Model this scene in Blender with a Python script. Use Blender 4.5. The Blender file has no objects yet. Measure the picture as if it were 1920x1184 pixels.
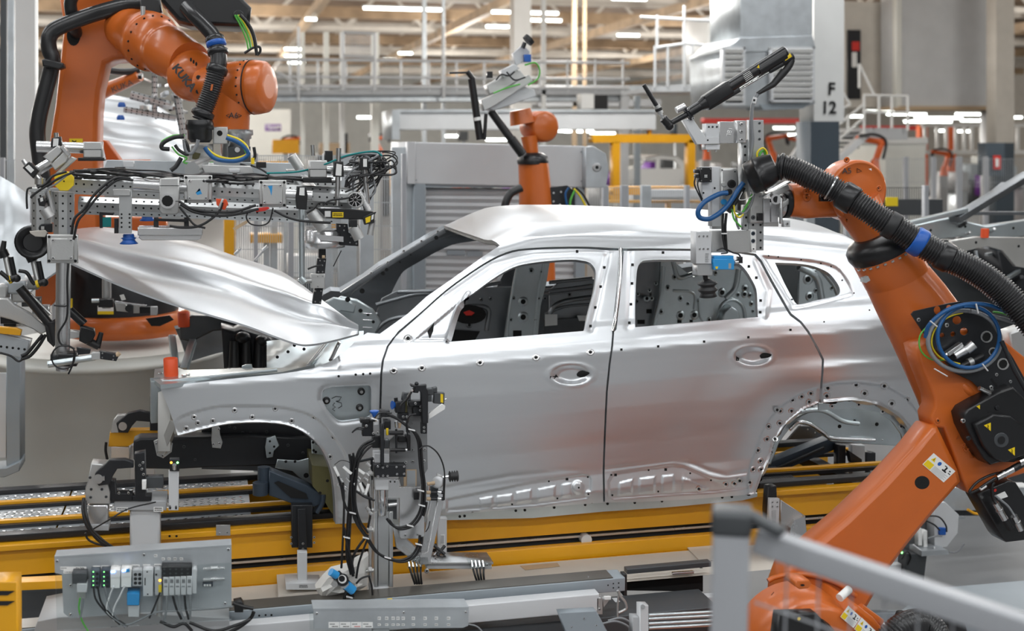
import bpy, bmesh, math, random
from mathutils import Vector as V, Matrix, Quaternion
from mathutils import geometry as mgeo
random.seed(7)
PI = math.pi
scene = bpy.context.scene
COL = scene.collection

# ------------------------------------------------------------------ camera
FPX = 2300.0
TH = math.radians(13.5)
PITCH = math.atan(320 / 2300.0)
CAM = V((0, 0, 3.0))
hf = V((math.sin(TH), math.cos(TH), 0))
RT = V((math.cos(TH), -math.sin(TH), 0))
FW = (hf * math.cos(PITCH) + V((0, 0, -math.sin(PITCH)))).normalized()
UP = RT.cross(FW).normalized()
cam_d = bpy.data.cameras.new('camera')
cam_d.sensor_width = 36.0
cam_d.lens = FPX / 1920 * 36.0
cam_d.clip_start = 0.05
cam_d.clip_end = 400
cam_o = bpy.data.objects.new('camera', cam_d)
COL.objects.link(cam_o)
m3 = Matrix((RT, UP, -FW)).transposed()
cam_o.matrix_world = Matrix.Translation(CAM) @ m3.to_4x4()
scene.camera = cam_o
cam_d.dof.use_dof = True
cam_d.dof.focus_distance = 6.1
cam_d.dof.aperture_fstop = 1.9

def ray(px, py):
    return FW + RT * ((px - 960) / FPX) - UP * ((py - 592) / FPX)
def at(px, py, Y):
    d = ray(px, py); return CAM + d * ((Y - CAM.y) / d.y)
def atz(px, py, z):
    d = ray(px, py); return CAM + d * ((z - CAM.z) / d.z)
def atx(px, py, x):
    d = ray(px, py); return CAM + d * ((x - CAM.x) / d.x)
def proj(p):
    q = V(p) - CAM; w = q.dot(FW)
    return 960 + FPX * q.dot(RT) / w, 592 - FPX * q.dot(UP) / w

# ------------------------------------------------------------------ materials
M = {}
def mat(name, col, metal=0.0, rough=0.5, bump=0.0, bscale=40, coat=0.0, var=0.0, vscale=3, stretch=None, rvar=0.0, emit=None, estr=1, alpha=None, spec=None, dirt=None):
    m = bpy.data.materials.new(name); m.use_nodes = True
    nt = m.node_tree; N = nt.nodes; L = nt.links
    b = N['Principled BSDF']
    b.inputs['Base Color'].default_value = (*col, 1)
    b.inputs['Metallic'].default_value = metal
    b.inputs['Roughness'].default_value = rough
    if coat: b.inputs['Coat Weight'].default_value = coat; b.inputs['Coat Roughness'].default_value = 0.15
    if spec is not None: b.inputs['Specular IOR Level'].default_value = spec
    if emit:
        b.inputs['Emission Color'].default_value = (*emit, 1); b.inputs['Emission Strength'].default_value = estr
    if alpha is not None:
        b.inputs['Alpha'].default_value = alpha
    need = bump or var or rvar or dirt
    if need:
        tc = N.new('ShaderNodeTexCoord'); src = tc.outputs['Object']
        if stretch:
            mp = N.new('ShaderNodeMapping'); mp.inputs['Scale'].default_value = stretch
            L.new(src, mp.inputs['Vector']); src = mp.outputs['Vector']
    if var:
        n = N.new('ShaderNodeTexNoise'); n.inputs['Scale'].default_value = vscale; n.inputs['Detail'].default_value = 6
        L.new(src, n.inputs['Vector'])
        r = N.new('ShaderNodeMapRange'); r.inputs['To Min'].default_value = 1 - var; r.inputs['To Max'].default_value = 1 + var
        r.inputs['From Min'].default_value = 0.3; r.inputs['From Max'].default_value = 0.7
        L.new(n.outputs['Fac'], r.inputs['Value'])
        mx = N.new('ShaderNodeMix'); mx.data_type = 'RGBA'; mx.blend_type = 'MULTIPLY'; mx.inputs['Factor'].default_value = 1
        mx.inputs['A'].default_value = (*col, 1)
        cb = N.new('ShaderNodeCombineColor')
        for k in range(3): L.new(r.outputs['Result'], cb.inputs[k])
        L.new(cb.outputs['Color'], mx.inputs['B']); L.new(mx.outputs['Result'], b.inputs['Base Color'])
    if rvar:
        n = N.new('ShaderNodeTexNoise'); n.inputs['Scale'].default_value = vscale * 2; n.inputs['Detail'].default_value = 8
        L.new(src, n.inputs['Vector'])
        r = N.new('ShaderNodeMapRange'); r.inputs['To Min'].default_value = max(0.02, rough - rvar); r.inputs['To Max'].default_value = rough + rvar
        r.inputs['From Min'].default_value = 0.3; r.inputs['From Max'].default_value = 0.7
        L.new(n.outputs['Fac'], r.inputs['Value']); L.new(r.outputs['Result'], b.inputs['Roughness'])
    if bump:
        n = N.new('ShaderNodeTexNoise'); n.inputs['Scale'].default_value = bscale; n.inputs['Detail'].default_value = 3
        L.new(src, n.inputs['Vector'])
        bp = N.new('ShaderNodeBump'); bp.inputs['Strength'].default_value = bump; bp.inputs['Distance'].default_value = 0.002
        L.new(n.outputs['Fac'], bp.inputs['Height']); L.new(bp.outputs['Normal'], b.inputs['Normal'])
    M[name] = m
    return m

mat('body_alu', (.70, .72, .74), .82, .34, bump=.03, bscale=60, var=.015, vscale=2.5, stretch=(.6, 1, 9), rvar=.03)
mat('frame_alu', (.66, .65, .62), .85, .38, bump=.05, bscale=60, rvar=.05, vscale=3)
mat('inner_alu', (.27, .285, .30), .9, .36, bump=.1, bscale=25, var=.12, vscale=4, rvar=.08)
mat('zinc', (.60, .66, .68), .9, .34, bump=.1, bscale=40, var=.08, vscale=6)
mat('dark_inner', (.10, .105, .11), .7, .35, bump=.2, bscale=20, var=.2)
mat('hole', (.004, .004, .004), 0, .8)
mat('chrome', (.78, .78, .78), 1, .16)
mat('steel', (.62, .62, .62), 1, .3, bump=.05, rvar=.06)
mat('profile', (.52, .53, .53), .75, .36, bump=.06, bscale=80, var=.05)
mat('cast_alu', (.55, .55, .54), .8, .42, bump=.2, bscale=150)
mat('milled', (.68, .68, .68), .9, .27)
mat('plate_grey', (.20, .205, .21), .1, .45, var=.05)
mat('label_white', (.82, .82, .80), 0, .45)
mat('orange', (.57, .128, .018), 0, .36, bump=.08, bscale=30, coat=.25, var=.04, vscale=5)
mat('orange_far', (.75, .13, .02), 0, .5)
mat('black_plastic', (.012, .012, .013), 0, .32, bump=.08, bscale=60)
mat('rubber', (.016, .016, .017), 0, .5, bump=.1)
mat('hose', (.022, .022, .023), 0, .28)
mat('cable', (.010, .010, .011), 0, .4)
mat('black_steel', (.022, .023, .026), .3, .42, bump=.15, bscale=40, rvar=.1)
mat('dark_grey', (.07, .075, .08), .3, .45)
mat('dusty_lid', (.13, .12, .105), .5, .3, var=.1)
mat('navy_steel', (.035, .05, .07), .2, .4)
mat('yellow_paint', (.76, .36, .008), 0, .38, bump=.05, var=.08, vscale=2, coat=.1)
mat('yellow', (.85, .62, .02), 0, .4)
mat('blue', (.012, .10, .42), 0, .35)
mat('blue_light', (.03, .30, .66), 0, .35)
mat('cable_blue', (.01, .09, .26), 0, .33)
mat('cable_green', (.10, .45, .06), 0, .4)
mat('cable_yellow', (.78, .62, .02), 0, .4)
mat('cable_teal', (.0, .22, .22), 0, .4)
mat('cable_grey', (.22, .23, .24), 0, .4)
mat('tie_white', (.75, .75, .75), 0, .5)
mat('red', (.62, .03, .02), 0, .4)
mat('red_cap', (.78, .09, .02), 0, .5)
mat('purple', (.16, .03, .32), 0, .5)
mat('white_paint', (.74, .74, .72), 0, .5, var=.05, vscale=1.5)
mat('cream', (.74, .74, .69), 0, .5, bump=.05, var=.06, vscale=1.2)
mat('beige', (.60, .56, .50), 0, .6, var=.06)
mat('tan', (.50, .37, .24), 0, .7, var=.12, vscale=.6)
mat('grey_paint', (.42, .43, .44), 0, .42, var=.04, vscale=2)
mat('grey_blue', (.30, .34, .37), .1, .45, var=.05)
mat('light_grey', (.60, .61, .62), .1, .45, var=.05, vscale=2)
mat('fence_grey', (.36, .37, .39), .1, .42)
mat('slate', (.06, .08, .10), 0, .5)
mat('brown_steel', (.50, .36, .23), .1, .6, var=.3, vscale=1.2)
mat('roof_dark', (.24, .155, .095), 0, .8, var=.4, vscale=.8)
mat('galv', (.50, .53, .55), .6, .40, var=.12, vscale=6)
mat('olive', (.10, .09, .03), 0, .5)
mat('paper', (.62, .61, .58), 0, .7, bump=.3, bscale=14)
mat('sticker_yellow', (.85, .60, .01), 0, .4)
mat('led_blue', (.02, .1, .9), 0, .4, emit=(.08, .25, 1), estr=40)
mat('led_green', (.02, .5, .05), 0, .4, emit=(.2, 1, .2), estr=5)
mat('led_orange', (.6, .2, .02), 0, .4, emit=(1, .35, .03), estr=6)
mat('led_red', (.6, .02, .02), 0, .4, emit=(1, .1, .05), estr=4)
mat('tube_light', (.9, .95, .9), 0, .4, emit=(.93, 1.0, .93), estr=9)
mat('screen_light', (.9, .95, .9), 0, .4, emit=(.95, 1.0, 1.0), estr=2.2)

def clear_mat():
    m = bpy.data.materials.new('acrylic'); m.use_nodes = True
    nt = m.node_tree; N = nt.nodes; L = nt.links
    for n in list(N): N.remove(n)
    o = N.new('ShaderNodeOutputMaterial'); mx = N.new('ShaderNodeMixShader'); fr = N.new('ShaderNodeFresnel'); fr.inputs['IOR'].default_value = 1.3
    t = N.new('ShaderNodeBsdfTransparent'); t.inputs['Color'].default_value = (.93, .95, .95, 1)
    g = N.new('ShaderNodeBsdfGlossy'); g.inputs['Roughness'].default_value = .08
    L.new(fr.outputs[0], mx.inputs[0]); L.new(t.outputs[0], mx.inputs[1]); L.new(g.outputs[0], mx.inputs[2]); L.new(mx.outputs[0], o.inputs[0])
    M['acrylic'] = m
clear_mat()

# ------------------------------------------------------------------ objects
def tag(o, label=None, cat=None, group=None, kind=None):
    if label: o['label'] = label
    if cat: o['category'] = cat
    if group: o['group'] = group
    if kind: o['kind'] = kind
    return o
def thing(name, label, cat, loc=(0, 0, 0), group=None):
    o = bpy.data.objects.new(name, None); COL.objects.link(o)
    o.empty_display_size = .1
    o.location = loc
    return tag(o, label, cat, group)
def copy_tree(o, parent=None):
    c = o.copy(); COL.objects.link(c)
    if parent is not None: c.parent = parent
    for ch in [x for x in scene.objects if x.parent == o]: copy_tree(ch, c)
    return c
def frame(d, up=V((0, 0, 1))):
    d = V(d).normalized()
    if abs(d.dot(up)) > .98: up = V((0, 1, 0))
    s = d.cross(up).normalized(); u = s.cross(d).normalized()
    return s, u, d

class MB:
    """collects geometry in world space; build() links it as one mesh object"""
    def __init__(self): self.v = []; self.f = []; self.mi = []; self.sm = []; self.mats = []; self.cur = 0; self.nrm = {}
    def use(self, m):
        m = M[m]
        if m not in self.mats: self.mats.append(m)
        self.cur = self.mats.index(m); return self
    def add(self, vs, fs, smooth=False):
        b = len(self.v); self.v += [V(p) for p in vs]
        for f in fs: self.f.append([b + i for i in f]); self.mi.append(self.cur); self.sm.append(smooth)
        return self
    def box(self, c, s, R=None, ch=0.0):
        """box of full size s at c; ch = chamfer"""
        hx, hy, hz = s[0] / 2, s[1] / 2, s[2] / 2
        c = V(c)
        R = R or Matrix.Identity(3)
        ch = min(ch, hx * .9, hy * .9, hz * .9)
        if ch <= 0:
            vs = [V((x, y, z)) for x in (-hx, hx) for y in (-hy, hy) for z in (-hz, hz)]
            fs = [(0, 1, 3, 2), (4, 6, 7, 5), (0, 4, 5, 1), (2, 3, 7, 6), (0, 2, 6, 4), (1, 5, 7, 3)]
            return self.add([c + R @ p for p in vs], fs)
        bm = bmesh.new(); bmesh.ops.create_cube(bm, size=1)
        for p in bm.verts: p.co = V((p.co.x * hx * 2, p.co.y * hy * 2, p.co.z * hz * 2))
        bmesh.ops.bevel(bm, geom=bm.edges[:], offset=ch, segments=2, affect='EDGES', profile=.7)
        vs = [c + R @ p.co for p in bm.verts]; fs = [[q.index for q in f.verts] for f in bm.faces]
        bm.free()
        return self.add(vs, fs, True)
    def bar(self, p, q, w, h, ch=0.0, up=V((0, 0, 1))):
        """rectangular bar p->q; w = width sideways, h = height along up"""
        p, q = V(p), V(q); s, u, d = frame(q - p, V(up))
        R = Matrix((s, u, d)).transposed()
        return self.box((p + q) / 2, (w, h, (q - p).length), R, ch)
    def cyl(self, p, q, r, r2=None, n=16, caps=True):
        p, q = V(p), V(q); r2 = r if r2 is None else r2
        s, u, d = frame(q - p)
        A = [p + (s * math.cos(2 * PI * i / n) + u * math.sin(2 * PI * i / n)) * r for i in range(n)]
        B = [q + (s * math.cos(2 * PI * i / n) + u * math.sin(2 * PI * i / n)) * r2 for i in range(n)]
        self.add(A + B, [(i, i + n, (i + 1) % n + n, (i + 1) % n) for i in range(n)], True)
        if caps:
            self.add(A, [tuple(range(n))]); self.add(B, [tuple(reversed(range(n)))])
        return self
    def lathe(self, p, d, prof, n=24):
        """prof: list of (t along d, radius)"""
        p = V(p); s, u, d = frame(d); vs = []; fs = []
        for t, r in prof:
            for i in range(n):
                a = 2 * PI * i / n; vs.append(p + d * t + (s * math.cos(a) + u * math.sin(a)) * max(r, 1e-5))
        for k in range(len(prof) - 1):
            for i in range(n):
                fs.append((k * n + i, (k + 1) * n + i, (k + 1) * n + (i + 1) % n, k * n + (i + 1) % n))
        self.add(vs, fs, True)
        self.add(vs[:n], [tuple(range(n))]); self.add(vs[-n:], [tuple(reversed(range(n)))])
        return self
    def tube(self, pts, r, n=8, rad=None, closed=False):
        pts = [V(p) for p in pts]; m = len(pts); vs = []; fs = []
        if m < 2: return self
        t0 = (pts[1] - pts[0]).normalized(); s, u, _ = frame(t0)
        for k, p in enumerate(pts):
            t = (pts[min(k + 1, m - 1)] - pts[max(k - 1, 0)])
            t = t.normalized() if t.length > 1e-9 else t0
            u = (u - t * u.dot(t)).normalized(); s = t.cross(u)
            rr = rad[k] if rad else r
            for i in range(n):
                a = 2 * PI * i / n; vs.append(p + (s * math.cos(a) + u * math.sin(a)) * rr)
        for k in range(m - 1):
            for i in range(n):
                fs.append((k * n + i, k * n + (i + 1) % n, (k + 1) * n + (i + 1) % n, (k + 1) * n + i))
        self.add(vs, fs, True)
        self.add(vs[:n], [tuple(reversed(range(n)))]); self.add(vs[-n:], [tuple(range(n))])
        return self
    def loft(self, secs, n=24, cap=True):
        """secs: (center, s axis, u axis, rs, ru, exponent)"""
        vs = []; fs = []
        for c, s, u, rs, ru, e in secs:
            for i in range(n):
                a = 2 * PI * i / n; ca, sa = math.cos(a), math.sin(a)
                vs.append(V(c) + V(s) * (math.copysign(abs(ca) ** (2 / e), ca) * rs) + V(u) * (math.copysign(abs(sa) ** (2 / e), sa) * ru))
        for k in range(len(secs) - 1):
            for i in range(n):
                fs.append((k * n + i, k * n + (i + 1) % n, (k + 1) * n + (i + 1) % n, (k + 1) * n + i))
        self.add(vs, fs, True)
        if cap: self.add(vs[:n], [tuple(reversed(range(n)))]); self.add(vs[-n:], [tuple(range(n))])
        return self
    def ball(self, c, r, sc=(1, 1, 1), n=16, R=None):
        c = V(c); R = R or Matrix.Identity(3); vs = []; fs = []; k = n // 2
        for j in range(k + 1):
            t = PI * j / k
            for i in range(n):
                a = 2 * PI * i / n
                vs.append(c + R @ V((r * sc[0] * math.sin(t) * math.cos(a), r * sc[1] * math.sin(t) * math.sin(a), r * sc[2] * math.cos(t))))
        for j in range(k):
            for i in range(n): fs.append((j * n + i, (j + 1) * n + i, (j + 1) * n + (i + 1) % n, j * n + (i + 1) % n))
        return self.add(vs, fs, True)
    def prism(self, pts, ext, ch=0.0, holes=()):
        """polygon pts (3-D, planar) extruded by vector ext, optional chamfer of the outline on both faces"""
        pts = [V(p) for p in pts]; ext = V(ext)
        if holes or len(pts) > 4:
            tess = mgeo.tessellate_polygon([pts] + [[V(q) for q in h] for h in holes])
        else: tess = [tuple(range(len(pts)))]
        allp = list(pts)
        for h in holes: allp += [V(q) for q in h]
        n = len(allp)
        if ch > 0 and not holes:
            e = ext.normalized(); c = pts; m = len(c)
            area = V((0, 0, 0))
            for i in range(m): area += c[i].cross(c[(i + 1) % m])
            nn = area.normalized()
            def inset(d):
                out = []
                for i in range(m):
                    a, b, k = c[i - 1], c[i], c[(i + 1) % m]
                    e1 = (b - a).normalized(); e2 = (k - b).normalized()
                    n1 = nn.cross(e1); n2 = nn.cross(e2); w = n1 + n2
                    w = w / max(w.dot(n1), .35) if w.length > 1e-6 else n1
                    out.append(b + w * d)
                return out
            i1, i2 = inset(ch), inset(ch * .3)
            rings = [i1, [p + e * ch * .3 for p in i2], [p + e * ch for p in c], [p + ext - e * ch for p in c], [p + ext - e * ch * .3 for p in i2], [p + ext for p in i1]]
            vs = [p for r in rings for p in r]
            fs = []
            for k in range(5):
                for i in range(m): fs.append((k * m + i, k * m + (i + 1) % m, (k + 1) * m + (i + 1) % m, (k + 1) * m + i))
            self.add(vs, fs, True)
            self.add(i1, tess, False); self.add(rings[5], tess, False)
            return self
        self.add(allp, tess); self.add([p + ext for p in allp], [tuple(reversed(t)) for t in tess])
        loops = [pts] + [[V(q) for q in h] for h in holes]
        for lp in loops:
            m = len(lp)
            self.add(lp + [p + ext for p in lp], [(i, (i + 1) % m, (i + 1) % m + m, i + m) for i in range(m)])
        return self
    def disc(self, c, nrm, r, n=12, t=0.0):
        c = V(c); s, u, d = frame(nrm)
        return self.add([c + (s * math.cos(2 * PI * i / n) + u * math.sin(2 * PI * i / n)) * r for i in range(n)], [tuple(range(n))])
    def sph_chain(self, pts, r):
        for p in pts: self.ball(p, r, n=8)
        return self
    def build(self, name, parent=None, label=None, cat=None, group=None, kind=None, weld=False):
        me = bpy.data.meshes.new(name)
        org = V((0, 0, 0))
        par_loc = parent_world(parent)
        if parent is None and self.v:
            xs = [p.x for p in self.v]; ys = [p.y for p in self.v]; zs = [p.z for p in self.v]
            org = V(((min(xs) + max(xs)) / 2, (min(ys) + max(ys)) / 2, min(zs)))
        else: org = par_loc
        me.from_pydata([p - org for p in self.v], [], self.f)
        for m in self.mats: me.materials.append(m)
        me.polygons.foreach_set('material_index', self.mi)
        me.polygons.foreach_set('use_smooth', self.sm)
        bm = bmesh.new(); bm.from_mesh(me); bmesh.ops.recalc_face_normals(bm, faces=bm.faces[:]); bm.to_mesh(me); bm.free()
        me.update()
        o = bpy.data.objects.new(name, me); COL.objects.link(o)
        if parent is not None: o.parent = parent
        else: o.location = org
        tag(o, label, cat, group, kind)
        return o
def parent_world(p):
    w = V((0, 0, 0))
    while p is not None: w += p.location; p = p.parent
    return w

def smoothpath(pts, k=8):
    """Catmull-Rom through pts"""
    P = [V(p) for p in pts]
    if len(P) < 3: return P
    Q = [P[0] * 2 - P[1]] + P + [P[-1] * 2 - P[-2]]; out = []
    for i in range(1, len(Q) - 2):
        a, b, c, d = Q[i - 1], Q[i], Q[i + 1], Q[i + 2]
        for j in range(k):
            t = j / k
            out.append(.5 * ((2 * b) + (c - a) * t + (2 * a - 5 * b + 4 * c - d) * t * t + (3 * b - a - 3 * c + d) * t ** 3))
    out.append(P[-1]); return out
def pxpath(pts, Y=None, k=8):
    """pts as (px,py) with common Y or (px,py,Y)"""
    return smoothpath([at(p[0], p[1], p[2] if len(p) > 2 else Y) for p in pts], k)
def corr_hose(path, r, pitch=.012, amp=.12):
    """resamples a path into a corrugated radius list"""
    out = [path[0]]; rad = [r]; acc = 0; k = 0
    L = [0]
    for a, b in zip(path, path[1:]): L.append(L[-1] + (b - a).length)
    tot = L[-1]; n = int(tot / (pitch / 4)); res = []; rd = []; j = 0
    for i in range(n + 1):
        s = tot * i / n
        while j < len(L) - 2 and L[j + 1] < s: j += 1
        t = (s - L[j]) / max(L[j + 1] - L[j], 1e-9)
        res.append(path[j].lerp(path[j + 1], t)); rd.append(r * (1 + amp * (1 if (i % 4) < 2 else -1)))
    return res, rd
def text(name, body, loc, size, R, m, parent=None, ext=.0008, align='CENTER', bold=0.0, **kw):
    c = bpy.data.curves.new(name, 'FONT'); c.body = body; c.size = size; c.extrude = ext; c.align_x = align; c.align_y = 'CENTER'; c.offset = bold
    o = bpy.data.objects.new(name, c)
    dg = bpy.context.evaluated_depsgraph_get(); COL.objects.link(o); bpy.context.view_layer.update()
    me = bpy.data.meshes.new_from_object(o.evaluated_get(bpy.context.evaluated_depsgraph_get()))
    bpy.data.objects.remove(o)
    o = bpy.data.objects.new(name, me); COL.objects.link(o); me.materials.clear(); me.materials.append(M[m])
    o.matrix_world = Matrix.Translation(V(loc) - parent_world(parent)) @ R.to_4x4()
    if parent is not None: o.parent = parent
    tag(o, **kw); return o
def basis(x, y):
    x = V(x).normalized(); z = x.cross(V(y)).normalized(); y = z.cross(x)
    return Matrix((x, y, z)).transposed()
FACING = basis((1, 0, 0), (0, 0, 1))          # text upright, facing the line's aisle (-Y)
# ------------------------------------------------------------------ short-hands: measured points on planes of the hall
def sc(Y): return Y / (FPX * .985)                 # metres per pixel on the plane Y
def plate(mb, m, P, Y, t=.01, ch=0.0, holes=()):
    """flat plate facing the aisle: outline measured at depth Y, thickness t away from the aisle"""
    mb.use(m); return mb.prism([at(x, y, Y) for x, y in P], (0, t, 0), ch, [[at(x, y, Y) for x, y in h] for h in holes])
def rect(x0, y0, x1, y1): return [(x0, y0), (x1, y0), (x1, y1), (x0, y1)]
def block(mb, m, x0, y0, x1, y1, Y, t=.05, ch=.003): return plate(mb, m, rect(x0, y0, x1, y1), Y, t, ch)
def rod(mb, m, a, b, r, n=14, r2=None):
    mb.use(m); Y = (a[2] + b[2]) / 2
    return mb.cyl(at(*a), at(*b), r * sc(Y), (r2 if r2 is not None else r) * sc(Y), n)
def rbar(mb, m, a, b, w, h=None, ch=.002, up=(0, 0, 1)):
    mb.use(m); Y = (a[2] + b[2]) / 2; return mb.bar(at(*a), at(*b), (h or w) * sc(Y), w * sc(Y), ch, V(up))
def wire(mb, m, P, r, Y=None, k=7, n=7):
    mb.use(m); Yr = Y or P[0][2]; return mb.tube(pxpath(P, Y, k), r * sc(Yr), n)
def screw(mb, m, x, y, Y, r=3, t=.004):
    mb.use(m); c = at(x, y, Y); R = r * sc(Y)
    mb.lathe(c, (0, -1, 0), [(0, R), (t * .7, R), (t, R * .8)], 10); k = mb.cur
    mb.use('hole').disc(c + V((0, -t - .0004, 0)), (0, -1, 0), R * .42, 6); mb.cur = k
def dot(mb, m, x, y, Y, r=2.5, e=.0006):
    mb.use(m); mb.disc(at(x, y, Y) + V((0, -e, 0)), (0, -1, 0), r * sc(Y), 10)
def circ(x, y, rx, ry=None, n=16, a0=0): ry = ry or rx; return [(x + rx * math.cos(a0 + 2 * PI * i / n), y + ry * math.sin(a0 + 2 * PI * i / n)) for i in range(n)]
def one(name, m, fn, label, cat, group=None, kind=None):
    mb = MB().use(m); fn(mb); return mb.build(name, None, label=label, cat=cat, group=group, kind=kind)
def tietag(mb, x, y, Y, r, d=(1, 0, 0)):
    mb.use('tie_white'); c = at(x, y, Y); s, u, dd = frame(V(d)); mb.lathe(c - dd * .003, dd, [(0, r * sc(Y)), (.006, r * sc(Y))], 10)
def decal(mb, m, x0, y0, x1, y1, Y, e=.0008): mb.use(m); mb.add([at(x, y, Y) + V((0, -e, 0)) for x, y in rect(x0, y0, x1, y1)], [(0, 1, 2, 3)])
def scribble(mb, x0, y0, x1, y1, Y, rows=2, m='cable', e=.0013, seed=1):
    """tiny printed lines on a label"""
    rr = random.Random(seed); h = (y1 - y0) / rows
    for k in range(rows):
        x = x0
        while x < x1 - 1:
            w = rr.uniform(.8, 3) * (x1 - x0) / 18
            decal(mb, m, x, y0 + k * h + h * .2, min(x + w, x1), y0 + k * h + h * .72, Y, e); x += w + (x1 - x0) / 30
# ------------------------------------------------------------------ sheet-metal panels
def ss(x): x = 0 if x < 0 else 1 if x > 1 else x; return x * x * (3 - 2 * x)
def interp(x, T):
    if x <= T[0][0]: return T[0][1]
    for (a, b), (c, d) in zip(T, T[1:]):
        if x <= c: return b + (d - b) * ss((x - a) / (c - a)) if False else b + (d - b) * ((x - a) / (c - a))
    return T[-1][1]
def smooth_table(T, n=160, w=2):
    lo, hi = T[0][0], T[-1][0]; xs = [lo + (hi - lo) * i / n for i in range(n + 1)]
    ys = [interp(x, T) for x in xs]
    for _ in range(w):
        ys = [ys[0]] + [(ys[i - 1] + 2 * ys[i] + ys[i + 1]) / 4 for i in range(1, n)] + [ys[-1]]
    def f(x):
        if x <= lo: return ys[0] + (x - lo) * (ys[1] - ys[0]) * n / (hi - lo)
        if x >= hi: return ys[-1] + (x - hi) * (ys[-1] - ys[-2]) * n / (hi - lo)
        k = (x - lo) / (hi - lo) * n; i = min(int(k), n - 1); return ys[i] + (ys[i + 1] - ys[i]) * (k - i)
    return f
YC = 5.85
PROF = smooth_table([(1.05, .085), (1.18, .05), (1.27, .060), (1.43, .044), (1.50, .030), (1.62, .012), (1.75, 0), (1.92, .002), (1.926, .005), (1.975, .017), (1.982, .021), (2.04, .052), (2.07, .075), (2.25, .16), (2.42, .25), (2.50, .315), (2.56, .42)], 400, 2)
def S_side(X, z):
    zz = z - 0.045 * (X - 1.0)
    y = YC + PROF(zz)
    if X < 0.55: y += .085 * ((0.55 - X) / .9) ** 2 + (max(0, z - 1.93) * 1.1) * ss((0.75 - X) / .5)
    if X > 3.1: y += .12 * ((X - 3.1) / .8) ** 2
    return y
def S_flat(off):
    return lambda X, z: off
def poly_sd(x, y, P):
    """signed distance, positive inside"""
    ins = False; best = 1e9; n = len(P)
    for i in range(n):
        x1, y1 = P[i - 1]; x2, y2 = P[i]
        if (y1 > y) != (y2 > y) and x < (x2 - x1) * (y - y1) / (y2 - y1) + x1: ins = not ins
        dx, dy = x2 - x1, y2 - y1; t = ((x - x1) * dx + (y - y1) * dy) / (dx * dx + dy * dy + 1e-12); t = 0 if t < 0 else 1 if t > 1 else t
        d = (x1 + t * dx - x) ** 2 + (y1 + t * dy - y) ** 2
        if d < best: best = d
    best = math.sqrt(best); return best if ins else -best
def line_d(x, y, P):
    best = 1e9
    for (x1, y1), (x2, y2) in zip(P, P[1:]):
        dx, dy = x2 - x1, y2 - y1; t = ((x - x1) * dx + (y - y1) * dy) / (dx * dx + dy * dy + 1e-12); t = 0 if t < 0 else 1 if t > 1 else t
        d = (x1 + t * dx - x) ** 2 + (y1 + t * dy - y) ** 2
        if d < best: best = d
    return math.sqrt(best)
def bb(P, m): return min(p[0] for p in P) - m, max(p[0] for p in P) + m, min(p[1] for p in P) - m, max(p[1] for p in P) + m
def dimple(cx, cy, rx, ry, depth, soft=.5, ang=0):
    c, s = math.cos(ang), math.sin(ang); R = max(rx, ry)
    def f(x, y):
        if abs(x - cx) > R or abs(y - cy) > R: return 0
        u = ((x - cx) * c + (y - cy) * s) / rx; v = (-(x - cx) * s + (y - cy) * c) / ry
        return depth * ss((1 - math.sqrt(u * u + v * v)) / soft)
    return f
def recess(P, depth, edge=4):
    b = bb(P, 1)
    def f(x, y):
        if x < b[0] or x > b[1] or y < b[2] or y > b[3]: return 0
        d = poly_sd(x, y, P)
        return depth * ss(d / edge) if d > 0 else 0
    return f
def groove(P, w, depth):
    b = bb(P, w * 2.5)
    def f(x, y):
        if x < b[0] or x > b[1] or y < b[2] or y > b[3]: return 0
        d = line_d(x, y, P) / w
        return depth * math.exp(-d * d) if d < 2.5 else 0
    return f
def sp2(pts, k=5):
    P = [V((a, b, 0)) for a, b in pts]; return [(p.x, p.y) for p in smoothpath(P, k)]
def dens(P, step, closed=True):
    out = []; n = len(P)
    for i in range(n if closed else n - 1):
        a, b = P[i], P[(i + 1) % n]; L = math.hypot(b[0] - a[0], b[1] - a[1]); k = max(1, int(round(L / step)))
        for j in range(k): out.append((a[0] + (b[0] - a[0]) * j / k, a[1] + (b[1] - a[1]) * j / k))
    if not closed: out.append(P[-1])
    return out
def clean(P, e=.4):
    out = []
    for p in P:
        if not out or math.hypot(p[0] - out[-1][0], p[1] - out[-1][1]) > e: out.append(p)
    if math.hypot(out[0][0] - out[-1][0], out[0][1] - out[-1][1]) <= e: out.pop()
    return out
class Surf:
    def __init__(self, S, disp=()): self.S = S; self.disp = list(disp); self.cache = {}
    def __call__(self, px, py, off=0.0):
        k = (px, py)
        if k in self.cache: base, Y, d = self.cache[k]
        else:
            d = 0
            for f in self.disp: d += f(px, py)
            Y = YC + .1
            for _ in range(7):
                p = at(px, py, Y); Y = .35 * Y + .65 * (self.S(p.x, p.z) + d)
            self.cache[k] = (0, Y, d)
        return at(px, py, Y + off)
    def normal(self, px, py, e=2.0):
        a = self(px + e, py) - self(px - e, py); b = self(px, py + e) - self(px, py - e)
        n = b.cross(a).normalized()
        return n if n.dot(ray(px, py)) < 0 else -n
def mirror_pt(p): return V((p.x, 13.9 - p.y, p.z))
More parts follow.
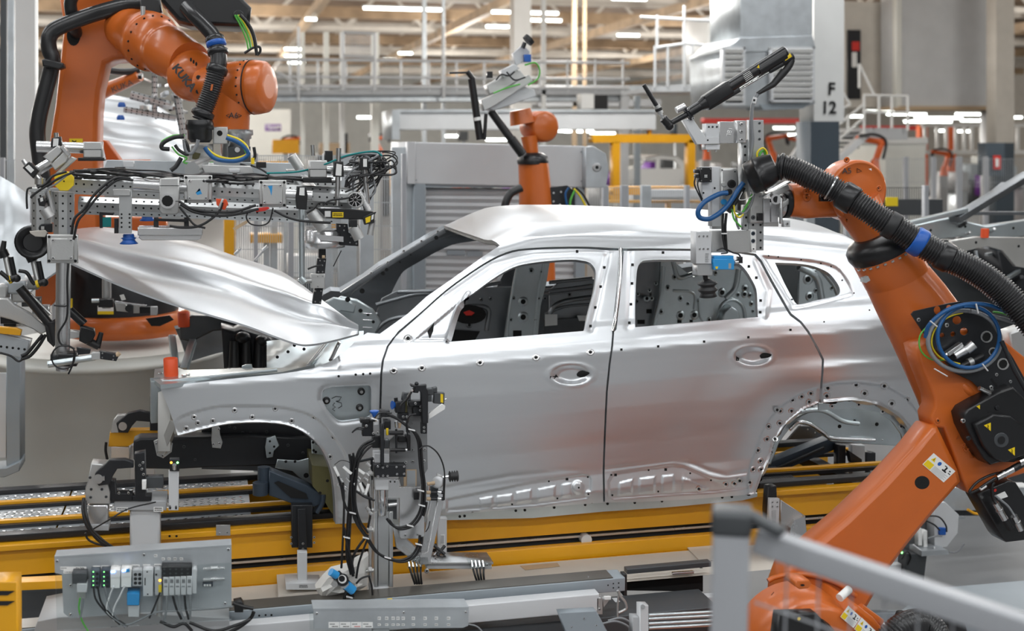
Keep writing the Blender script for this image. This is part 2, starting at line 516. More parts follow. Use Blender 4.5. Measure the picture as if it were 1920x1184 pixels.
def panel(name, outline, surf, parent, m='body_alu', holes=(), step=6, thick=.012, edge_step=None, label=None, feats=None, mirror=False, mat_back=None, dense=()):
    """sheet panel on surf with real thickness; outline / holes traced on the near face"""
    es = edge_step or step
    out = clean(dens(clean(outline), es)); hs = [clean(dens(clean(h), es)) for h in holes]
    pts = list(out); edges = [(i, (i + 1) % len(out)) for i in range(len(out))]
    for h in hs:
        b = len(pts); pts += h; edges += [(b + i, b + (i + 1) % len(h)) for i in range(len(h))]
    x0, x1, y0, y1 = bb(out, 0); j = 0; y = y0
    loops = [out] + hs
    def addgrid(x0, x1, y0, y1, step, excl):
        j = 0; y = y0 + step * .5
        while y < y1:
            x = x0 + (step * .5 if j % 2 else 0)
            while x < x1:
                if not any(a < x < b and c < y < d for a, b, c, d in excl):
                    if poly_sd(x, y, out) > step * .45 and all(poly_sd(x, y, h) < -step * .45 for h in hs): pts.append((x, y))
                x += step
            y += step * .87; j += 1
    addgrid(x0, x1, y0, y1, step, [d[:4] for d in dense])
    for d in dense: addgrid(*d, [])
    r = mgeo.delaunay_2d_cdt([V(p) for p in pts], edges, [], 0, 1e-6)
    vv, tris = r[0], r[2]
    vv = [(p.x, p.y) for p in vv]
    good = []
    for t in tris:
        cx = sum(vv[i][0] for i in t) / 3; cy = sum(vv[i][1] for i in t) / 3
        if poly_sd(cx, cy, out) > 0 and all(poly_sd(cx, cy, h) < 0 for h in hs): good.append(tuple(t))
    mb = MB().use(m)
    P3 = [surf(*p) for p in vv]; Nn = [surf.normal(*p) for p in vv]
    if mirror: P3 = [mirror_pt(p) for p in P3]; Nn = [V((n.x, -n.y, n.z)) for n in Nn]
    nv = len(P3); fs = []
    for t in good:
        a, b, c = (P3[i] for i in t)
        n = (b - a).cross(c - a)
        fs.append(t if n.dot(Nn[t[0]]) > 0 else t[::-1])
    mb.add(P3, fs, True)
    for i, n in enumerate(Nn): mb.nrm[i] = n
    back = [p - n * thick for p, n in zip(P3, Nn)]
    if mat_back: mb.use(mat_back)
    b0 = len(mb.v); mb.add(back, [t[::-1] for t in fs], True)
    for i, n in enumerate(Nn): mb.nrm[b0 + i] = -n
    cnt = {}
    for t in fs:
        for i in range(3):
            e = (t[i], t[(i + 1) % 3]); cnt[e] = 1
    mb.use(m)
    rim = [e for e in cnt if (e[1], e[0]) not in cnt]
    vs = []; rf = []
    for a, b in rim:
        k = len(vs); vs += [P3[a], P3[b], back[b], back[a]]; rf.append((k + 1, k, k + 3, k + 2))
    mb.add(vs, rf, False)
    if feats: feats(mb, surf)
    mb.flip_ok = False
    return mb.build(name, parent, label=label)
def bolt_hole(mb, surf, x, y, r=3.2, ring=True, sq=False, asp=1.0):
    """pierced hole (dark well) with a pressed bright collar, radius in the picture's pixels at the panel"""
    c = surf(x, y); n = surf.normal(x, y); s = (surf(x + 2, y) - surf(x - 2, y)) / 4; u = (surf(x, y + 2) - surf(x, y - 2)) / 4
    k = 4 if sq else 10
    a0 = PI / 4 if sq else 0; sq_r = 1.35 if sq else 1
    ringp = lambda rr, off: [c + n * off + s * (math.cos(a0 + 2 * PI * i / k) * rr * sq_r * asp) + u * (math.sin(a0 + 2 * PI * i / k) * rr * sq_r) for i in range(k)]
    cur = mb.cur
    if ring:
        mb.use('milled'); A, B, C = ringp(r * 2.5, .0006), ringp(r * 1.75, .0032), ringp(r * 1.05, .0012)
        mb.add(A + B + C, [(i, (i + 1) % k, (i + 1) % k + k, i + k) for i in range(k)] + [(i + k, (i + 1) % k + k, (i + 1) % k + 2 * k, i + 2 * k) for i in range(k)], True)
    mb.use('hole'); mb.add(ringp(r, .0016), [tuple(range(k))]); mb.cur = cur
def dark_patch(mb, surf, P, off=.0012):
    c = mb.cur; mb.use('hole')
    pts = [surf(x, y) + surf.normal(x, y) * off for x, y in P]
    mb.add(pts, mgeo.tessellate_polygon([pts])); mb.cur = c

_build = MB.build
def build2(self, name, parent=None, **kw):
    o = _build(self, name, parent, **kw)
    if self.nrm:
        me = o.data
        me.clear_geometry()
        org = parent_world(parent) if parent is not None else o.location
        me.from_pydata([p - org for p in self.v], [], self.f)
        me.polygons.foreach_set('material_index', self.mi)
        me.polygons.foreach_set('use_smooth', [True if s or True else s for s in self.sm])
        me.update()
        nl = []
        zero = (0.0, 0.0, 0.0)
        fn = [p.normal.copy() for p in me.polygons]
        # flat faces keep their own normal, sheet faces take the surface's
        ln = [zero] * len(me.loops)
        for p in me.polygons:
            for li in p.loop_indices:
                vi = me.loops[li].vertex_index
                ln[li] = self.nrm[vi] if vi in self.nrm else (p.normal if not self.sm[p.index] else zero)
        me.normals_split_custom_set(ln)
        me.update()
    return o
KEEP = {'perforated_beam', 'mesh_panel', 'checker_plate', 'grating', 'label', 'name_label', 'gate_mesh', 'charging_port_recess', 'handwritten_mark', 'column_foot', 'type_label', 'louvre', 'roller_shutter', 'direction_mark', 'body'}
def pieces(mb):
    """groups of faces that touch or nearly touch"""
    n = len(mb.v); par = list(range(n))
    def find(i):
        while par[i] != i: par[i] = par[par[i]]; i = par[i]
        return i
    for f in mb.f:
        a = find(f[0])
        for i in f[1:]: par[find(i)] = a
    box = {}
    for i, p in enumerate(mb.v):
        r = find(i); b = box.get(r)
        if b is None: box[r] = [p.x, p.x, p.y, p.y, p.z, p.z]
        else: b[0] = min(b[0], p.x); b[1] = max(b[1], p.x); b[2] = min(b[2], p.y); b[3] = max(b[3], p.y); b[4] = min(b[4], p.z); b[5] = max(b[5], p.z)
    R = list(box)
    if len(R) < 2 or len(R) > 90: return None
    g = {r: r for r in R}
    def fg(i):
        while g[i] != i: i = g[i]
        return i
    e = .006
    for i, a in enumerate(R):
        A = box[a]
        for b in R[i + 1:]:
            B = box[b]
            if A[0] < B[1] + e and B[0] < A[1] + e and A[2] < B[3] + e and B[2] < A[3] + e and A[4] < B[5] + e and B[4] < A[5] + e: g[fg(b)] = fg(a)
    G = {}
    for k, f in enumerate(mb.f): G.setdefault(fg(find(f[0])), []).append(k)
    return list(G.values()) if 1 < len(G) <= 14 else None
def build3(self, name, parent=None, **kw):
    if parent is None or self.nrm or name in KEEP: return build2(self, name, parent, **kw)
    G = pieces(self)
    if not G: return build2(self, name, parent, **kw)
    first = None
    for ks in G:
        m = MB(); m.mats = self.mats; used = {}
        for k in ks:
            f = []
            for i in self.f[k]:
                if i not in used: used[i] = len(m.v); m.v.append(self.v[i])
                f.append(used[i])
            m.f.append(f); m.mi.append(self.mi[k]); m.sm.append(self.sm[k])
        o = build2(m, name, parent, **kw); first = first or o
    return first
MB.build = build3
# ------------------------------------------------------------------ car body on the line
car = thing('car_body', 'bare silver aluminium SUV body in the middle of the line, doors fitted and no wheels', 'car body', (1.7, 6.9, 1.1))
S1 = Surf(S_side)
# door gap lines shared by the panels
gapA = [(741, 632), (728, 650), (719, 676), (716, 700), (714, 770), (716, 860), (721, 975)]
gapB = [(1148, 623), (1146, 650), (1141, 685), (1136, 735), (1133, 800), (1131, 850), (1130, 885), (1131, 943)]
# ---- front fender
arch_in = sp2([(333, 817), (344, 814), (387, 803), (426, 795), (480, 792), (533, 796), (569, 810), (597, 835), (615, 867), (624, 900), (628, 941), (629, 983)], 3)
fender_out = [(300, 727), (360, 719), (440, 710), (520, 702), (556, 697), (586, 691), (622, 677), (650, 657), (671, 635), (689, 624), (728, 628), (738, 632)] + \
    [(725, 650), (716, 676), (713, 700), (711, 770), (712, 860), (717, 980), (629, 983)] + arch_in[::-1] + [(326, 794), (316, 765)]
flap = sp2([(604, 750), (606, 733), (622, 726), (660, 724), (689, 723), (696, 731), (696, 760), (696, 776), (689, 784), (660, 789), (640, 791), (629, 786), (614, 770)], 3)
arch_line = sp2([(322, 800), (340, 780), (397, 763), (440, 760), (480, 760), (515, 761), (569, 772), (600, 788), (618, 808), (636, 831), (650, 856), (656, 900), (658, 980)], 3)
archbelt = arch_line + arch_in[::-1]
Sf = Surf(S_side, [groove(flap + flap[:1], 6, .008), recess(archbelt, .009, 3.5), groove([(590, 700), (716, 690)], 4, .0015), groove([(560, 712), (716, 702)], 4, -.002)])
def fender_feats(mb, s):
    for x, y in [(635, 706), (667, 703), (681, 702), (694, 701)]: bolt_hole(mb, s, x, y, 2.4, ring=False)
    for x, y in [(440, 770), (364, 783), (399, 790), (473, 783), (516, 767), (371, 794), (547, 790), (588, 784), (624, 821), (619, 857), (349, 804)]: bolt_hole(mb, s, x, y, 2.2)
panel('front_fender', fender_out, Sf, car, holes=[flap], step=7, edge_step=5, thick=.02, feats=fender_feats, dense=[(596, 702, 716, 800, 4), (318, 660, 752, 860, 3.6)])
# charge flap pocket: floor plate with three studs
mb = MB().use('zinc')
fp = [at(x, y, 5.93) for x, y in flap[::2]]
mb.prism(fp, (0, .004, 0))
pk = mb.build('charging_port_recess', car)
for x, y in [(612, 751), (677, 734), (674, 764)]:
    b = MB().use('rubber'); c = at(x, y, 5.93)
    b.lathe(c, (0, -1, 0), [(0, .018), (.012, .018), (.014, .012), (.02, .010)], 14); b.use('steel'); b.lathe(c + V((0, -.012, 0)), (0, -1, 0), [(0, .008), (.012, .008)], 8)
    b.build('stud', pk)
b = MB().use('cable')
b.tube([at(x, y, 5.925) for x, y in [(622, 748), (630, 744), (640, 745), (636, 752), (630, 753), (640, 756), (641, 762), (634, 766)]], .0016, 6)
b.tube([at(x, y, 5.925) for x, y in [(628, 756), (624, 760), (629, 764), (623, 768), (628, 771)]], .0014, 6)
b.build('handwritten_mark', pk)
# ---- doors
def door(name, outer, win, lower_feats, disp, feats, dense):
    return panel(name, outer, Surf(S_side, disp), car, holes=[win], step=7, edge_step=3.5, thick=.03, feats=feats, dense=dense)
fwin = sp2([(836, 642), (845, 610), (856, 579), (866, 566), (881, 555), (923, 524), (955, 505), (981, 496), (1024, 490), (1070, 487), (1092, 489), (1106, 493), (1114, 502), (1117, 514), (1114, 545), (1105, 579), (1095, 621)], 3)
fd_out = gapA[::-1] + sp2([(750, 624), (790, 589), (835, 549), (880, 516), (923, 489), (960, 474), (995, 469), (1049, 467), (1102, 467), (1142, 470)], 3) + sp2([(1160, 470), (1158, 522), (1152, 579), (1147, 618)], 2) + gapB
fd_out = [(x + 1, y) if i < 7 else (x, y) for i, (x, y) in enumerate(fd_out)]
handle_f = dimple(1071, 703, 43, 21, .026, .55)
frec = [(836, 962), (836, 936), (900, 923), (1000, 903), (1092, 889), (1106, 891), (1110, 899), (1109, 930), (1100, 937), (1000, 950)]
def boxes(pairs, d):
    return [recess(p, d, 2.5) for p in pairs]
fboxes = [[(a, b), (c, d), (c - 1, e), (a + 1, f)] for a, b, c, d, e, f in [(898, 935, 925, 930, 955, 960), (930, 930, 962, 926, 947, 951), (966, 923, 997, 917, 941, 946), (1008, 917, 1042, 910, 934, 940), (1052, 908, 1072, 905, 930, 934)]]
fd_disp = [handle_f, dimple(1071, 703, 54, 27, -.004, .3), recess(frec, .006, 4)] + boxes(fboxes, -.0035) + [dimple(1083, 914, 13, 14, -.010, .5), dimple(1103, 926, 6, 6, -.006, .5),
    groove([(836, 915), (960, 893), (1092, 879), (1131, 879)], 4, .003), groove(fwin + fwin[:1], 4, -.002), groove([(752, 630), (835, 557), (923, 496), (1000, 476), (1102, 473), (1148, 475)], 4, -.003),
    recess([(772, 640), (850, 575), (870, 555), (838, 640)], .014, 5), groove([(838, 640), (858, 577), (878, 552)], 3, -.012),
    groove([(1140, 472), (1122, 560), (1108, 618)], 5, .007)]
def frontdoor_feats(mb, s):
    for x, y in [(738, 696), (791, 691), (900, 681), (1005, 671), (1107, 661)]: bolt_hole(mb, s, x, y, 2.6, asp=1.2)
    for x, y in [(1133, 502), (1126, 538), (1116, 577), (1107, 612), (1082, 472)]: bolt_hole(mb, s, x, y, 2.6, ring=False, sq=True)
    for x, y in [(1029, 903), (1102, 895), (1085, 915), (1103, 927), (1045, 935), (960, 946)]: bolt_hole(mb, s, x, y, 1.8, ring=False)
    bolt_hole(mb, s, 1063, 899, 2.6, ring=False, sq=True)
    bolt_hole(mb, s, 765, 635, 3.5)
    dark_patch(mb, s, [(1042, 702), (1040, 706), (1031, 706), (1031, 711), (1040, 711), (1042, 708), (1047, 708)][::-1])
    dark_patch(mb, s, sp2([(1081, 702), (1085, 697), (1092, 695), (1100, 697), (1106, 700), (1101, 704), (1096, 707), (1088, 708), (1082, 706)], 2))
    dark_patch(mb, s, [(801, 622), (814, 605), (812, 622), (806, 636)])
door('front_door', fd_out, fwin, None, fd_disp, frontdoor_feats, [(1020, 1125, 672, 735, 4), (836, 1128, 884, 966, 3), (742, 1164, 464, 645, 3.4)])
rwin = sp2([(1191, 614), (1191, 570), (1193, 522), (1196, 501), (1203, 491), (1215, 488), (1250, 487), (1300, 488), (1350, 490), (1380, 492), (1396, 504), (1408, 522), (1418, 543), (1420, 570), (1421, 595)], 3)
rd_out = [(x + 3.6, y) for x, y in gapB][::-1] + [(1156, 618), (1160, 579), (1166, 522), (1170, 471)] + sp2([(1220, 470), (1304, 471), (1370, 474), (1414, 480)], 3) + \
    [(1425, 492), (1445, 530), (1477, 586), (1481, 592), (1500, 606), (1514, 624), (1531, 655), (1541, 676), (1540, 700), (1538, 724), (1535, 756)] + \
    sp2([(1506, 768), (1485, 784), (1471, 798), (1453, 826), (1444, 858), (1435, 876), (1424, 905), (1416, 927)], 3) + [(1393, 929), (1300, 937), (1200, 942), (1136, 943)]
rarch = sp2([(1536, 726), (1506, 735), (1471, 756), (1450, 775), (1435, 795), (1418, 835), (1400, 895)], 4)
rrec = [(1139, 905), (1148, 887), (1200, 879), (1262, 871), (1284, 874), (1320, 890), (1352, 902), (1408, 898), (1412, 904), (1408, 917), (1340, 925), (1240, 931), (1150, 938), (1141, 932)]
rboxes = [[(1160, 905), (1187, 898), (1186, 928), (1159, 931)], [(1198, 897), (1229, 893), (1228, 925), (1197, 928)], [(1241, 892), (1265, 890), (1264, 924), (1240, 926)], [(1279, 894), (1300, 903), (1330, 916), (1322, 921), (1278, 923)]]
def flare(x, y):
    d = math.hypot(x - 1600, (y - 880)) ; k = ss((330 - d) / 130)
    return -.030 * k * ss((y - 660) / 60)
rbelt = rarch + [(1400, 929), (1416, 927), (1424, 905), (1444, 858), (1453, 826), (1471, 798), (1506, 768), (1535, 756)]
rd_disp = [dimple(1412, 668, 38, 19, .026, .55), dimple(1412, 668, 48, 25, -.004, .3), flare, recess(rbelt, .010, 4), recess(rrec, .006, 4)] + boxes(rboxes, -.004) + [
    groove([(1134, 880), (1200, 872), (1262, 864), (1290, 867), (1330, 884), (1362, 892), (1400, 886)], 4, .004), groove(rwin + rwin[:1], 4, -.002),
    groove([(1183, 475), (1181, 540), (1178, 614)], 4, .005), groove([(1416, 490), (1440, 545), (1434, 592)], 5, .007), groove([(1142, 655), (1300, 645), (1480, 628)], 5, -.001)]
arch_bolts = [(1520, 738), (1503, 744), (1486, 751), (1517, 754), (1463, 771), (1484, 771), (1462, 794), (1453, 824)]
def reardoor_feats(mb, s):
    for x, y in [(1165, 656), (1234, 650), (1320, 641), (1403, 633), (1482, 619)]: bolt_hole(mb, s, x, y, 2.3, ring=False, sq=True)
    for x, y in arch_bolts + [(1457, 769), (1441, 800), (1438, 824), (1421, 845), (1426, 865), (1412, 881), (1427, 881), (1406, 905), (1387, 902), (1361, 908), (1310, 917), (1377, 907)]: bolt_hole(mb, s, x, y, 2.5)
    for x, y in [(1186, 497), (1185, 532), (1183, 571), (1180, 606), (1243, 474), (1404, 500), (1418, 521), (1426, 564), (1425, 586)]: bolt_hole(mb, s, x, y, 2.6, ring=False, sq=True)
    for x, y in [(1146, 891), (1216, 882), (1294, 888), (1333, 901), (1148, 929), (1234, 922)]: bolt_hole(mb, s, x, y, 1.8, ring=False)
    bolt_hole(mb, s, 1248, 881, 2.6, ring=False, sq=True); bolt_hole(mb, s, 1154, 891, 2.6, ring=False, sq=True)
    dark_patch(mb, s, [(1380, 668), (1386, 672), (1385, 677), (1380, 677)])
    dark_patch(mb, s, sp2([(1424, 668), (1428, 663), (1436, 662), (1447, 665), (1443, 670), (1436, 672), (1427, 673)], 2))
door('rear_door', rd_out, rwin, None, rd_disp, reardoor_feats, [(1368, 1456, 640, 696, 4), (1136, 1425, 862, 942, 3), (1400, 1540, 724, 930, 3.4), (1158, 1484, 466, 612, 3.4)])
# ---- body side frame: A pillar, roof rail, quarter panel in one pressing, quarter window pierced
qwin = sp2([(1453, 493), (1490, 494), (1524, 499), (1552, 511), (1566, 526), (1574, 540), (1574, 550), (1566, 556), (1530, 564), (1500, 571), (1492, 569), (1484, 556), (1470, 530)], 3)
qrec = sp2([(1421, 477), (1470, 481), (1530, 487), (1570, 499), (1592, 525), (1601, 547), (1597, 556), (1560, 566), (1492, 580), (1480, 572), (1460, 540), (1440, 508)], 3)
side_out = [(711, 627), (764, 589), (799, 557), (852, 520), (906, 481), (938, 460), (977, 446), (1006, 436), (1066, 431), (1137, 432), (1220, 435), (1304, 438), (1432, 441), (1520, 447), (1602, 457)] + \
    [(1640, 480), (1680, 520), (1722, 590), (1748, 650), (1756, 740), (1752, 850)] + sp2([(1722, 850), (1712, 822), (1700, 800), (1684, 781), (1648, 760), (1599, 751), (1540, 756)], 3) + \
    [(1542, 724), (1544, 700), (1545, 674), (1535, 653), (1517, 621), (1503, 603), (1484, 588), (1480, 582), (1449, 527), (1428, 488), (1417, 476)] + sp2([(1370, 470), (1304, 467), (1220, 466), (1166, 466), (1102, 463), (1049, 463), (1000, 465), (960, 470), (923, 485), (880, 512), (835, 545), (790, 585), (746, 622)], 3) + [(739, 632)]
qarch = [(1538, 724), (1567, 717), (1613, 715), (1666, 724), (1702, 745), (1725, 775), (1735, 850), (1752, 850), (1725, 830), (1700, 800), (1684, 781), (1648, 760), (1599, 751), (1538, 756)]
side_disp = [recess(qrec, .014, 8), recess(qarch, .016, 6), lambda x, y: (flare(x, y) if y > 650 and x > 1530 else 0), groove([(1545, 690), (1640, 680), (1740, 676)], 6, -.004),
     groove([(938, 466), (1006, 446), (1066, 441), (1300, 448), (1432, 452), (1600, 470)], 6, -.004)]
def side_feats(mb, s):
    for x, y in [(1552, 728), (1605, 722), (1658, 724), (1700, 750), (1550, 743), (1621, 738), (1672, 757)]: bolt_hole(mb, s, x, y, 3)
    for x, y in [(1441, 480), (1459, 482), (1502, 487), (1539, 494), (1558, 500), (1579, 526), (1601, 550), (1485, 562), (1545, 604), (1630, 582)]: bolt_hole(mb, s, x, y, 1.6, ring=False)
panel('body_side_frame', side_out, Surf(S_side, side_disp), car, holes=[qwin], step=8, edge_step=5, thick=.03, feats=side_feats, dense=[(1000, 1618, 430, 600, 4), (930, 1000, 440, 490, 4), (1534, 1756, 700, 850, 4)])
panel('wheel_arch_flange', [(1535, 757), (1599, 752), (1648, 761), (1684, 782), (1706, 815), (1712, 850), (1700, 850), (1690, 815), (1672, 790), (1645, 773), (1599, 766), (1535, 770)], Surf(lambda X, z: S_side(X, z) + .02), car, m='zinc', step=6, thick=.01,
      feats=lambda mb, s: [bolt_hole(mb, s, x, y, 2) for x, y in [(1560, 762), (1610, 759), (1655, 772), (1690, 800)]])
# B pillar strip between the doors
mb = MB().use('zinc')
bp = [S1(x, y, .028) for x, y in [(1150, 466), (1176, 466), (1172, 522), (1166, 579), (1160, 620), (1144, 620), (1148, 579), (1152, 522)]]
mb.prism(bp, (0, .05, 0)); mb.use('chrome')
mb.tube([S1(x, y, .004) for x, y in sp2([(1163, 466), (1163, 500), (1160, 545), (1155, 590), (1148, 622)], 3)], .012, 8)
mb.build('centre_pillar', car)
# dark seal/gap lining behind the door gaps
mb = MB().use('dark_inner')
for g in (gapB, ):
    P = dens(g, 20, False); 
    for (x1, y1), (x2, y2) in zip(P, P[1:]): mb.prism([S1(x1 - 4, y1, .032), S1(x1 + 9, y1, .032), S1(x2 + 9, y2, .032), S1(x2 - 4, y2, .032)], (0, .01, 0))
P = dens(gapA, 20, False)
for (x1, y1), (x2, y2) in zip(P, P[1:]): mb.prism([S1(x1 - 7, y1, .036), S1(x1 + 6, y1, .036), S1(x2 + 6, y2, .036), S1(x2 - 7, y2, .036)], (0, .01, 0))
P = dens(sp2([(741, 634), (790, 587), (835, 547), (880, 514), (923, 487), (960, 472), (1000, 467), (1049, 465), (1102, 465), (1304, 469), (1416, 479), (1449, 529), (1480, 585), (1503, 605), (1519, 623), (1535, 655), (1543, 676), (1540, 724)], 2), 20, False)
for (x1, y1), (x2, y2) in zip(P, P[1:]): mb.prism([S1(x1 - 4, y1 - 3, .036), S1(x1 + 5, y1 + 5, .036), S1(x2 + 5, y2 + 5, .036), S1(x2 - 4, y2 - 3, .036)], (0, .008, 0))
mb.build('door_seal', car)
# ---- sill below the doors
mb_sill = [(836, 958), (1000, 945), (1131, 941), (1250, 934), (1420, 926), (1420, 932), (1392, 939), (1250, 952), (1131, 960), (1000, 972), (838, 976)]
def sill_feats(mb, s):
    for x, y in [(984, 954), (967, 955), (1039, 949), (1097, 944), (1139, 942), (1190, 940), (1241, 937), (1283, 931), (1354, 930), (1372, 929), (871, 965), (862, 966)]: bolt_hole(mb, s, x, y + 3, 2.6, ring=False)
panel('sill', [(716, 968)] + mb_sill + [(716, 988)], Surf(lambda X, z: YC + .075 + .25 * max(0, 1.2 - z)), car, m='zinc', step=7, thick=.04, feats=sill_feats)
# ---- roof
near = [S1(x, y) for x, y in dens([(938, 461), (977, 447), (1006, 437), (1066, 432), (1137, 433), (1220, 436), (1304, 439), (1432, 442), (1520, 448), (1602, 458), (1650, 485)], 16, False)]
nu, nvv = len(near), 28; vs = []
for i, p in enumerate(near):
    for j in range(nvv + 1):
        v = j / nvv; q = p.lerp(mirror_pt(p), v); w = 4 * v * (1 - v)
        q.z += .095 * (1 - (2 * v - 1) ** 4 * .35 - (2 * v - 1) ** 2 * .65) * ss(.35 + i / 10)
        q.x -= .07 * w * max(0, 1 - i / 12)
        if v < .12: q.z += .012 * math.sin(PI * v / .12)
        vs.append(q)
fs = [(i * (nvv + 1) + j, (i + 1) * (nvv + 1) + j, (i + 1) * (nvv + 1) + j + 1, i * (nvv + 1) + j + 1) for i in range(nu - 1) for j in range(nvv)]
mb = MB().use('body_alu').add(vs, fs, True)
low = [p + V((0, 0, -.02)) for p in vs]; mb.use('dark_inner').add(low, fs, True); mb.use('frame_alu')
e = [vs[j] for j in range(nvv + 1)]
hd = e + [p + V((.012, 0, -.026)) for p in e]; mb.add(hd, [(j, j + 1, j + 2 + nvv, j + 1 + nvv) for j in range(nvv)], True)
e2 = [p + V((.012, 0, -.026)) for p in e]
hd = e2 + [p + V((.07, 0, -.004)) for p in e2]; mb.add(hd, [(j, j + 1, j + 2 + nvv, j + 1 + nvv) for j in range(nvv)], True)
mb.build('roof', car)
# ---- far side: the mirrored side pressings, seen from inside through the windows
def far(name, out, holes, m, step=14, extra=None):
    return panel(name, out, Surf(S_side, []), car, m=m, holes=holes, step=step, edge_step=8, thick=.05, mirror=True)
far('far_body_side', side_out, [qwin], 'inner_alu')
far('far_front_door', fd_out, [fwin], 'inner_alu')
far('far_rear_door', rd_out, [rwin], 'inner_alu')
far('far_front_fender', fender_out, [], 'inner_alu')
# ------------------------------------------------------------------ floor and the skid conveyor the body stands on
mb = MB().use('plate_grey').box((10, 30, -.05), (90, 100, .1)); mb.build('floor', kind='structure')
YN = 6.06                                           # near face of the conveyor
zt = at(480, 985, YN).z; zt = (zt + at(0, 1010, YN).z) / 2
zw = (at(0, 1070, YN).z + at(960, 1013, YN).z + at(1323, 988, YN).z) / 3
zl0 = (at(0, 1090, YN).z + at(960, 1028, YN).z + at(1323, 1005, YN).z) / 3
zl1 = (at(300, 1085, YN).z + at(960, 1050, YN).z + at(1323, 1022, YN).z) / 3 - .02
YF = atz(0, 927, zt).y
X0, X1 = -3.2, at(1700, 900, 6.06).x
conv = thing('skid_conveyor', 'long yellow painted steel conveyor running the full width under the car body', 'conveyor', (2, 6.4, 0))
L = X1 - X0; cx = (X0 + X1) / 2
mb = MB().use('yellow_paint')
mb.box((cx, YN + .02, (zt + zw) / 2 - .015), (L, .04, zt - zw - .03)); mb.box((cx, YN - .012, zt - .028), (L, .06, .028), ch=.004)
mb.box((cx, YN - .03, (zl0 + zl1) / 2), (L, .05, zl0 - zl1), ch=.004); mb.box((cx, YN + .0, zl1 - .01), (L, .12, .02))
mb.build('side_beam', conv)
mb = MB().use('dark_inner').box((cx, YN + .06, (zw + zl0) / 2), (L, .04, zw - zl0 + .06)); mb.use('steel').box((cx, YN + .015, (zw + zl0) / 2), (L, .01, .012)); mb.build('chain_track', conv)
mb = MB().use('yellow_paint').box((cx, YF + .1, zt - .15), (L, .04, .3)); mb.build('side_beam', conv)
for y in (YN + .045, YF + .03):
    mb = MB().use('black_steel').box((cx, y, zt + .006), (L, .07, .03), ch=.003); mb.build('guide_rail', conv)
yr1, yr2 = atz(0, 975, zt + .03).y, atz(0, 940, zt + .03).y
for y in (yr1, yr2):
    mb = MB().use('yellow_paint').box((cx, y, zt + .012), (L, .035, .035), ch=.004); mb.use('black_steel').box((cx, y - .035, zt + .004), (L, .03, .02)); mb.build('slide_rail', conv)
# deck: aluminium checker plates on the left, dark opening with cross members beyond
def diamonds(mb, x0, x1, y0, y1, z, a=.036):
    mb.use('chrome')
    j = 0; y = y0 + a
    while y < y1 - a:
        x = x0 + a * .7; i = 0
        while x < x1 - a * .6:
            d = 1 if (i + j) % 2 else -1
            c = V((x, y, z)); u = V((.8, .6 * d, 0)).normalized(); v = V((-u.y, u.x, 0))
            l, w_, h = a * .62, a * .2, .004
            mb.add([c - u * l, c - v * w_, c + u * l, c + v * w_, c + V((0, 0, h))], [(0, 1, 4), (1, 2, 4), (2, 3, 4), (3, 0, 4)])
            x += a * 1.15; i += 1
        y += a * 1.0; j += 1
    mb.use('galv')
xs = [(-1.95, atz(112, 970, zt).x), (atz(116, 970, zt).x, atz(469, 950, zt).x)]
deck = []
for k, (a, b) in enumerate(xs):
    mb = MB().use('galv')
    for (y0, y1) in ((YN + .085, yr1 - .025), (yr1 + .02, yr2 - .055), (yr2 + .02, YF - .01)):
        mb.box(((a + b) / 2, (y0 + y1) / 2, zt - .006), (b - a, y1 - y0, .006)); diamonds(mb, a, b, y0, y1, zt - .003)
    for px in (.06, b - a - .06):
        mb.use('hole').disc((a + px, yr1 + .05, zt + .0005), (0, 0, 1), .012)
    mb.build('checker_plate', conv, label=['brighter aluminium checker plate at the left end', 'duller aluminium checker plate under the front clamps'][k])
mb = MB().use('dark_inner').box((cx, (YN + YF) / 2, zt - .28), (L, YF - YN, .02)); mb.build('belly_pan', conv)
for x in (1.2, 2.0, 2.8, 3.5):
    mb = MB().use('black_steel').box((x, (YN + YF) / 2, zt - .06), (.08, YF - YN, .06)); mb.build('cross_member', conv)
mb = MB().use('dark_grey')
a, b = atz(1475, 970, zt).x, atz(1600, 960, zt).x
for k in range(26): mb.box((a + (b - a) * k / 25, (YN + YF) / 2, zt - .004), (.012, YF - YN - .12, .012))
mb.build('grating', conv)
for x in (-2.6, -.6, 1.4, 3.4):
    mb = MB().use('black_steel').box((x, YN + .35, (zl1) / 2), (.12, .5, zl1), ch=.004); mb.build('support_leg', conv)
mb = MB(); block(mb, 'steel', 405, 985, 432, 1005, YN - .045, .004, .001); screw(mb, 'chrome', 412, 1001, YN - .045, 2); screw(mb, 'chrome', 426, 999, YN - .045, 2); mb.build('joint_plate', conv)
for x, y in [(318, 1006), (331, 1006), (1072, 966), (1108, 1012)]:
    mb = MB(); dot(mb, 'hole', x, y, YN - .043 if x < 400 else YN - .002, 2.2); 
    if x < 400: mb.build('bolt', conv)
mb = MB(); c = at(1100, 1014, YN - .02); mb.use('light_grey').lathe(c + V((0, .0, 0)), (0, 1, 0), [(0, .03), (.05, .03)], 16); mb.build('roller', conv)
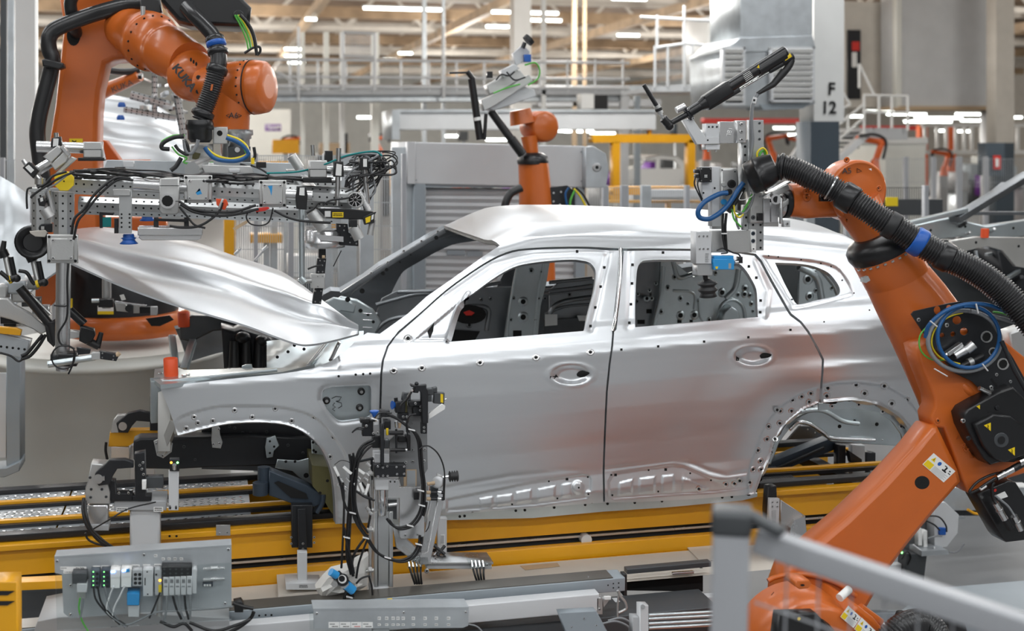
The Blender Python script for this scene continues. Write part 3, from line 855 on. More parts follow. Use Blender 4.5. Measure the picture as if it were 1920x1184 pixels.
# ------------------------------------------------------------------ steel plinth, ducts and trays on the aisle side
Yp = 5.68
zp = at(900, 1072, Yp + .05).z
def hbeam(name, m, x0, x1, y0, y1, z0, z1, label, cat, ch=.006, extra=None, top=None):
    mb = MB().use(m).box(((x0 + x1) / 2, (y0 + y1) / 2, (z0 + z1) / 2), (x1 - x0, y1 - y0, z1 - z0), ch=ch)
    if extra: extra(mb)
    return mb.build(name, label=label, cat=cat)
za = at(900, 1075, 5.9).z; zb = at(900, 1113, 5.62).z
hbeam('plinth_beam', 'beige', -.15, at(1480, 1060, 5.6).x, 5.60, 5.98, zb, za, 'long off white steel plinth beam in front of the yellow conveyor', 'beam', .02)
mb = MB(); zz = za + .002
def on_top(mb, m, P, z, t=.004): mb.use(m).prism([atz(x, y, z) for x, y in P], (0, 0, t))
on_top(mb, 'tan', [(975, 1062), (1045, 1056), (1050, 1063), (985, 1070)], zz, .001); mb.build('marking_plate', label='faded brown marking plate on top of the off white plinth beam', cat='plate')
one('cover_plate', 'beige', lambda mb: on_top(mb, 'beige', [(1282, 1022), (1335, 1016), (1345, 1050), (1312, 1054)], za + .003, .006), 'loose beige cover plate on the plinth beam left of the blurred post', 'plate')
# long blue grey cable duct with brown dusty lid
Yd = 5.30
p1, p2 = at(735, 1138, Yd), at(1172, 1118, Yd); zd0 = (p1.z + p2.z) / 2; zd1 = (at(1172, 1090, Yd).z + at(735, 1115, Yd).z) / 2
d = thing('cable_duct', 'long blue grey sheet steel cable duct running in front of the plinth beam', 'cable duct', (1, Yd, zd0))
mb = MB().use('grey_blue').box(((-.9 + at(1172, 1100, Yd).x) / 2, Yd + .06, (zd0 + zd1) / 2), (at(1172, 1100, Yd).x + .9, .12, zd1 - zd0), ch=.004)
for x, y in [(1140, 1098), (1150, 1095), (1150, 1103), (1160, 1094), (1160, 1102)]: dot(mb, 'hole', x, y, Yd - .001, 1.6)
for x, y in [(486, 1155), (498, 1154), (509, 1154)]: dot(mb, 'hole', x, y, Yd - .001, 2)
mb.build('duct_body', d)
mb = MB().use('dusty_lid').box(((-.9 + at(1150, 1100, Yd).x) / 2, Yd + .06, zd1 + .001), (at(1150, 1100, Yd).x + .9, .11, .006)); mb.use('steel').lathe(atz(1103, 1083, zd1 + .004), (0, 0, 1), [(0, .006), (.004, .005)], 8); mb.build('lid', d)
mb = MB(); block(mb, 'rubber', 1169, 1078, 1176, 1118, Yd + .02, .05); mb.build('end_seal', d)
# off white floor channel below the duct
hbeam('floor_channel', 'light_grey', -.3, at(1130, 1130, 5.15).x, 5.2, 5.27, at(900, 1168, 5.2).z, at(900, 1134, 5.2).z, 'pale grey steel channel lying below the blue grey cable duct', 'channel')
hbeam('machine_bed', 'dark_grey', .6, 2.3, 5.3, 5.55, .5, at(900, 1180, 5.3).z, 'dark steel machine frame at the bottom edge behind the valve panel', 'frame')
# black plate painted as the shade in the machine cavity right of the duct
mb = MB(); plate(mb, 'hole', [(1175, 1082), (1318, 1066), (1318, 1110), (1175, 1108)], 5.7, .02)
mb.build('cavity_shade', None, label='flat black plate painted as the shaded opening right of the cable duct', cat='housing')
for Yb, ya, yb_, th, nm in [(5.5, 1132, 1122, 14, 'upper'), (5.4, 1160, 1152, 16, 'lower')]: mb = MB(); rbar(mb, 'light_grey', (1150, ya, Yb), (1345, yb_, Yb), th, 24); mb.build('steel_channel', label=nm + ' of two pale steel channels between the duct end and the blurred post', cat='channel')
bx = MB(); rbar(bx, 'dark_grey', (1173, 1070, 5.62), (1330, 1056, 5.62), 10, 20); bx.use('steel'); rbar(bx, 'steel', (1260, 1076, 5.6), (1300, 1073, 5.6), 5, 8); bx.build('black_strut', None, label='slim black strut above the black shade plate by the blurred post', cat='strut')
for k, (y, r) in enumerate([(1152, 3.2), (1159, 3.4), (1168, 3.4), (1176, 3.6)]):
    mb = MB(); rod(mb, 'zinc', (1216, y + 2, 4.9), (1360, y - 5, 4.9), r); mb.build('guide_rod', None, label=['topmost', 'second highest', 'third highest', 'lowest'][k] + ' of four zinc guide rods beside the small white post', cat='rod', group='zinc guide rods')
mb = MB(); block(mb, 'light_grey', 1200, 1136, 1216, 1690, 4.87, .05); block(mb, 'grey_paint', 1186, 1158, 1202, 1190, 4.88, .05); plate(mb, 'chrome', circ(1206, 1139, 4), 4.865, .01); mb.build('rod_bracket', None, label='small white steel post holding the zinc guide rods', cat='bracket')
mb = MB(); plate(mb, 'grey_blue', [(1048, 1150), (1118, 1146), (1142, 1190), (1062, 1190)], 5.0, .05, .004)
for x, y in [(1072, 1176), (1118, 1173), (1095, 1160)]: screw(mb, 'chrome', x, y, 5.0, 2.2)
mb.build('deck_plate', None, label='blue grey bolted deck plate at the bottom edge right of the valve panel', cat='plate')
hb = thing('hose_bracket', 'aluminium angle bracket with a dirty hose hanging under the duct end', 'bracket', at(1125, 1150, 5.1))
mb = MB(); block(mb, 'cast_alu', 1119, 1122, 1130, 1153, 5.2, .04, .002); plate(mb, 'cast_alu', [(1130, 1125), (1146, 1121), (1132, 1140)], 5.2, .03); block(mb, 'label_white', 1133, 1119, 1146, 1126, 5.18, .01); screw(mb, 'chrome', 1124, 1143, 5.2, 3); mb.build('angle', hb)
mb = MB(); wire(mb, 'cast_alu', [(1158, 1108), (1164, 1120), (1172, 1130), (1174, 1142), (1160, 1150)], 3, 5.15); wire(mb, 'cast_alu', [(1160, 1112), (1158, 1135), (1158, 1160)], 2, 5.15); wire(mb, 'cable_grey', [(1140, 1165), (1165, 1160), (1185, 1172), (1190, 1190)], 2.5, 5.05); wire(mb, 'cable_grey', [(1130, 1170), (1155, 1166), (1178, 1176), (1180, 1190)], 2.2, 5.03); mb.build('hose', hb)
# white base plate with T feet carrying the fixture posts
def tee(name, label, x0, x1, xc0, xc1, ytop, yb, Y, sl=0):
    mb = MB(); block(mb, 'light_grey', xc0, ytop, xc1, yb, Y, .04, .003); block(mb, 'light_grey', x0, yb, x1, yb + 13, Y - .04, .12, .003)
    scribble(mb, (x0 + x1) / 2 - 8, yb + 3, (x0 + x1) / 2 + 8, yb + 9, Y - .041, 2, 'dark_grey'); screw(mb, 'steel', x0 + 8, yb, Y - .02, 4)
    return mb.build(name, None, label=label, cat='support post')
mb = MB(); on_top(mb, 'beige', [(518, 1074), (640, 1066), (648, 1112), (522, 1124)], za + .02, .02); mb.build('base_plate', None, label='white dusty base plate under the post left of the crumpled bag', cat='plate')
tee('fixture_post', 'grey T shaped fixture post standing on the white dusty base plate', 536, 602, 558, 576, 1036, 1094, 5.75)
tee('fixture_post', 'grey T shaped fixture post with a black clamp knob right of the valve column', 812, 853, 821, 838, 972, 1050, 5.84)
mb = MB(); plate(mb, 'label_white', rect(826, 1003, 834, 1022), 5.835, .003); plate(mb, 'grey_paint', rect(827.5, 1005, 832.5, 1020), 5.831, .003); mb.build('rating_plate', None, label='small upright rating plate on the post right of the valve column', cat='plate')
kn = thing('hand_clamp', 'black cross shaped clamp knob with brass pin right of the valve column', 'knob', at(825, 1033, 5.6))
mb = MB(); rod(mb, 'rubber', (812, 1022, 5.62), (834, 1040, 5.6), 3.2); rod(mb, 'rubber', (834, 1024, 5.62), (820, 1042, 5.6), 3.2); rod(mb, 'chrome', (818, 1036, 5.6), (813, 1043, 5.56), 2.5); mb.build('knob', kn)
mb = MB(); block(mb, 'light_grey', 800, 1058, 922, 1068, 5.52, .12, .003); block(mb, 'steel', 798, 1055, 925, 1059, 5.5, .15, .001); screw(mb, 'chrome', 800, 1071, 5.5, 5); screw(mb, 'steel', 913, 1060, 5.5, 3); mb.build('hose_rail', None, label='white rail with steel top carrying two bundles of short hoses', cat='rail')
for k, (x, lab) in enumerate([(778, 'bundle of black hoses with brass fittings beside the leaning flat arm'), (896, 'bundle of black hoses with brass fittings at the right end of the white rail')]):
    t = thing('hose_bundle', lab, 'hoses', at(x, 1060, 5.5), 'hose bundles on the white rail')
    for j in range(4):
        mb = MB(); dx = j * 7 - 10
        rod(mb, 'chrome', (x + dx - 2, 1052, 5.5), (x + dx, 1064, 5.48), 2.6, 8); wire(mb, 'cable', [(x + dx, 1064, 5.48), (x + dx * .8 + 2, 1078, 5.46), (x + dx * .6 + 6, 1096, 5.46)], 2.2)
        mb.build('hose', t)
    mb = MB(); plate(mb, 'acrylic', [(x - 22, 1048), (x + 24, 1045), (x + 26, 1062), (x - 14, 1066)], 5.45, .003); mb.build('clear_shield', t)
# striped yellow box in the lower left corner, yellow bar
mb = MB(); P = [(-10, 1092), (32, 1092), (36, 1690), (-10, 1690)]
plate(mb, 'yellow_paint', P, 4.9, .12, .004)
for y in (1109, 1128): plate(mb, 'black_steel', [(-10, y), (28, y), (14, y + 8), (-10, y + 8)], 4.895, .002)
mb.build('bumper_box', None, label='yellow box with black hazard stripes in the lower left corner', cat='box')
mb = MB(); rbar(mb, 'yellow_paint', (20, 1096, 5.5), (200, 1088, 5.5), 15, 30); mb.build('yellow_bar', None, label='yellow steel bar running behind the left end of the control panel', cat='bar')
mb = MB(); plate(mb, 'dark_grey', [(36, 1105), (250, 1100), (250, 1200), (36, 1200)], 5.7, .02); mb.build('floor_shroud', None, label='dark shroud below the yellow bar behind the control panel', cat='shroud')
mb = MB(); plate(mb, 'grey_paint', [(70, 1166), (110, 1158), (250, 1150), (430, 1160), (430, 1195), (60, 1195)], 5.2, .3, .003); mb.build('floor_tray', None, label='grey metal tray under the control panel at the bottom edge', cat='tray')
# ------------------------------------------------------------------ front clamp unit on its white post
cl = thing('clamp_unit', 'grey and black toggle clamp on a wide white post at the car front', 'clamp', at(240, 1035, 5.78))
Y = 5.78
mb = MB(); block(mb, 'light_grey', 243, 950, 300, 1040, Y, .12, .012); mb.build('post', cl)
mb = MB(); block(mb, 'grey_paint', 214, 940, 312, 958, Y - .02, .18, .004); decal(mb, 'label_white', 218, 952, 240, 961, Y - .021); scribble(mb, 219, 953, 238, 960, Y - .021); decal(mb, 'label_white', 288, 951, 306, 960, Y - .021); scribble(mb, 290, 952, 304, 959, Y - .021); mb.build('top_block', cl)
mb = MB(); plate(mb, 'cast_alu', [(171, 870), (198, 872), (201, 905), (206, 925), (206, 946), (160, 946), (160, 915), (164, 905)], Y - .06, .10, .004)
for x, y in [(169, 896), (192, 896), (170, 933), (199, 932), (191, 918), (171, 918)]: screw(mb, 'dark_grey', x, y, Y - .06, 2.6)
mb.build('clamp_body', cl)
mb = MB(); plate(mb, 'milled', rect(164, 948, 202, 987), Y - .06, .10, .006); block(mb, 'grey_paint', 168, 985, 204, 996, Y - .07, .11); mb.build('air_cylinder', cl)
mb = MB(); plate(mb, 'black_steel', [(178, 890), (190, 878), (205, 863), (235, 862), (250, 868), (250, 878), (220, 880), (212, 893), (206, 909), (185, 912), (178, 903)], Y - .09, .04, .004); plate(mb, 'steel', circ(184, 899, 9), Y - .095, .01); plate(mb, 'steel', rect(188, 894, 196, 902), Y - .10, .02); mb.build('clamp_arm', cl)
mb = MB(); plate(mb, 'black_steel', [(252, 852), (272, 848), (274, 930), (284, 930), (284, 940), (248, 940), (248, 930), (253, 930)], Y - .04, .06, .003); plate(mb, 'black_steel', [(205, 902), (216, 903), (218, 926), (248, 926), (248, 940), (206, 940)], Y - .04, .06, .003)
for x, y in [(262, 873), (269, 890), (268, 868), (223, 925), (241, 925), (266, 880)]: screw(mb, 'steel', x, y, Y - .04, 2.6)
mb.build('stop_bracket', cl)
mb = MB(); block(mb, 'label_white', 266, 902, 274, 919, Y - .09, .03); block(mb, 'dark_grey', 274, 895, 306, 916, Y - .05, .05); mb.build('position_sensor', cl)
mb = MB(); wire(mb, 'cable', [(157, 935, 5.7), (156, 960, 5.66), (165, 990, 5.64), (190, 1018, 5.64), (222, 1035, 5.66)], 3); wire(mb, 'cable', [(160, 940, 5.68), (162, 965, 5.63), (172, 992, 5.62), (196, 1016, 5.62), (225, 1035, 5.64)], 2.4)
wire(mb, 'cable', [(160, 1000, 5.66), (165, 1012, 5.66), (180, 1020, 5.66), (205, 1026, 5.66)], 2); wire(mb, 'cable', [(176, 992, 5.7), (200, 978, 5.64), (240, 955, 5.66), (292, 942, 5.72)], 1.4); mb.build('air_hose', cl)
mb = MB(); block(mb, 'light_grey', 316, 884, 335, 958, Y - .05, .03, .003)
for x in (319, 330): plate(mb, 'hole', circ(x, 952, 2, 4), Y - .052, .001); screw(mb, 'steel', x, 950, Y - .05, 2)
mb.build('sensor_post', cl, label='narrow white flat post with two slotted holes')
mb = MB(); block(mb, 'black_steel', 318, 862, 336, 884, Y - .06, .04); rod(mb, 'chrome', (327, 872, Y - .08), (327, 880, Y - .07), 4, 10); mb.build('sensor_head', cl)
mb = MB(); dot(mb, 'led_orange', 321, 868, Y - .061, 2.2); mb.build('signal_light', cl, label='small orange light'); mb = MB(); dot(mb, 'led_green', 333, 868, Y - .061, 2.2); mb.build('signal_light', cl, label='small green light')
# rear twin of the clamp with a yellow bracket
Y = 7.0; cr_ = thing('clamp_unit', 'yellow bracketed toggle clamp unit behind the grey one at the car front', 'clamp', at(240, 900, Y))
mb = MB(); plate(mb, 'yellow_paint', [(206, 812), (250, 808), (334, 806), (334, 820), (262, 824), (240, 838), (203, 838)], Y, .08, .004); mb.build('bracket', cr_)
mb = MB(); block(mb, 'milled', 207, 838, 243, 866, Y + .01, .08, .004); block(mb, 'light_grey', 245, 838, 290, 960, Y + .05, .12); mb.build('air_cylinder', cr_)
mb = MB(); plate(mb, 'cast_alu', [(212, 790), (220, 780), (235, 779), (240, 812), (207, 812)], Y - .02, .06, .003); plate(mb, 'black_steel', [(218, 795), (240, 776), (262, 771), (284, 776), (283, 792), (256, 790), (248, 799), (240, 812), (222, 812)], Y - .05, .05, .004); plate(mb, 'steel', circ(230, 800, 8), Y - .055, .01); mb.build('clamp_arm', cr_)
mb = MB(); block(mb, 'black_steel', 281, 745, 297, 808, Y - .04, .06); 
for y in (755, 770, 785): screw(mb, 'steel', 292, y, Y - .04, 2)
mb.build('stop_bracket', cr_)
mb = MB(); wire(mb, 'cable', [(199, 830), (198, 845), (201, 862)], 2.5, Y - .02); mb.build('air_hose', cr_)
# ------------------------------------------------------------------ car: front structure under and behind the fender
Y = 6.35
mb = MB(); plate(mb, 'black_steel', [(250, 828), (262, 822), (385, 820), (470, 816), (500, 818), (585, 822), (592, 850), (580, 872), (520, 874), (384, 878), (330, 881), (262, 880), (250, 862)], Y, .12, .010)
plate(mb, 'black_steel', [(395, 790), (410, 790), (440, 788), (500, 790), (560, 800), (575, 822), (398, 822)], Y + .06, .05, .006)
for x, y in [(300, 845), (345, 838), (366, 862), (540, 835), (568, 850), (430, 800), (440, 803), (470, 812), (480, 815), (455, 812), (500, 810)]: screw(mb, 'dark_grey', x, y, Y - (0 if y > 822 else -.06), 3)
mb.build('subframe_beam', car, label='glossy black front beam with bolt holes')
mb = MB(); plate(mb, 'cast_alu', [(398, 800), (410, 798), (413, 816), (418, 830), (414, 842), (398, 840), (396, 826)], Y - .02, .02, .003)
for x, y in [(400, 833), (411, 832), (410, 805)]: screw(mb, 'milled', x, y, Y - .02, 3)
mb.build('bracket', car)
mb = MB(); plate(mb, 'zinc', [(500, 822), (516, 818), (524, 836), (514, 846), (512, 858), (500, 860), (497, 840)], Y - .03, .02, .003)
for x, y in [(506, 850), (514, 838), (506, 828)]: dot(mb, 'hole', x, y, Y - .031, 2.2)
mb.build('bracket', car)
mb = MB(); plate(mb, 'cast_alu', [(288, 828), (296, 824), (315, 828), (324, 832), (322, 848), (306, 860), (294, 855)], 6.05, .01, .002); rbar(mb, 'frame_alu', (304, 850, 6.03), (328, 790, 6.0), 14, 14); rbar(mb, 'frame_alu', (308, 846, 6.02), (308, 730, 6.05), 18, 22)
for x, y in [(293, 832), (296, 848), (305, 855), (316, 846), (319, 834)]: screw(mb, 'milled', x, y, 6.05, 2.2)
mb.build('fender_bracket', car)
# inner wheel housing behind the front arch
Yw = 6.5
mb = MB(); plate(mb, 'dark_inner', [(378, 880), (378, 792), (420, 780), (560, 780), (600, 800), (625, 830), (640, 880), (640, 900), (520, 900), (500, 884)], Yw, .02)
plate(mb, 'zinc', [(516, 878), (520, 862), (560, 864), (585, 858), (583, 820), (600, 815), (622, 850), (640, 880), (640, 975), (600, 930), (585, 912), (560, 895), (548, 884)], Yw - .25, .01, .003)
for x, y in [(536, 866), (553, 866), (588, 845), (592, 848), (574, 893), (587, 830)]: bolt_c = screw(mb, 'hole', x, y, Yw - .25, 2.6)
dot(mb, 'hole', 574, 892, Yw - .251, 5)
mb.build('wheel_housing', car)
mb = MB(); plate(mb, 'olive', [(585, 873), (640, 880), (640, 985), (620, 960), (602, 930), (586, 912)], 6.0, .35); 
for x, y in [(614, 902), (600, 925)]: dot(mb, 'hole', x, y, 5.999, 3)
mb.build('sound_block', car, label='dark olive block behind the fender')
# engine bay: carrier rails, black casting, strut tower, cowl
mb = MB(); P = [(290, 692), (330, 688), (345, 694), (520, 690), (560, 690), (590, 684), (530, 698), (440, 706), (301, 722), (288, 712)]
mb.use('zinc').prism([atz(x, y, at(430, 700, 6.1).z) for x, y in P], (0, 0, -.02)); mb.use('zinc')
rbar(mb, 'zinc', (292, 712, 6.02), (292, 790, 6.1), 14, 18); rbar(mb, 'zinc', (304, 716, 5.98), (520, 694, 5.98), 6, 12)
for x, y in [(330, 695), (345, 704), (305, 712), (300, 700), (352, 702)]: mb.use('milled').lathe(atz(x, y, at(430, 700, 6.1).z + .002), (0, 0, 1), [(0, .012), (.003, .010)], 10)
plate(mb, 'zinc', [(452, 697), (454, 687), (461, 684), (472, 684), (475, 696)], 6.25, .01); mb.build('inner_fender_rail', car)
mb = MB(); Y = 7.0
plate(mb, 'dark_inner', [(337, 604), (360, 592), (500, 596), (520, 610), (470, 615), (400, 622), (360, 642), (338, 638)], 7.4, .06, .01); rbar(mb, 'zinc', (362, 640, 7.4), (345, 694, 7.2), 12, 12); rbar(mb, 'zinc', (322, 630, 7.5), (330, 690, 7.4), 12, 12); mb.build('far_inner_rail', car)
mb = MB(); plate(mb, 'black_steel', [(415, 616), (440, 622), (452, 618), (505, 634), (520, 650), (516, 690), (420, 692)], Y, .25, .02)
for x in (440, 462, 486): mb.use('black_plastic'); mb.cyl(at(x, 640, Y - .03), at(x, 690, Y - .05), 9 * sc(Y), 11 * sc(Y), 14)
mb.ball(at(455, 634, Y - .03), .045, (1, 1, .8)); mb.ball(at(490, 640, Y - .03), .04, (1, 1, .8)); mb.build('black_casting', car, label='glossy black cast housing in the engine bay')
mb = MB(); Y = 6.7
surfp = []
for i in range(14):
    for j in range(8):
        x = 500 + i * 14; y = 640 + j * 9 - (i * 1.5); surfp.append(at(x, y, 6.9 - j * .09 + .05 * math.sin(i * .9 + j)))
mb.use('zinc').add(surfp, [(i * 8 + j, (i + 1) * 8 + j, (i + 1) * 8 + j + 1, i * 8 + j + 1) for i in range(13) for j in range(7)], True)
mb.build('strut_tower', car)
mb = MB(); wire(mb, 'zinc', [(582, 682, 6.3), (600, 668, 6.5), (612, 650, 6.7), (624, 640, 6.8)], 4); wire(mb, 'steel', [(620, 676, 6.3), (632, 650, 6.4), (637, 642, 6.4)], 4); wire(mb, 'steel', [(577, 686, 6.25), (598, 660, 6.4), (612, 642, 6.5)], 3)
for x, y in [(540, 660), (552, 648), (520, 670), (570, 655)]: dot(mb, 'hole', x, y, 6.35, 3)
mb.build('brace', car)
mb = MB(); P = [(612, 566), (640, 556), (664, 560), (672, 575), (662, 590), (640, 585), (625, 600), (640, 620), (668, 626), (660, 600), (700, 575), (712, 600), (700, 626), (660, 634), (625, 628), (606, 590)]
plate(mb, 'zinc', [(606, 580), (640, 556), (670, 562), (700, 580), (716, 604), (704, 628), (640, 628)], 7.2, .04, .01); plate(mb, 'zinc', [(610, 566), (626, 558), (650, 562), (668, 572), (664, 588), (640, 584), (622, 604), (612, 590)], 7.05, .03, .008)
for x, y, r in [(664, 613, 6), (676, 583, 4), (652, 562, 5), (690, 590, 3), (700, 604, 3)]: dot(mb, 'hole', x, y, 7.195 if x > 655 else 7.04, r)
for y in (588, 600, 614): rbar(mb, 'chrome', (680, y, 7.15), (698, y + 1, 7.15), 1.6)
mb.build('cowl_panel', car)
rc = MB(); c = atz(321, 705, at(430, 700, 6.1).z); rc.use('red_cap').lathe(c, (0, 0, 1), [(0, .033), (.01, .034), (.085, .034), (.088, .030), (.06, .028)], 20); rc.build('rubber_stopper', None, label='orange red rubber stopper standing on the front tip of the near fender rail', cat='stopper', group='red stoppers')
rc = MB(); c = at(345, 613, 7.4); rc.use('red_cap').lathe(c, (0, 0, 1), [(0, .033), (.01, .034), (.085, .034), (.088, .030), (.06, .028)], 20); rc.build('rubber_stopper', None, label='orange red rubber stopper on the far rail below the raised bonnet panel', cat='stopper', group='red stoppers')
# ------------------------------------------------------------------ car: interior faces seen through the openings
def inner(name, m, P, Y, holes=(), t=.02, ch=.004, ridges=(), label=None, sq=()):
    mb = MB(); plate(mb, m, P, Y, t, ch)
    for h in holes:
        x, y, r = h[:3]; mb.use(m); mb.lathe(at(x, y, Y - .0), (0, -1, 0), [(0, r * 2 * sc(Y)), (.006, r * 1.5 * sc(Y)), (.007, r * 1.1 * sc(Y))], 12); dot(mb, 'hole', x, y, Y - .008, r)
    for x, y, w_, h_ in sq: plate(mb, 'hole', rect(x, y, x + w_, y + h_), Y - .002, .001)
    for rp, w_ in ridges: wire(mb, m, rp, w_, Y)
    return mb.build(name, car, label=label)
inner('far_centre_pillar', 'zinc', [(972, 498), (1032, 486), (1025, 530), (1014, 575), (1008, 640), (944, 645), (950, 600), (962, 550)], 7.5, [(996, 508, 3), (981, 566, 5), (981, 595, 5.5), (1016, 510, 2), (963, 560, 2), (958, 600, 2), (1010, 560, 2), (1004, 600, 2)], ridges=[([(1020, 490), (1008, 560), (1000, 640)], 3), ([(970, 500), (955, 580), (950, 640)], 3)], sq=[(962, 620, 16, 18)])
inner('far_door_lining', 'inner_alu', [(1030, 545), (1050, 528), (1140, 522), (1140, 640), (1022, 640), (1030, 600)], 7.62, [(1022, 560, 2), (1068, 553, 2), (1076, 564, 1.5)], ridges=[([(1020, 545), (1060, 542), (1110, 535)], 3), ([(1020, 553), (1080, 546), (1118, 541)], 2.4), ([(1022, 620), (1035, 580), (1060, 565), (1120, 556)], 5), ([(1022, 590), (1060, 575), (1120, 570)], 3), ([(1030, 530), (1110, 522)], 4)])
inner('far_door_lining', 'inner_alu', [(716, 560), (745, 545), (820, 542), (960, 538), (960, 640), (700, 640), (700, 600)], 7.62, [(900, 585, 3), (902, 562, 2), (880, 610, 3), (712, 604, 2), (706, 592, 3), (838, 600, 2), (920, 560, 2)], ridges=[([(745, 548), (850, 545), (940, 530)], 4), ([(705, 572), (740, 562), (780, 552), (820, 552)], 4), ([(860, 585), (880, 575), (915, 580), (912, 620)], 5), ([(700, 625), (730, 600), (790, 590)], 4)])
mb = MB()
for x, y in [(821, 434), (790, 452), (757, 471), (727, 492), (696, 512)]: screw(mb, 'steel', x, y, 7.45, 2.6)
for x, y, r in [(679, 546, 5), (725, 506, 3.4), (718, 513, 4), (818, 446, 4), (750, 492, 2), (770, 478, 2), (662, 560, 2)]: dot(mb, 'hole', x, y, 7.42, r)
for a, b in [((640, 552), (726, 497)), ((726, 497), (834, 432))]: rbar(mb, 'inner_alu', (*a, 7.47), (*b, 7.47), 9)
mb.build('far_pillar_flange', car)
mb = MB(); plate(mb, 'hole', circ(880, 590, 32, 18), 7.6, .01); plate(mb, 'hole', [(840, 618), (900, 622), (890, 640), (836, 640)], 7.6, .01); mb.build('speaker_opening', car)
mb = MB(); plate(mb, 'red', [(869, 586), (880, 582), (890, 587), (884, 592), (874, 592)], 7.58, .004); mb.build('paint_mark', car, label='small red mark on the far door')
mb = MB(); plate(mb, 'dark_inner', [(1020, 600), (1110, 596), (1110, 650), (1020, 650)], 7.58, .01); mb.use('label_white'); plate(mb, 'label_white', [(1022, 590), (1045, 590), (1045, 610), (1022, 612)], 7.57, .004); plate(mb, 'label_white', [(1082, 592), (1100, 592), (1100, 602), (1086, 602)], 7.57, .004); mb.build('foam_pad', car)
# rear: far wheel house wall with pressings, back shelf
hl = [(1252, 540, 3), (1230, 532, 2), (1276, 560, 3), (1302, 591, 5), (1338, 551, 2), (1354, 549, 5), (1397, 541, 4), (1396, 552, 4), (1406, 554, 3), (1276, 592, 5), (1384, 553, 3), (1342, 512, 3), (1222, 560, 2.5), (1240, 585, 3), (1290, 570, 2), (1310, 565, 2), (1409, 570, 3), (1330, 600, 3), (1196, 552, 2), (1213, 560, 3.5), (1218, 545, 2), (1265, 520, 3), (1412, 584, 2)]
inner('far_wheel_house_wall', 'zinc', [(1238, 488), (1260, 488), (1300, 520), (1335, 505), (1380, 498), (1412, 500), (1425, 560), (1428, 606), (1222, 614), (1236, 560)], 7.45, hl,
      ridges=[([(1262, 490), (1272, 520), (1300, 514), (1340, 505)], 5), ([(1345, 610), (1352, 575), (1372, 562), (1392, 574), (1398, 606)], 4), ([(1360, 560), (1378, 540), (1385, 505)], 6), ([(1244, 500), (1240, 550), (1226, 612)], 4), ([(1262, 545), (1300, 550), (1302, 580)], 3), ([(1310, 560), (1312, 590), (1320, 606)], 3)], sq=[(1270, 600, 8, 6), (1293, 600, 6, 5)])
inner('far_wheel_house_arch', 'zinc', [(1352, 610), (1358, 585), (1372, 574), (1386, 584), (1392, 610)], 7.36, t=.1, ch=.01)
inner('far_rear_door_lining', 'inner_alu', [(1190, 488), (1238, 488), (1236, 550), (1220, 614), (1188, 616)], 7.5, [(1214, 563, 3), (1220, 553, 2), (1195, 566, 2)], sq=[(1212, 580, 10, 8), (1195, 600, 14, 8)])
inner('rear_quarter_lining', 'dark_inner', [(1440, 488), (1470, 492), (1500, 500), (1506, 540), (1500, 580), (1440, 580)], 7.4, [(1506, 535, 4), (1512, 552, 4)])
inner('tail_structure', 'zinc', [(1500, 488), (1600, 500), (1600, 600), (1496, 590)], 7.0, [(1515, 524, 6), (1528, 510, 3), (1530, 545, 3), (1518, 556, 5), (1554, 520, 3), (1560, 540, 3), (1568, 530, 3)], ridges=[([(1498, 500), (1530, 520), (1540, 560)], 8), ([(1535, 500), (1560, 530), (1575, 560)], 6)])
# floor pan and rear wheel housing
mb = MB().use('inner_alu'); z0 = at(1100, 935, 6.2).z
mb.box((1.75, 6.9, z0 + .06), (2.0, 1.7, .05)); mb.build('floor_pan', car)
mb = MB(); Yq = 6.25
plate(mb, 'zinc', [(1440, 870), (1450, 830), (1475, 795), (1540, 760), (1640, 755), (1690, 790), (1712, 850), (1700, 838), (1600, 832), (1560, 829), (1540, 815), (1520, 800), (1498, 796), (1480, 806), (1462, 830), (1446, 872)], Yq, .02, .006)
wire(mb, 'chrome', [(1480, 806), (1498, 792), (1520, 796), (1545, 812), (1562, 822), (1640, 826)], 4, Yq - .02)
wire(mb, 'zinc', [(1485, 775), (1540, 770), (1580, 790), (1610, 795)], 5, Yq - .01)
for x, y, r in [(1602, 790, 3.5), (1574, 800, 4), (1680, 796, 4), (1644, 796, 4), (1560, 775, 2), (1545, 765, 2)]: screw(mb, 'hole', x, y, Yq, r)
for x in range(1500, 1660, 14): screw(mb, 'milled', x, 826 - (1 if x > 1560 else (1560 - x) * .45), Yq - .02, 1.6)
mb.build('rear_wheel_housing', car)
mb = MB(); plate(mb, 'zinc', [(1690, 770), (1735, 760), (1740, 830), (1700, 835)], 6.5, .3, .01); mb.build('rear_bumper_bracket', car)
mb = MB(); plate(mb, 'dark_inner', [(1445, 880), (1455, 850), (1500, 800), (1700, 800), (1720, 835), (1560, 832), (1540, 822)], 7.1, .02); mb.build('underfloor', car)
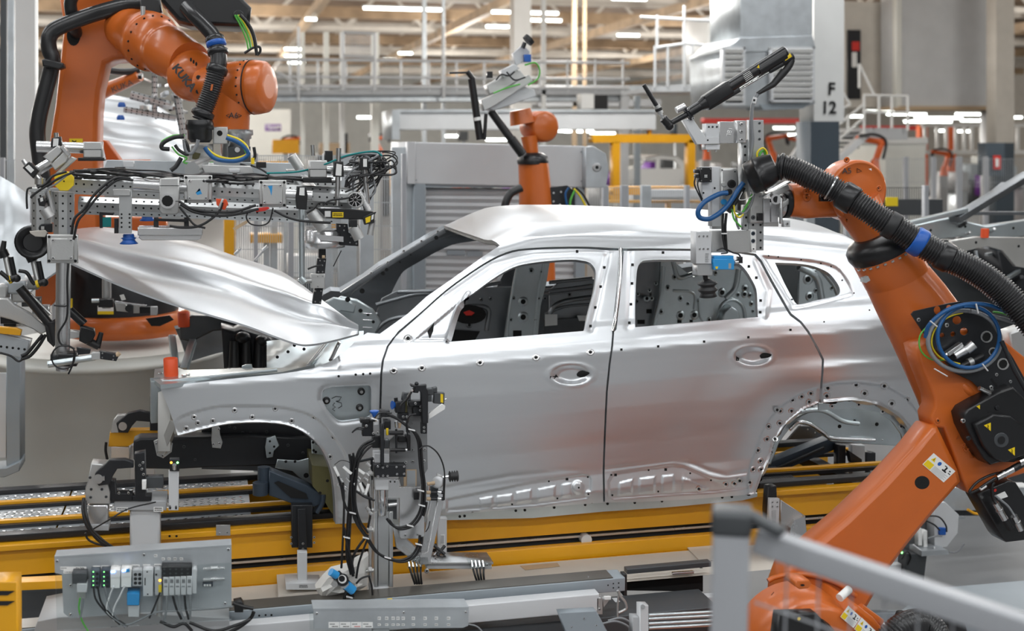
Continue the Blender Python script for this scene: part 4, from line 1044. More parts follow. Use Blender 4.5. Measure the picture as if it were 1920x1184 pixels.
# black longitudinal member and lifter under the rear, supports
mb = MB(); rbar(mb, 'navy_steel', (1430, 880, 6.5), (1560, 828, 6.5), 26, 30); rbar(mb, 'black_steel', (1440, 886, 6.42), (1545, 840, 6.42), 5, 6); mb.build('rear_side_member', car)
rs = thing('body_support', 'black and white steel support stand below the rear of the car body', 'support', at(1590, 930, 6.5))
mb = MB(); block(mb, 'light_grey', 1598, 836, 1622, 920, 6.45, .05); block(mb, 'black_steel', 1572, 836, 1586, 935, 6.4, .06); plate(mb, 'black_steel', [(1592, 846), (1616, 862), (1616, 880), (1596, 868)], 6.35, .04); block(mb, 'black_steel', 1626, 850, 1642, 892, 6.5, .06); block(mb, 'steel', 1632, 876, 1650, 890, 6.48, .04); mb.build('post', rs)
for x in (1604, 1610, 1616): screw(mb, 'steel', x, 840, 6.45, 1.5)
rf = thing('locator_block', 'black and pale grey locator block behind the blurred fence post', 'locator', at(1460, 1000, 5.9))
mb = MB(); plate(mb, 'black_steel', [(1441, 914), (1456, 912), (1457, 935), (1440, 990), (1438, 960)], 5.9, .06, .002); mb.build('black_block', rf)
mb = MB(); plate(mb, 'light_grey', [(1444, 936), (1462, 936), (1460, 1000), (1441, 1000)], 5.87, .03, .002); plate(mb, 'grey_paint', rect(1448, 958, 1455, 982), 5.865, .003)
for x, y in [(1448, 942), (1457, 942), (1448, 950), (1457, 950)]: screw(mb, 'steel', x, y, 5.87, 2.2)
mb.build('front_plate', rf)
mb = MB(); plate(mb, 'cast_alu', [(1464, 938), (1510, 968), (1514, 1010), (1464, 1010)], 6.0, .1, .003); plate(mb, 'steel', [(1482, 990), (1490, 976), (1508, 969), (1514, 1012), (1482, 1012)], 5.97, .04); mb.build('side_block', rf)
# blue grey swivel lifter at the front wheel, black block and post
lf = thing('swivel_lifter', 'dark blue steel lifting arm with black block under the front fender', 'lifter', at(560, 1030, 6.0))
mb = MB(); rod(mb, 'navy_steel', (494, 876, 6.05), (494, 925, 6.05), 11); rod(mb, 'navy_steel', (488, 905, 6.0), (488, 928, 6.0), 14); mb.build('pivot', lf)
mb = MB(); plate(mb, 'navy_steel', [(504, 882), (530, 893), (575, 910), (603, 925), (606, 945), (590, 952), (550, 946), (504, 930)], 6.02, .09, .006, ); plate(mb, 'hole', [(514, 906), (522, 903), (574, 926), (578, 936), (545, 934)], 6.012, .004); mb.build('arm', lf)
mb = MB(); plate(mb, 'black_steel', [(547, 948), (586, 948), (586, 1028), (547, 1028)], 5.97, .08, .004); plate(mb, 'black_steel', [(558, 955), (573, 955), (576, 1035), (560, 1035)], 5.92, .05, .003)
for x, y in [(568, 1020), (568, 1030), (589, 1008), (589, 1018), (546, 1008), (546, 1020)]: screw(mb, 'steel', x, y, 5.92, 2.4)
mb.build('black_block', lf)
mb = MB(); rbar(mb, 'navy_steel', (600, 925, 6.1), (592, 960, 6.1), 14, 14); wire(mb, 'navy_steel', [(606, 928), (604, 945), (594, 962)], 5, 6.0); mb.build('hook', lf)
# ------------------------------------------------------------------ big orange robot on the right
def idir(dx, dy):
    """unit vector in space for an image-plane direction, seen square on"""
    return (RT * dx - UP * dy).normalized()
YAX = V((0, 1, 0))
rr = thing('industrial_robot', 'large orange robot in the right foreground reaching its tool to the rear door', 'robot', at(1560, 1184, 4.95) - V((0, 0, .9)))
# rotating base with the shoulder housing
mb = MB().use('orange'); c = at(1500, 1216, 4.62)
mb.lathe(c + V((0, -.14, 0)), (0, 1, 0), [(0, .175), (0, .222), (.012, .236), (.05, .242), (.09, .242), (.10, .25), (.2, .26), (.26, .26)], 48)
plate(mb, 'orange', [(1494, 1089), (1518, 1089), (1522, 1096), (1516, 1104), (1500, 1106), (1490, 1100)], 4.46, .1, .004)
plate(mb, 'orange', [(1600, 1135), (1612, 1138), (1640, 1160), (1655, 1178), (1690, 1200), (1650, 1260), (1560, 1260)], 4.56, .3, .02)
rod(mb, 'orange', (1612, 1140, 4.62), (1650, 1168, 4.62), 10, 14)
for k in range(6):
    a = math.radians(198 + k * 14); q = V((math.cos(a) * .205, 0, -math.sin(a) * .205)); mb.use('orange').lathe(c + q + V((0, -.146, 0)), (0, -1, 0), [(0, .013), (.008, .012)], 12)
plate(mb, 'orange', [(1300, 1320), (1700, 1320), (1720, 1560), (1290, 1560)], 4.55, .6, .03)
mb.build('shoulder_housing', rr)
mb = MB().use('black_plastic').lathe(at(1500, 1222, 4.50), (0, -1, 0), [(0, .168), (.03, .166), (.06, .14), (.10, .13)], 32)
plate(mb, 'black_plastic', [(1460, 1152), (1530, 1150), (1560, 1180), (1560, 1230), (1450, 1230)], 4.40, .06, .01); dot(mb, 'sticker_yellow', 1498, 1161, 4.395, 4); mb.build('shoulder_motor_cover', rr)
mb = MB(); plate(mb, 'hole', circ(1505, 1098, 4, 2), 4.455, .001); wire(mb, 'hole', [(1446, 1117), (1451, 1111)], .7, 4.415); mb.build('lifting_hole', rr)
mb = MB().use('label_white'); mb.cyl(at(1574, 1122, 4.52), at(1592, 1106, 4.55), .018, n=14); mb.build('cap', rr, label='white plastic cap')
# link arm
LK = [(1748, 801), (1762, 800), (1800, 880), (1806, 905), (1755, 963), (1709, 1019), (1672, 1068), (1630, 1140), (1590, 1210), (1500, 1210), (1462, 1150), (1464, 1105), (1478, 1066), (1520, 1030), (1587, 974), (1656, 908), (1716, 842)]
mb = MB().use('orange'); mb.prism([at(x, y, 4.86) for x, y in LK], (0, .16, 0), .03)
for h in []: pass
mb.build('link_arm', rr)
la = [o for o in scene.objects if o.name.startswith('link_arm')][0]
mb = MB(); plate(mb, 'hole', circ(1729, 905.5, 14, 12.5, 20), 4.8595, .001); mb.build('bore_hole', rr)
mb = MB().use('orange'); P = smoothpath([at(x, y, 4.85) for x, y in [(1440, 1090), (1455, 1083), (1490, 1077), (1530, 1081), (1570, 1095), (1605, 1118)]], 5); mb.tube(P, .012, 8); mb.build('rim', rr)
# warning label
def sticker(C, Y, parent, e=.002):
    """C: four corners of the label in reading order (top left, top right, bottom right, bottom left)"""
    q = [at(x, y, Y) for x, y in C]
    def P(u, v, k=1): return (q[0] * (1 - u) + q[1] * u) * (1 - v) + (q[3] * (1 - u) + q[2] * u) * v + V((0, -e - .0004 * k, 0))
    mb = MB().use('label_white'); mb.prism([P(0, 0, 0), P(1, 0, 0), P(1, 1, 0), P(0, 1, 0)], (0, .0004, 0))
    mb.use('sticker_yellow').add([P(.02, .55), P(.32, .55), P(.32, .97), P(.02, .97)], [(0, 1, 2, 3)]); mb.add([P(.09, .42), P(.17, .1), P(.26, .42)], [(0, 1, 2)])
    mb.use('hole').add([P(.155, .36, 2), P(.17, .18, 2), P(.19, .36, 2)], [(0, 1, 2)])
    mb.use('blue'); mb.add([P(.42 + .065 * math.cos(t * .5236), .28 + .14 * math.sin(t * .5236)) for t in range(12)], [tuple(range(12))])
    mb.use('hole')
    for a, b, c_, d in [(.60, .12, .70, .18), (.68, .15, .74, .42), (.62, .4, .8, .5), (.84, .2, .9, .28), (.86, .36, .96, .42)]: mb.add([P(a, b), P(c_, b), P(c_, d), P(a, d)], [(0, 1, 2, 3)])
    mb.use('cable_grey')
    for k in range(6): mb.add([P(.36, .58 + k * .07), P(.95 - .1 * (k % 2), .58 + k * .07), P(.95 - .1 * (k % 2), .60 + k * .07), P(.36, .60 + k * .07)], [(0, 1, 2, 3)])
    return mb.build('warning_label', parent)
sticker([(1750, 850), (1791, 884), (1769, 905), (1729, 871)], 4.86, rr)
sticker([(1590, 1136), (1614, 1158), (1600, 1178), (1575, 1157)], 4.47, rr); sticker([(1615, 1158), (1644, 1186), (1630, 1204), (1601, 1180)], 4.47, rr)
# forearm
AX = idir(.88, -.47)
def fsec(x, y, Y, r, rv, e=2.0, s=None): return (at(x, y, Y), s or AX, YAX, r * sc(Y), rv, e)
mb = MB().use('orange')
mb.loft([fsec(1655, 475, 5.13, 61, .13), fsec(1656, 477, 5.13, 62, .132), fsec(1681, 520, 5.12, 64.5, .137), fsec(1682, 521.5, 5.12, 64.0, .136), fsec(1683, 523, 5.12, 64.6, .137), fsec(1707, 560, 5.10, 71, .145, 2.1), fsec(1736, 608, 5.08, 76, .15, 2.3), fsec(1766, 660, 5.06, 80, .155, 2.6), fsec(1797, 715, 5.05, 86, .16, 2.8), fsec(1826, 775, 5.05, 92, .165, 3.0), fsec(1850, 820, 5.05, 92, .165, 3.0)], 40)
mb.prism([at(x, y, 4.90) for x, y in [(1748, 798), (1745, 780), (1753, 764), (1752, 748), (1740, 716), (1727, 684), (1718, 650), (1775, 622), (1850, 612), (1935, 680), (1935, 885), (1862, 908), (1822, 928), (1815, 924), (1804, 899), (1786, 846), (1770, 804), (1754, 803)]], (0, .12, 0), .012)
mb.ball(at(1812, 732, 4.93), .055, (1.5, .7, .6), 20, Matrix.Rotation(math.radians(38), 3, 'Y'))
mb.build('forearm', rr)
mb = MB(); screw(mb, 'orange', 1758, 789, 4.90, 6, .004); mb.build('plug', rr)
mb = MB(); mb.use('cast_alu'); mb.prism([at(x, y, 4.975) for x, y in [(1618, 521), (1628, 518), (1632, 526), (1624, 531), (1617, 529)]], (0, .02, 0)); mb.build('nameplate', rr, label='small worn silver plate')
mb = MB()
wire(mb, 'orange', [(1796, 816), (1793, 824), (1799, 822), (1796, 816)], .8, 4.897, k=1); wire(mb, 'orange', [(1818, 849), (1826, 858), (1820, 859), (1818, 849)], .8, 4.897, k=1)
mb.build('direction_mark', rr)
text('axis_mark', 'A3', at(1809, 839, 4.896), .042, basis(idir(.72, .69), idir(.69, -.72)), 'orange', rr, .002)
# rubber collar and wrist
mb = MB().use('black_plastic')
mb.loft([fsec(1657, 480, 5.13, 60, .126), fsec(1655, 475, 5.13, 63, .133), fsec(1650, 466, 5.13, 66, .138), fsec(1644, 456, 5.13, 64, .135), fsec(1638, 447, 5.14, 52, .115), fsec(1635, 442, 5.14, 36, .08)], 40)
mb.build('rubber_collar', rr)
mb = MB()
for k in range(-6, 7):
    a = -PI / 2 + k * .22; p = at(1657, 479, 5.13); rs = 62.5 * sc(5.13); q = p + AX * (math.sin(k * .24) * rs) + V((0, -math.cos(k * .24) * .134, 0)); mb.use('steel').box(q, (.012, .008, .016), basis(AX, AX.cross(YAX)))
mb.build('clamp_band', rr)
mb = MB().use('orange')
mb.loft([fsec(1641, 450, 5.15, 34, .07, 2.5), fsec(1630, 430, 5.17, 36, .075, 2.4), fsec(1618, 405, 5.2, 42, .085, 2.3), fsec(1605, 380, 5.22, 46, .08, 2.3)], 28)
c = at(1589, 357, 5.30)
rw = 63 * sc(5.2)
mb.lathe(c, (0, -1, 0), [(-.09, rw * .8), (-.02, rw), (.09, rw), (.105, rw * .985), (.11, rw * .93), (.112, rw * .90), (.108, rw * .88), (.118, rw * .5), (.120, .001)], 48)
mb.loft([(at(1560, 365, 5.30), idir(0, -1), YAX, 46 * sc(5.3), .085, 3.5), (at(1525, 374, 5.31), idir(0, -1), YAX, 37 * sc(5.3), .08, 4), (at(1502, 376, 5.31), idir(0, -1), YAX, 36 * sc(5.3), .08, 4), (at(1501, 376, 5.31), idir(0, -1), YAX, 34 * sc(5.3), .075, 4), (at(1486, 376, 5.31), idir(0, -1), YAX, 34 * sc(5.3), .075, 2.4), (at(1477, 376, 5.31), idir(0, -1), YAX, 33 * sc(5.3), .073, 2.2)], 36)
wr_o = mb.build('wrist', rr)
mb = MB()
for x, y, r in [(1587, 300, 6), (1647, 353, 6), (1588, 412, 6)]: 
    p = at(x, y, 5.19); mb.use('orange').lathe(p, (0, -1, 0), [(0, r * sc(5.2)), (.006, r * sc(5.2)), (.006, r * .55 * sc(5.2)), (.002, r * .5 * sc(5.2))], 14); dot(mb, 'hole', x, y, 5.18, 1.6)
for x, y in [(1512, 359), (1512, 371)]:
    p = at(x, y, 5.235); mb.use('orange').lathe(p, (0, -1, 0), [(0, 8 * sc(5.2)), (.008, 7.6 * sc(5.2)), (.008, 4.6 * sc(5.2)), (.004, 4.4 * sc(5.2))], 16); dot(mb, 'hole', x, y, 5.226, 1.4)
mb.build('bolt', wr_o)
text('axis_mark', 'A5', at(1588, 321, 5.184), .038, basis(idir(1, -.05), idir(.05, -1).normalized()), 'black_steel', rr, .001)
mb = MB(); wire(mb, 'black_steel', [(1607, 316), (1607, 324), (1616, 321), (1607, 316)], .6, 5.183, k=1); mb.build('direction_mark', rr)
mb = MB(); plate(mb, 'tie_white', [(1628, 317), (1634, 316), (1636, 340), (1634, 368), (1629, 366)], 5.189, .001); mb.build('tape_strip', wr_o, label='worn white tape strip')
mb = MB(); rod(mb, 'black_steel', (1468, 382, 5.31), (1478, 382, 5.31), 29, 28); rod(mb, 'steel', (1460, 385, 5.31), (1466, 385, 5.31), 24, 28); block(mb, 'milled', 1464, 372, 1468, 420, 5.2, .02); block(mb, 'light_grey', 1470, 414, 1482, 426, 5.22, .03, .003); screw(mb, 'steel', 1476, 420, 5.22, 3.4); mb.build('tool_flange', rr)
# energy hose with clamps
HP = [(1456, 312, 5.23), (1480, 315, 5.20), (1505, 325, 5.16), (1530, 338, 5.12), (1560, 353, 5.09), (1590, 371, 5.05), (1622, 391, 5.0), (1653, 412, 4.96), (1690, 434, 4.92), (1721, 454, 4.89), (1772, 482, 4.84), (1812, 500, 4.80), (1850, 523, 4.76), (1885, 552, 4.72), (1912, 580, 4.68), (1950, 625, 4.62)]
path = pxpath(HP, None, 10)
res, rad = corr_hose(path, .052, .0125, .085)
n = len(res); rad = [r * (0.97 + .16 * (i / n)) for i, r in enumerate(rad)]
mb = MB().use('hose').tube(res, .05, 20, rad); hose_o = mb.build('corrugated_hose', rr)
def near_idx(x, y):
    return min(range(len(res) - 1), key=lambda i: (proj(res[i])[0] - x) ** 2 + (proj(res[i])[1] - y) ** 2)
for x, y, ln, m, rk, lab in [(1590, 371, .075, 'black_plastic', 1.28, None), (1672, 423, .05, 'rubber', 1.2, None), (1772, 482, .06, 'black_plastic', 1.25, None), (1721, 454, .055, 'blue', 1.24, 'bright blue hose ring'), (1466, 313, .016, 'black_plastic', 1.2, None)]:
    i = near_idx(x, y); d = (res[i + 1] - res[i]).normalized(); r = .052 * rk
    mb = MB().use(m).lathe(res[i] - d * ln / 2, d, [(0, r * .82), (0, r * .93), (ln * .15, r), (ln * .85, r), (ln, r * .93), (ln, r * .82)], 28)
    mb.build('hose_ring', hose_o, label=lab)
mb = MB(); i = near_idx(1553, 360); d = (res[i + 1] - res[i]).normalized(); mb.use('steel').lathe(res[i], d, [(0, .0595), (.006, .0595)], 24); block(mb, 'black_plastic', 1540, 366, 1560, 378, 5.16, .03, .004); mb.build('hose_clamp', hose_o)
mb = MB().use('black_plastic'); d = (at(1455, 312, 5.24) - at(1400, 338, 5.30)).normalized(); c = at(1402, 337, 5.30)
s_ = sc(5.28)
mb.lathe(c, d, [(0, 24 * s_), (.004, 31 * s_), (.012, 33 * s_), (.05, 34 * s_), (.052, 38 * s_), (.06, 38 * s_), (.062, 34 * s_), (.10, 32 * s_), (.14, 27 * s_)], 48); mb.build('hose_adapter', hose_o)
# black bracket plate with lightening holes, cable coil, connectors
BP = [(1709, 590), (1714, 584), (1780, 569), (1800, 566), (1838, 578), (1900, 672), (1935, 735), (1935, 870), (1890, 800), (1850, 742), (1822, 715), (1790, 700), (1742, 640)]
mb = MB().use('black_steel'); plate(mb, 'black_steel', BP, 4.87, .008, 0, [circ(1758, 582, 7, 8), circ(1780, 577, 6, 5), circ(1795, 601, 9, 8), circ(1767, 629, 5, 4.5), circ(1787, 627, 5, 5), circ(1808, 622, 8, 7.5)])
for x, y, r in [(1850, 632, 10), (1881, 683, 10), (1862, 660, 7)]: plate(mb, 'cast_alu', circ(x, y, r + 1.2), 4.868, .001); dot(mb, 'hole', x, y, 4.866, r)
screw(mb, 'steel', 1722, 600, 4.87, 4.5); screw(mb, 'steel', 1868, 703, 4.87, 4); screw(mb, 'steel', 1858, 727, 4.87, 5); screw(mb, 'steel', 1894, 716, 4.87, 4); screw(mb, 'steel', 1775, 610, 4.87, 5)
mb.build('bracket_plate', rr)
def ring(cx, cy, rx, ry, a0=0, a1=360, n=40, Y=4.8, ph=0, dY=0):
    return [at(cx + rx * math.cos(math.radians(a0 + (a1 - a0) * i / n)), cy + ry * math.sin(math.radians(a0 + (a1 - a0) * i / n)), Y + dY * i / n) for i in range(n + 1)]
coil = thing('cable_coil', 'blue and grey cable coil tied on the black bracket of the right robot', 'cable coil', at(1808, 700, 4.8))
mb = MB().use('cable_grey').tube(ring(1808, 640, 68, 57, -80, 290, 48, 4.80, dY=.03), 4.6 * sc(4.8), 10); mb.tube(pxpath([(1858, 593, 4.79), (1885, 600, 4.78), (1920, 612, 4.77), (1950, 622, 4.77)]), 4.6 * sc(4.8), 10); gc_o = mb.build('grey_cable', coil)
mb = MB().use('cable_blue').tube(ring(1816, 632, 58, 58, -100, 265, 48, 4.78, dY=.03), 4.2 * sc(4.8), 10); mb.tube(pxpath([(1735, 633, 4.83), (1742, 610, 4.81), (1770, 585, 4.79), (1806, 572, 4.78), (1846, 571, 4.77), (1880, 582, 4.76), (1920, 605, 4.75), (1950, 625, 4.75)]), 4.4 * sc(4.8), 10); mb.build('blue_cable', coil)
mb = MB().use('cable_green').tube(pxpath([(1737, 614, 4.84), (1725, 630, 4.84), (1724, 650, 4.84), (1732, 665, 4.84), (1748, 675, 4.84), (1770, 676, 4.84)]), 1.8 * sc(4.8), 8); mb.tube(pxpath([(1862, 585, 4.79), (1880, 588, 4.78), (1900, 595, 4.78)]), 2 * sc(4.8), 8); mb.build('green_cable', coil)
mb = MB().use('cable_yellow').tube(pxpath([(1805, 587, 4.83), (1785, 592, 4.83), (1765, 604, 4.83), (1750, 625, 4.83), (1748, 650, 4.83), (1765, 672, 4.83), (1800, 683, 4.83)]), 1.8 * sc(4.8), 8); mb.build('yellow_cable', coil)
for a, b in [((1744, 602), (1757, 613)), ((1830, 570), (1834, 588)), ((1842, 683), (1852, 696)), ((1752, 692), (1776, 706))]:
    mb = MB(); rbar(mb, 'tie_white', (*a, 4.76), (*b, 4.76), 2.4, 4); mb.build('cable_tie', gc_o)
mb = MB(); rbar(mb, 'steel', (1775, 664, 4.84), (1802, 645, 4.84), 9, 14); rod(mb, 'steel', (1790, 668, 4.83), (1812, 655, 4.82), 9); rod(mb, 'steel', (1812, 657, 4.82), (1826, 646, 4.81), 10.5); rod(mb, 'chrome', (1772, 667, 4.84), (1778, 662, 4.84), 5); rod(mb, 'chrome', (1790, 669, 4.83), (1796, 664, 4.83), 6); mb.build('metal_connector', rr)
mb = MB(); rod(mb, 'black_plastic', (1800, 688, 4.84), (1842, 668, 4.84), 8); rod(mb, 'cast_alu', (1815, 681, 4.84), (1823, 677, 4.84), 9); mb.build('cable_gland', rr)
mb = MB(); plate(mb, 'black_plastic', [(1807, 780), (1815, 768), (1868, 738), (1900, 726), (1940, 766), (1940, 850), (1902, 868), (1875, 868), (1858, 873), (1846, 862), (1827, 832), (1812, 802)], 4.80, .12, .008)
plate(mb, 'black_plastic', [(1829, 797), (1864, 777), (1896, 781), (1935, 812), (1935, 850), (1884, 868), (1866, 862), (1845, 838)], 4.77, .05, .008)
plate(mb, 'dark_grey', circ(1878, 826, 14), 4.767, .01, .002); dot(mb, 'black_plastic', 1878, 826, 4.764, 9)
for x, y in [(1805, 789), (1869, 765), (1815, 822)]: screw(mb, 'steel' if x < 1810 else 'black_steel', x, y, 4.80, 5.5, .008)
for cx, cy in [(1853, 801), (1898, 847), (1835, 764)]:
    s = 8 if cy > 780 else 4; plate(mb, 'sticker_yellow', [(cx - s, cy - s * .35), (cx + s * .6, cy - s), (cx + s * .6, cy + s)], 4.768 if cy > 780 else 4.798, .001)
    if cy > 780: wire(mb, 'hole', [(cx - 1, cy - 4), (cx + 1, cy), (cx - 1.5, cy), (cx + 1, cy + 4)], .6, 4.766, k=1)
mb.build('motor_cover', rr)
mb = MB(); plate(mb, 'black_plastic', [(1832, 927), (1890, 902), (1905, 905), (1940, 960), (1940, 1012), (1887, 1018), (1880, 1010)], 4.85, .12, .006); plate(mb, 'label_white', [(1866, 930), (1884, 922), (1890, 932), (1872, 938)], 4.849, .001); dot(mb, 'red', 1866, 920, 4.848, 3.5); mb.build('junction_box', rr)
mb = MB()
for a, b in [((1866, 943), (1884, 974)), ((1901, 968), (1914, 994)), ((1868, 896), (1899, 880))]:
    x1, y1 = a; x2, y2 = b; rod(mb, 'chrome', (x1, y1, 4.80), (x2, y2, 4.80), 7.5, 18); mx, my = (x1 * .6 + x2 * .4), (y1 * .6 + y2 * .4); dx, dy = (x2 - x1) * .08, (y2 - y1) * .08; rod(mb, 'steel', (mx, my, 4.80), (mx + dx, my + dy, 4.80), 8.6, 18)
rod(mb, 'black_plastic', (1884, 974, 4.80), (1895, 992, 4.80), 7); rod(mb, 'black_plastic', (1899, 880, 4.80), (1925, 866, 4.80), 8); rod(mb, 'chrome', (1910, 868, 4.79), (1920, 864, 4.79), 8.6)
mb.build('plug_connector', rr)
mb = MB(); wire(mb, 'cable', [(1866, 943), (1861, 930), (1860, 912), (1864, 905)], 3.5, 4.81); wire(mb, 'cable_grey', [(1901, 966), (1890, 950), (1876, 938), (1866, 930)], 2.5, 4.81); wire(mb, 'cable', [(1868, 897), (1845, 912), (1825, 923), (1818, 922), (1832, 905), (1856, 892), (1880, 886)], 3, 4.82); wire(mb, 'cable', [(1838, 916), (1852, 906), (1866, 897)], 3.6, 4.79); rod(mb, 'tie_white', (1838, 918, 4.79), (1848, 911, 4.79), 3.9); wire(mb, 'cable', [(1856, 710), (1880, 740), (1905, 760), (1930, 770)], 6, 4.88); mb.build('motor_cable', rr)
mb = MB(); rod(mb, 'chrome', (1836, 728, 4.83), (1856, 738, 4.83), 5); rod(mb, 'chrome', (1845, 750, 4.83), (1862, 742, 4.83), 4); screw(mb, 'steel', 1876, 742, 4.82, 4.5); wire(mb, 'cable_green', [(1862, 747), (1874, 753), (1880, 752)], 2.5, 4.83); mb.build('ground_strap', rr)
mb = MB(); wire(mb, 'black_steel', [(1878, 640, 4.75), (1900, 690, 4.72), (1925, 735, 4.70)], 5, 4.74); plate(mb, 'cast_alu', [(1892, 625), (1935, 610), (1935, 700), (1912, 690), (1898, 668)], 4.95, .1, .01); mb.build('side_casting', rr)
# hoses by the robot foot
hs = thing('foot_hose', 'fat black corrugated hoses lying by the right robot base', 'hose', at(1720, 1184, 4.7))
mb = MB(); pth = pxpath([(1655, 1210, 4.45), (1690, 1178, 4.45), (1725, 1168, 4.5), (1752, 1185, 4.5), (1760, 1215, 4.5)]); r_, d_ = corr_hose(pth, .055, .012, .07); mb.use('hose').tube(r_, .05, 16, d_); mb.build('hose', hs)
mb = MB(); pth = pxpath([(1718, 1200, 4.75), (1730, 1165, 4.75), (1755, 1158, 4.75), (1790, 1175, 4.75), (1795, 1210, 4.75)]); mb.use('rubber').tube(pth, .045, 16); mb.build('hose', hs)
mb = MB().use('rubber').lathe(at(1686, 1172, 4.9), V((.1, -.3, 1)), [(0, .03), (.0, .035), (.06, .032), (.065, .02)], 20); mb.build('hose_end', hs)
# ------------------------------------------------------------------ the tool it carries
tl = thing('robot_tool', 'pale metal gripping and screwing tool at the end of the right robot', 'tool', at(1415, 470, 5.4))
Y = 5.36
mb = MB()
plate(mb, 'profile', rect(1404, 225, 1432, 470), Y, .03, .002); plate(mb, 'profile', rect(1391, 262, 1404, 360), Y + .01, .05, .002); plate(mb, 'profile', rect(1394, 385, 1405, 432), Y + .005, .03, .002)
for y in (231, 246, 261): screw(mb, 'dark_grey', 1424, y, Y, 2.6)
for y in (275, 291, 305): dot(mb, 'hole', 1397, y, Y + .009, 2.6)
for x, y in [(1399, 408), (1398, 423), (1412, 422), (1426, 422), (1426, 436), (1426, 451), (1426, 465)]: dot(mb, 'hole', x, y, Y - .001 if x > 1404 else Y + .004, 2.4)
mb.build('mounting_plate', tl)
mb = MB(); plate(mb, 'milled', rect(1349, 228, 1384, 269), Y + .01, .03, .002); plate(mb, 'milled', rect(1382, 226, 1399, 268), Y - .01, .04, .002)
for y in (233, 247, 262): screw(mb, 'chrome', 1390, y, Y - .01, 3.8, .006)
plate(mb, 'light_grey', rect(1324, 232, 1349, 264), Y - .01, .05, .002); plate(mb, 'light_grey', rect(1323, 271, 1350, 281), Y - .01, .05, .002)
for x in (1329, 1336, 1344): screw(mb, 'dark_grey', x, 238, Y - .01, 2)
for x in (1328, 1342): rod(mb, 'chrome', (x, 280, Y), (x, 285, Y), 2.4, 8)
plate(mb, 'light_grey', [(1281, 226), (1298, 221), (1323, 257), (1349, 257), (1349, 270), (1307, 271)], Y - .02, .03, .002); dot(mb, 'hole', 1327, 263, Y - .021, 1.8)
mb.build('upper_bracket', tl)
text('scratch_mark', '18L', at(1367, 247, Y + .008), .03, basis(idir(-.2, 1), idir(1, .2)), 'cast_alu', tl, .0004)
nr = MB(); Yg = Y - .02
G = [(1259, 232), (1285, 217), (1369, 162), (1472, 97)]
def seg(mb, m, x1, y1, x2, y2, r, n=18, r2=None): rod(mb, m, (x1, y1, Yg), (x2, y2, Yg), r, n, r2)
seg(nr, 'black_plastic', 1258, 231, 1292, 212, 5.5); seg(nr, 'black_plastic', 1291, 212, 1312, 199, 10, 8); seg(nr, 'black_plastic', 1312, 199, 1322, 193, 10, 18, 14); rbar(nr, 'black_plastic', (1321, 193, Yg), (1368, 163, Yg), 27, 22, .008)
rbar(nr, 'black_plastic', (1325, 203, Yg + .01), (1384, 168, Yg + .01), 10, 20, .004)
seg(nr, 'black_plastic', 1366, 164, 1472, 97, 11.5); seg(nr, 'black_plastic', 1420, 133, 1470, 102, 12.5); rod(nr, 'chrome', (1380, 172, Yg + .005), (1445, 133, Yg + .005), 2.6); rod(nr, 'rubber', (1442, 133, Yg), (1474, 115, Yg), 6)
seg(nr, 'cast_alu', 1472, 97, 1474, 95.5, 10); seg(nr, 'black_plastic', 1466, 116, 1486, 106, 8); seg(nr, 'sticker_yellow', 1468, 112, 1480, 104, 8.6)
nb = nr.build('screwdriver_body', tl)
mb = MB(); Lg = [(1390, 150), (1418, 132)]
for k in range(5): rbar(mb, 'label_white', (1393 + k * 1.3, 141 + k * 3, Yg - 12 * sc(5.3)), (1406 + k * 1.6, 133 + k * 2.6, Yg - 12 * sc(5.3)), .9, .5, 0)
plate(mb, 'sticker_yellow', [(1419, 127), (1423, 121), (1424, 128)], Yg - 11.8 * sc(5.3), .001); mb.build('type_label', nb)
mb = MB(); rod(mb, 'black_plastic', (1256, 236, Yg), (1243, 222, Yg), 8.5, 16); mb.ball(at(1255, 236, Yg), 9 * sc(Yg)); rod(mb, 'chrome', (1243, 222, Yg), (1238, 212, Yg), 3.5); rod(mb, 'cast_alu', (1239, 213, Yg), (1231, 198, Yg), 6, 14); rod(mb, 'black_plastic', (1236, 208, Yg), (1234, 203, Yg), 7, 14); rod(mb, 'black_plastic', (1231, 198, Yg), (1207, 159, Yg), 4.6, 14, 4); mb.build('angle_head', nb)
mb = MB(); rod(mb, 'milled', (1268, 207, Yg), (1284, 199, Yg), 6.5, 16); rbar(mb, 'black_steel', (1284, 202, Yg), (1297, 224, Yg), 8, 14); screw(mb, 'chrome', 1290, 205, Yg - .02, 3); screw(mb, 'chrome', 1299, 222, Yg - .02, 3); mb.build('clamp_collar', tl)
mb = MB(); wire(mb, 'rubber', [(1484, 112), (1480, 122), (1468, 138)], 7.5, Yg); mb.use('rubber'); mb.cyl(at(1470, 134, Yg), at(1450, 158, Yg), 8.5 * sc(Yg), 6.5 * sc(Yg), 14); mb.cyl(at(1450, 158, Yg), at(1420, 176, Yg), 6.5 * sc(Yg), 3.6 * sc(Yg), 14); wire(mb, 'cable_grey', [(1422, 175), (1414, 188), (1410, 206), (1409, 235), (1411, 262), (1408, 290), (1406, 312)], 3.6, Yg)
rod(mb, 'tie_white', (1416, 183, Yg), (1413, 194, Yg), 4.4); decal(mb, 'hole', 1412, 186, 1416, 190, Yg - .012); mb.build('power_cable', nb)
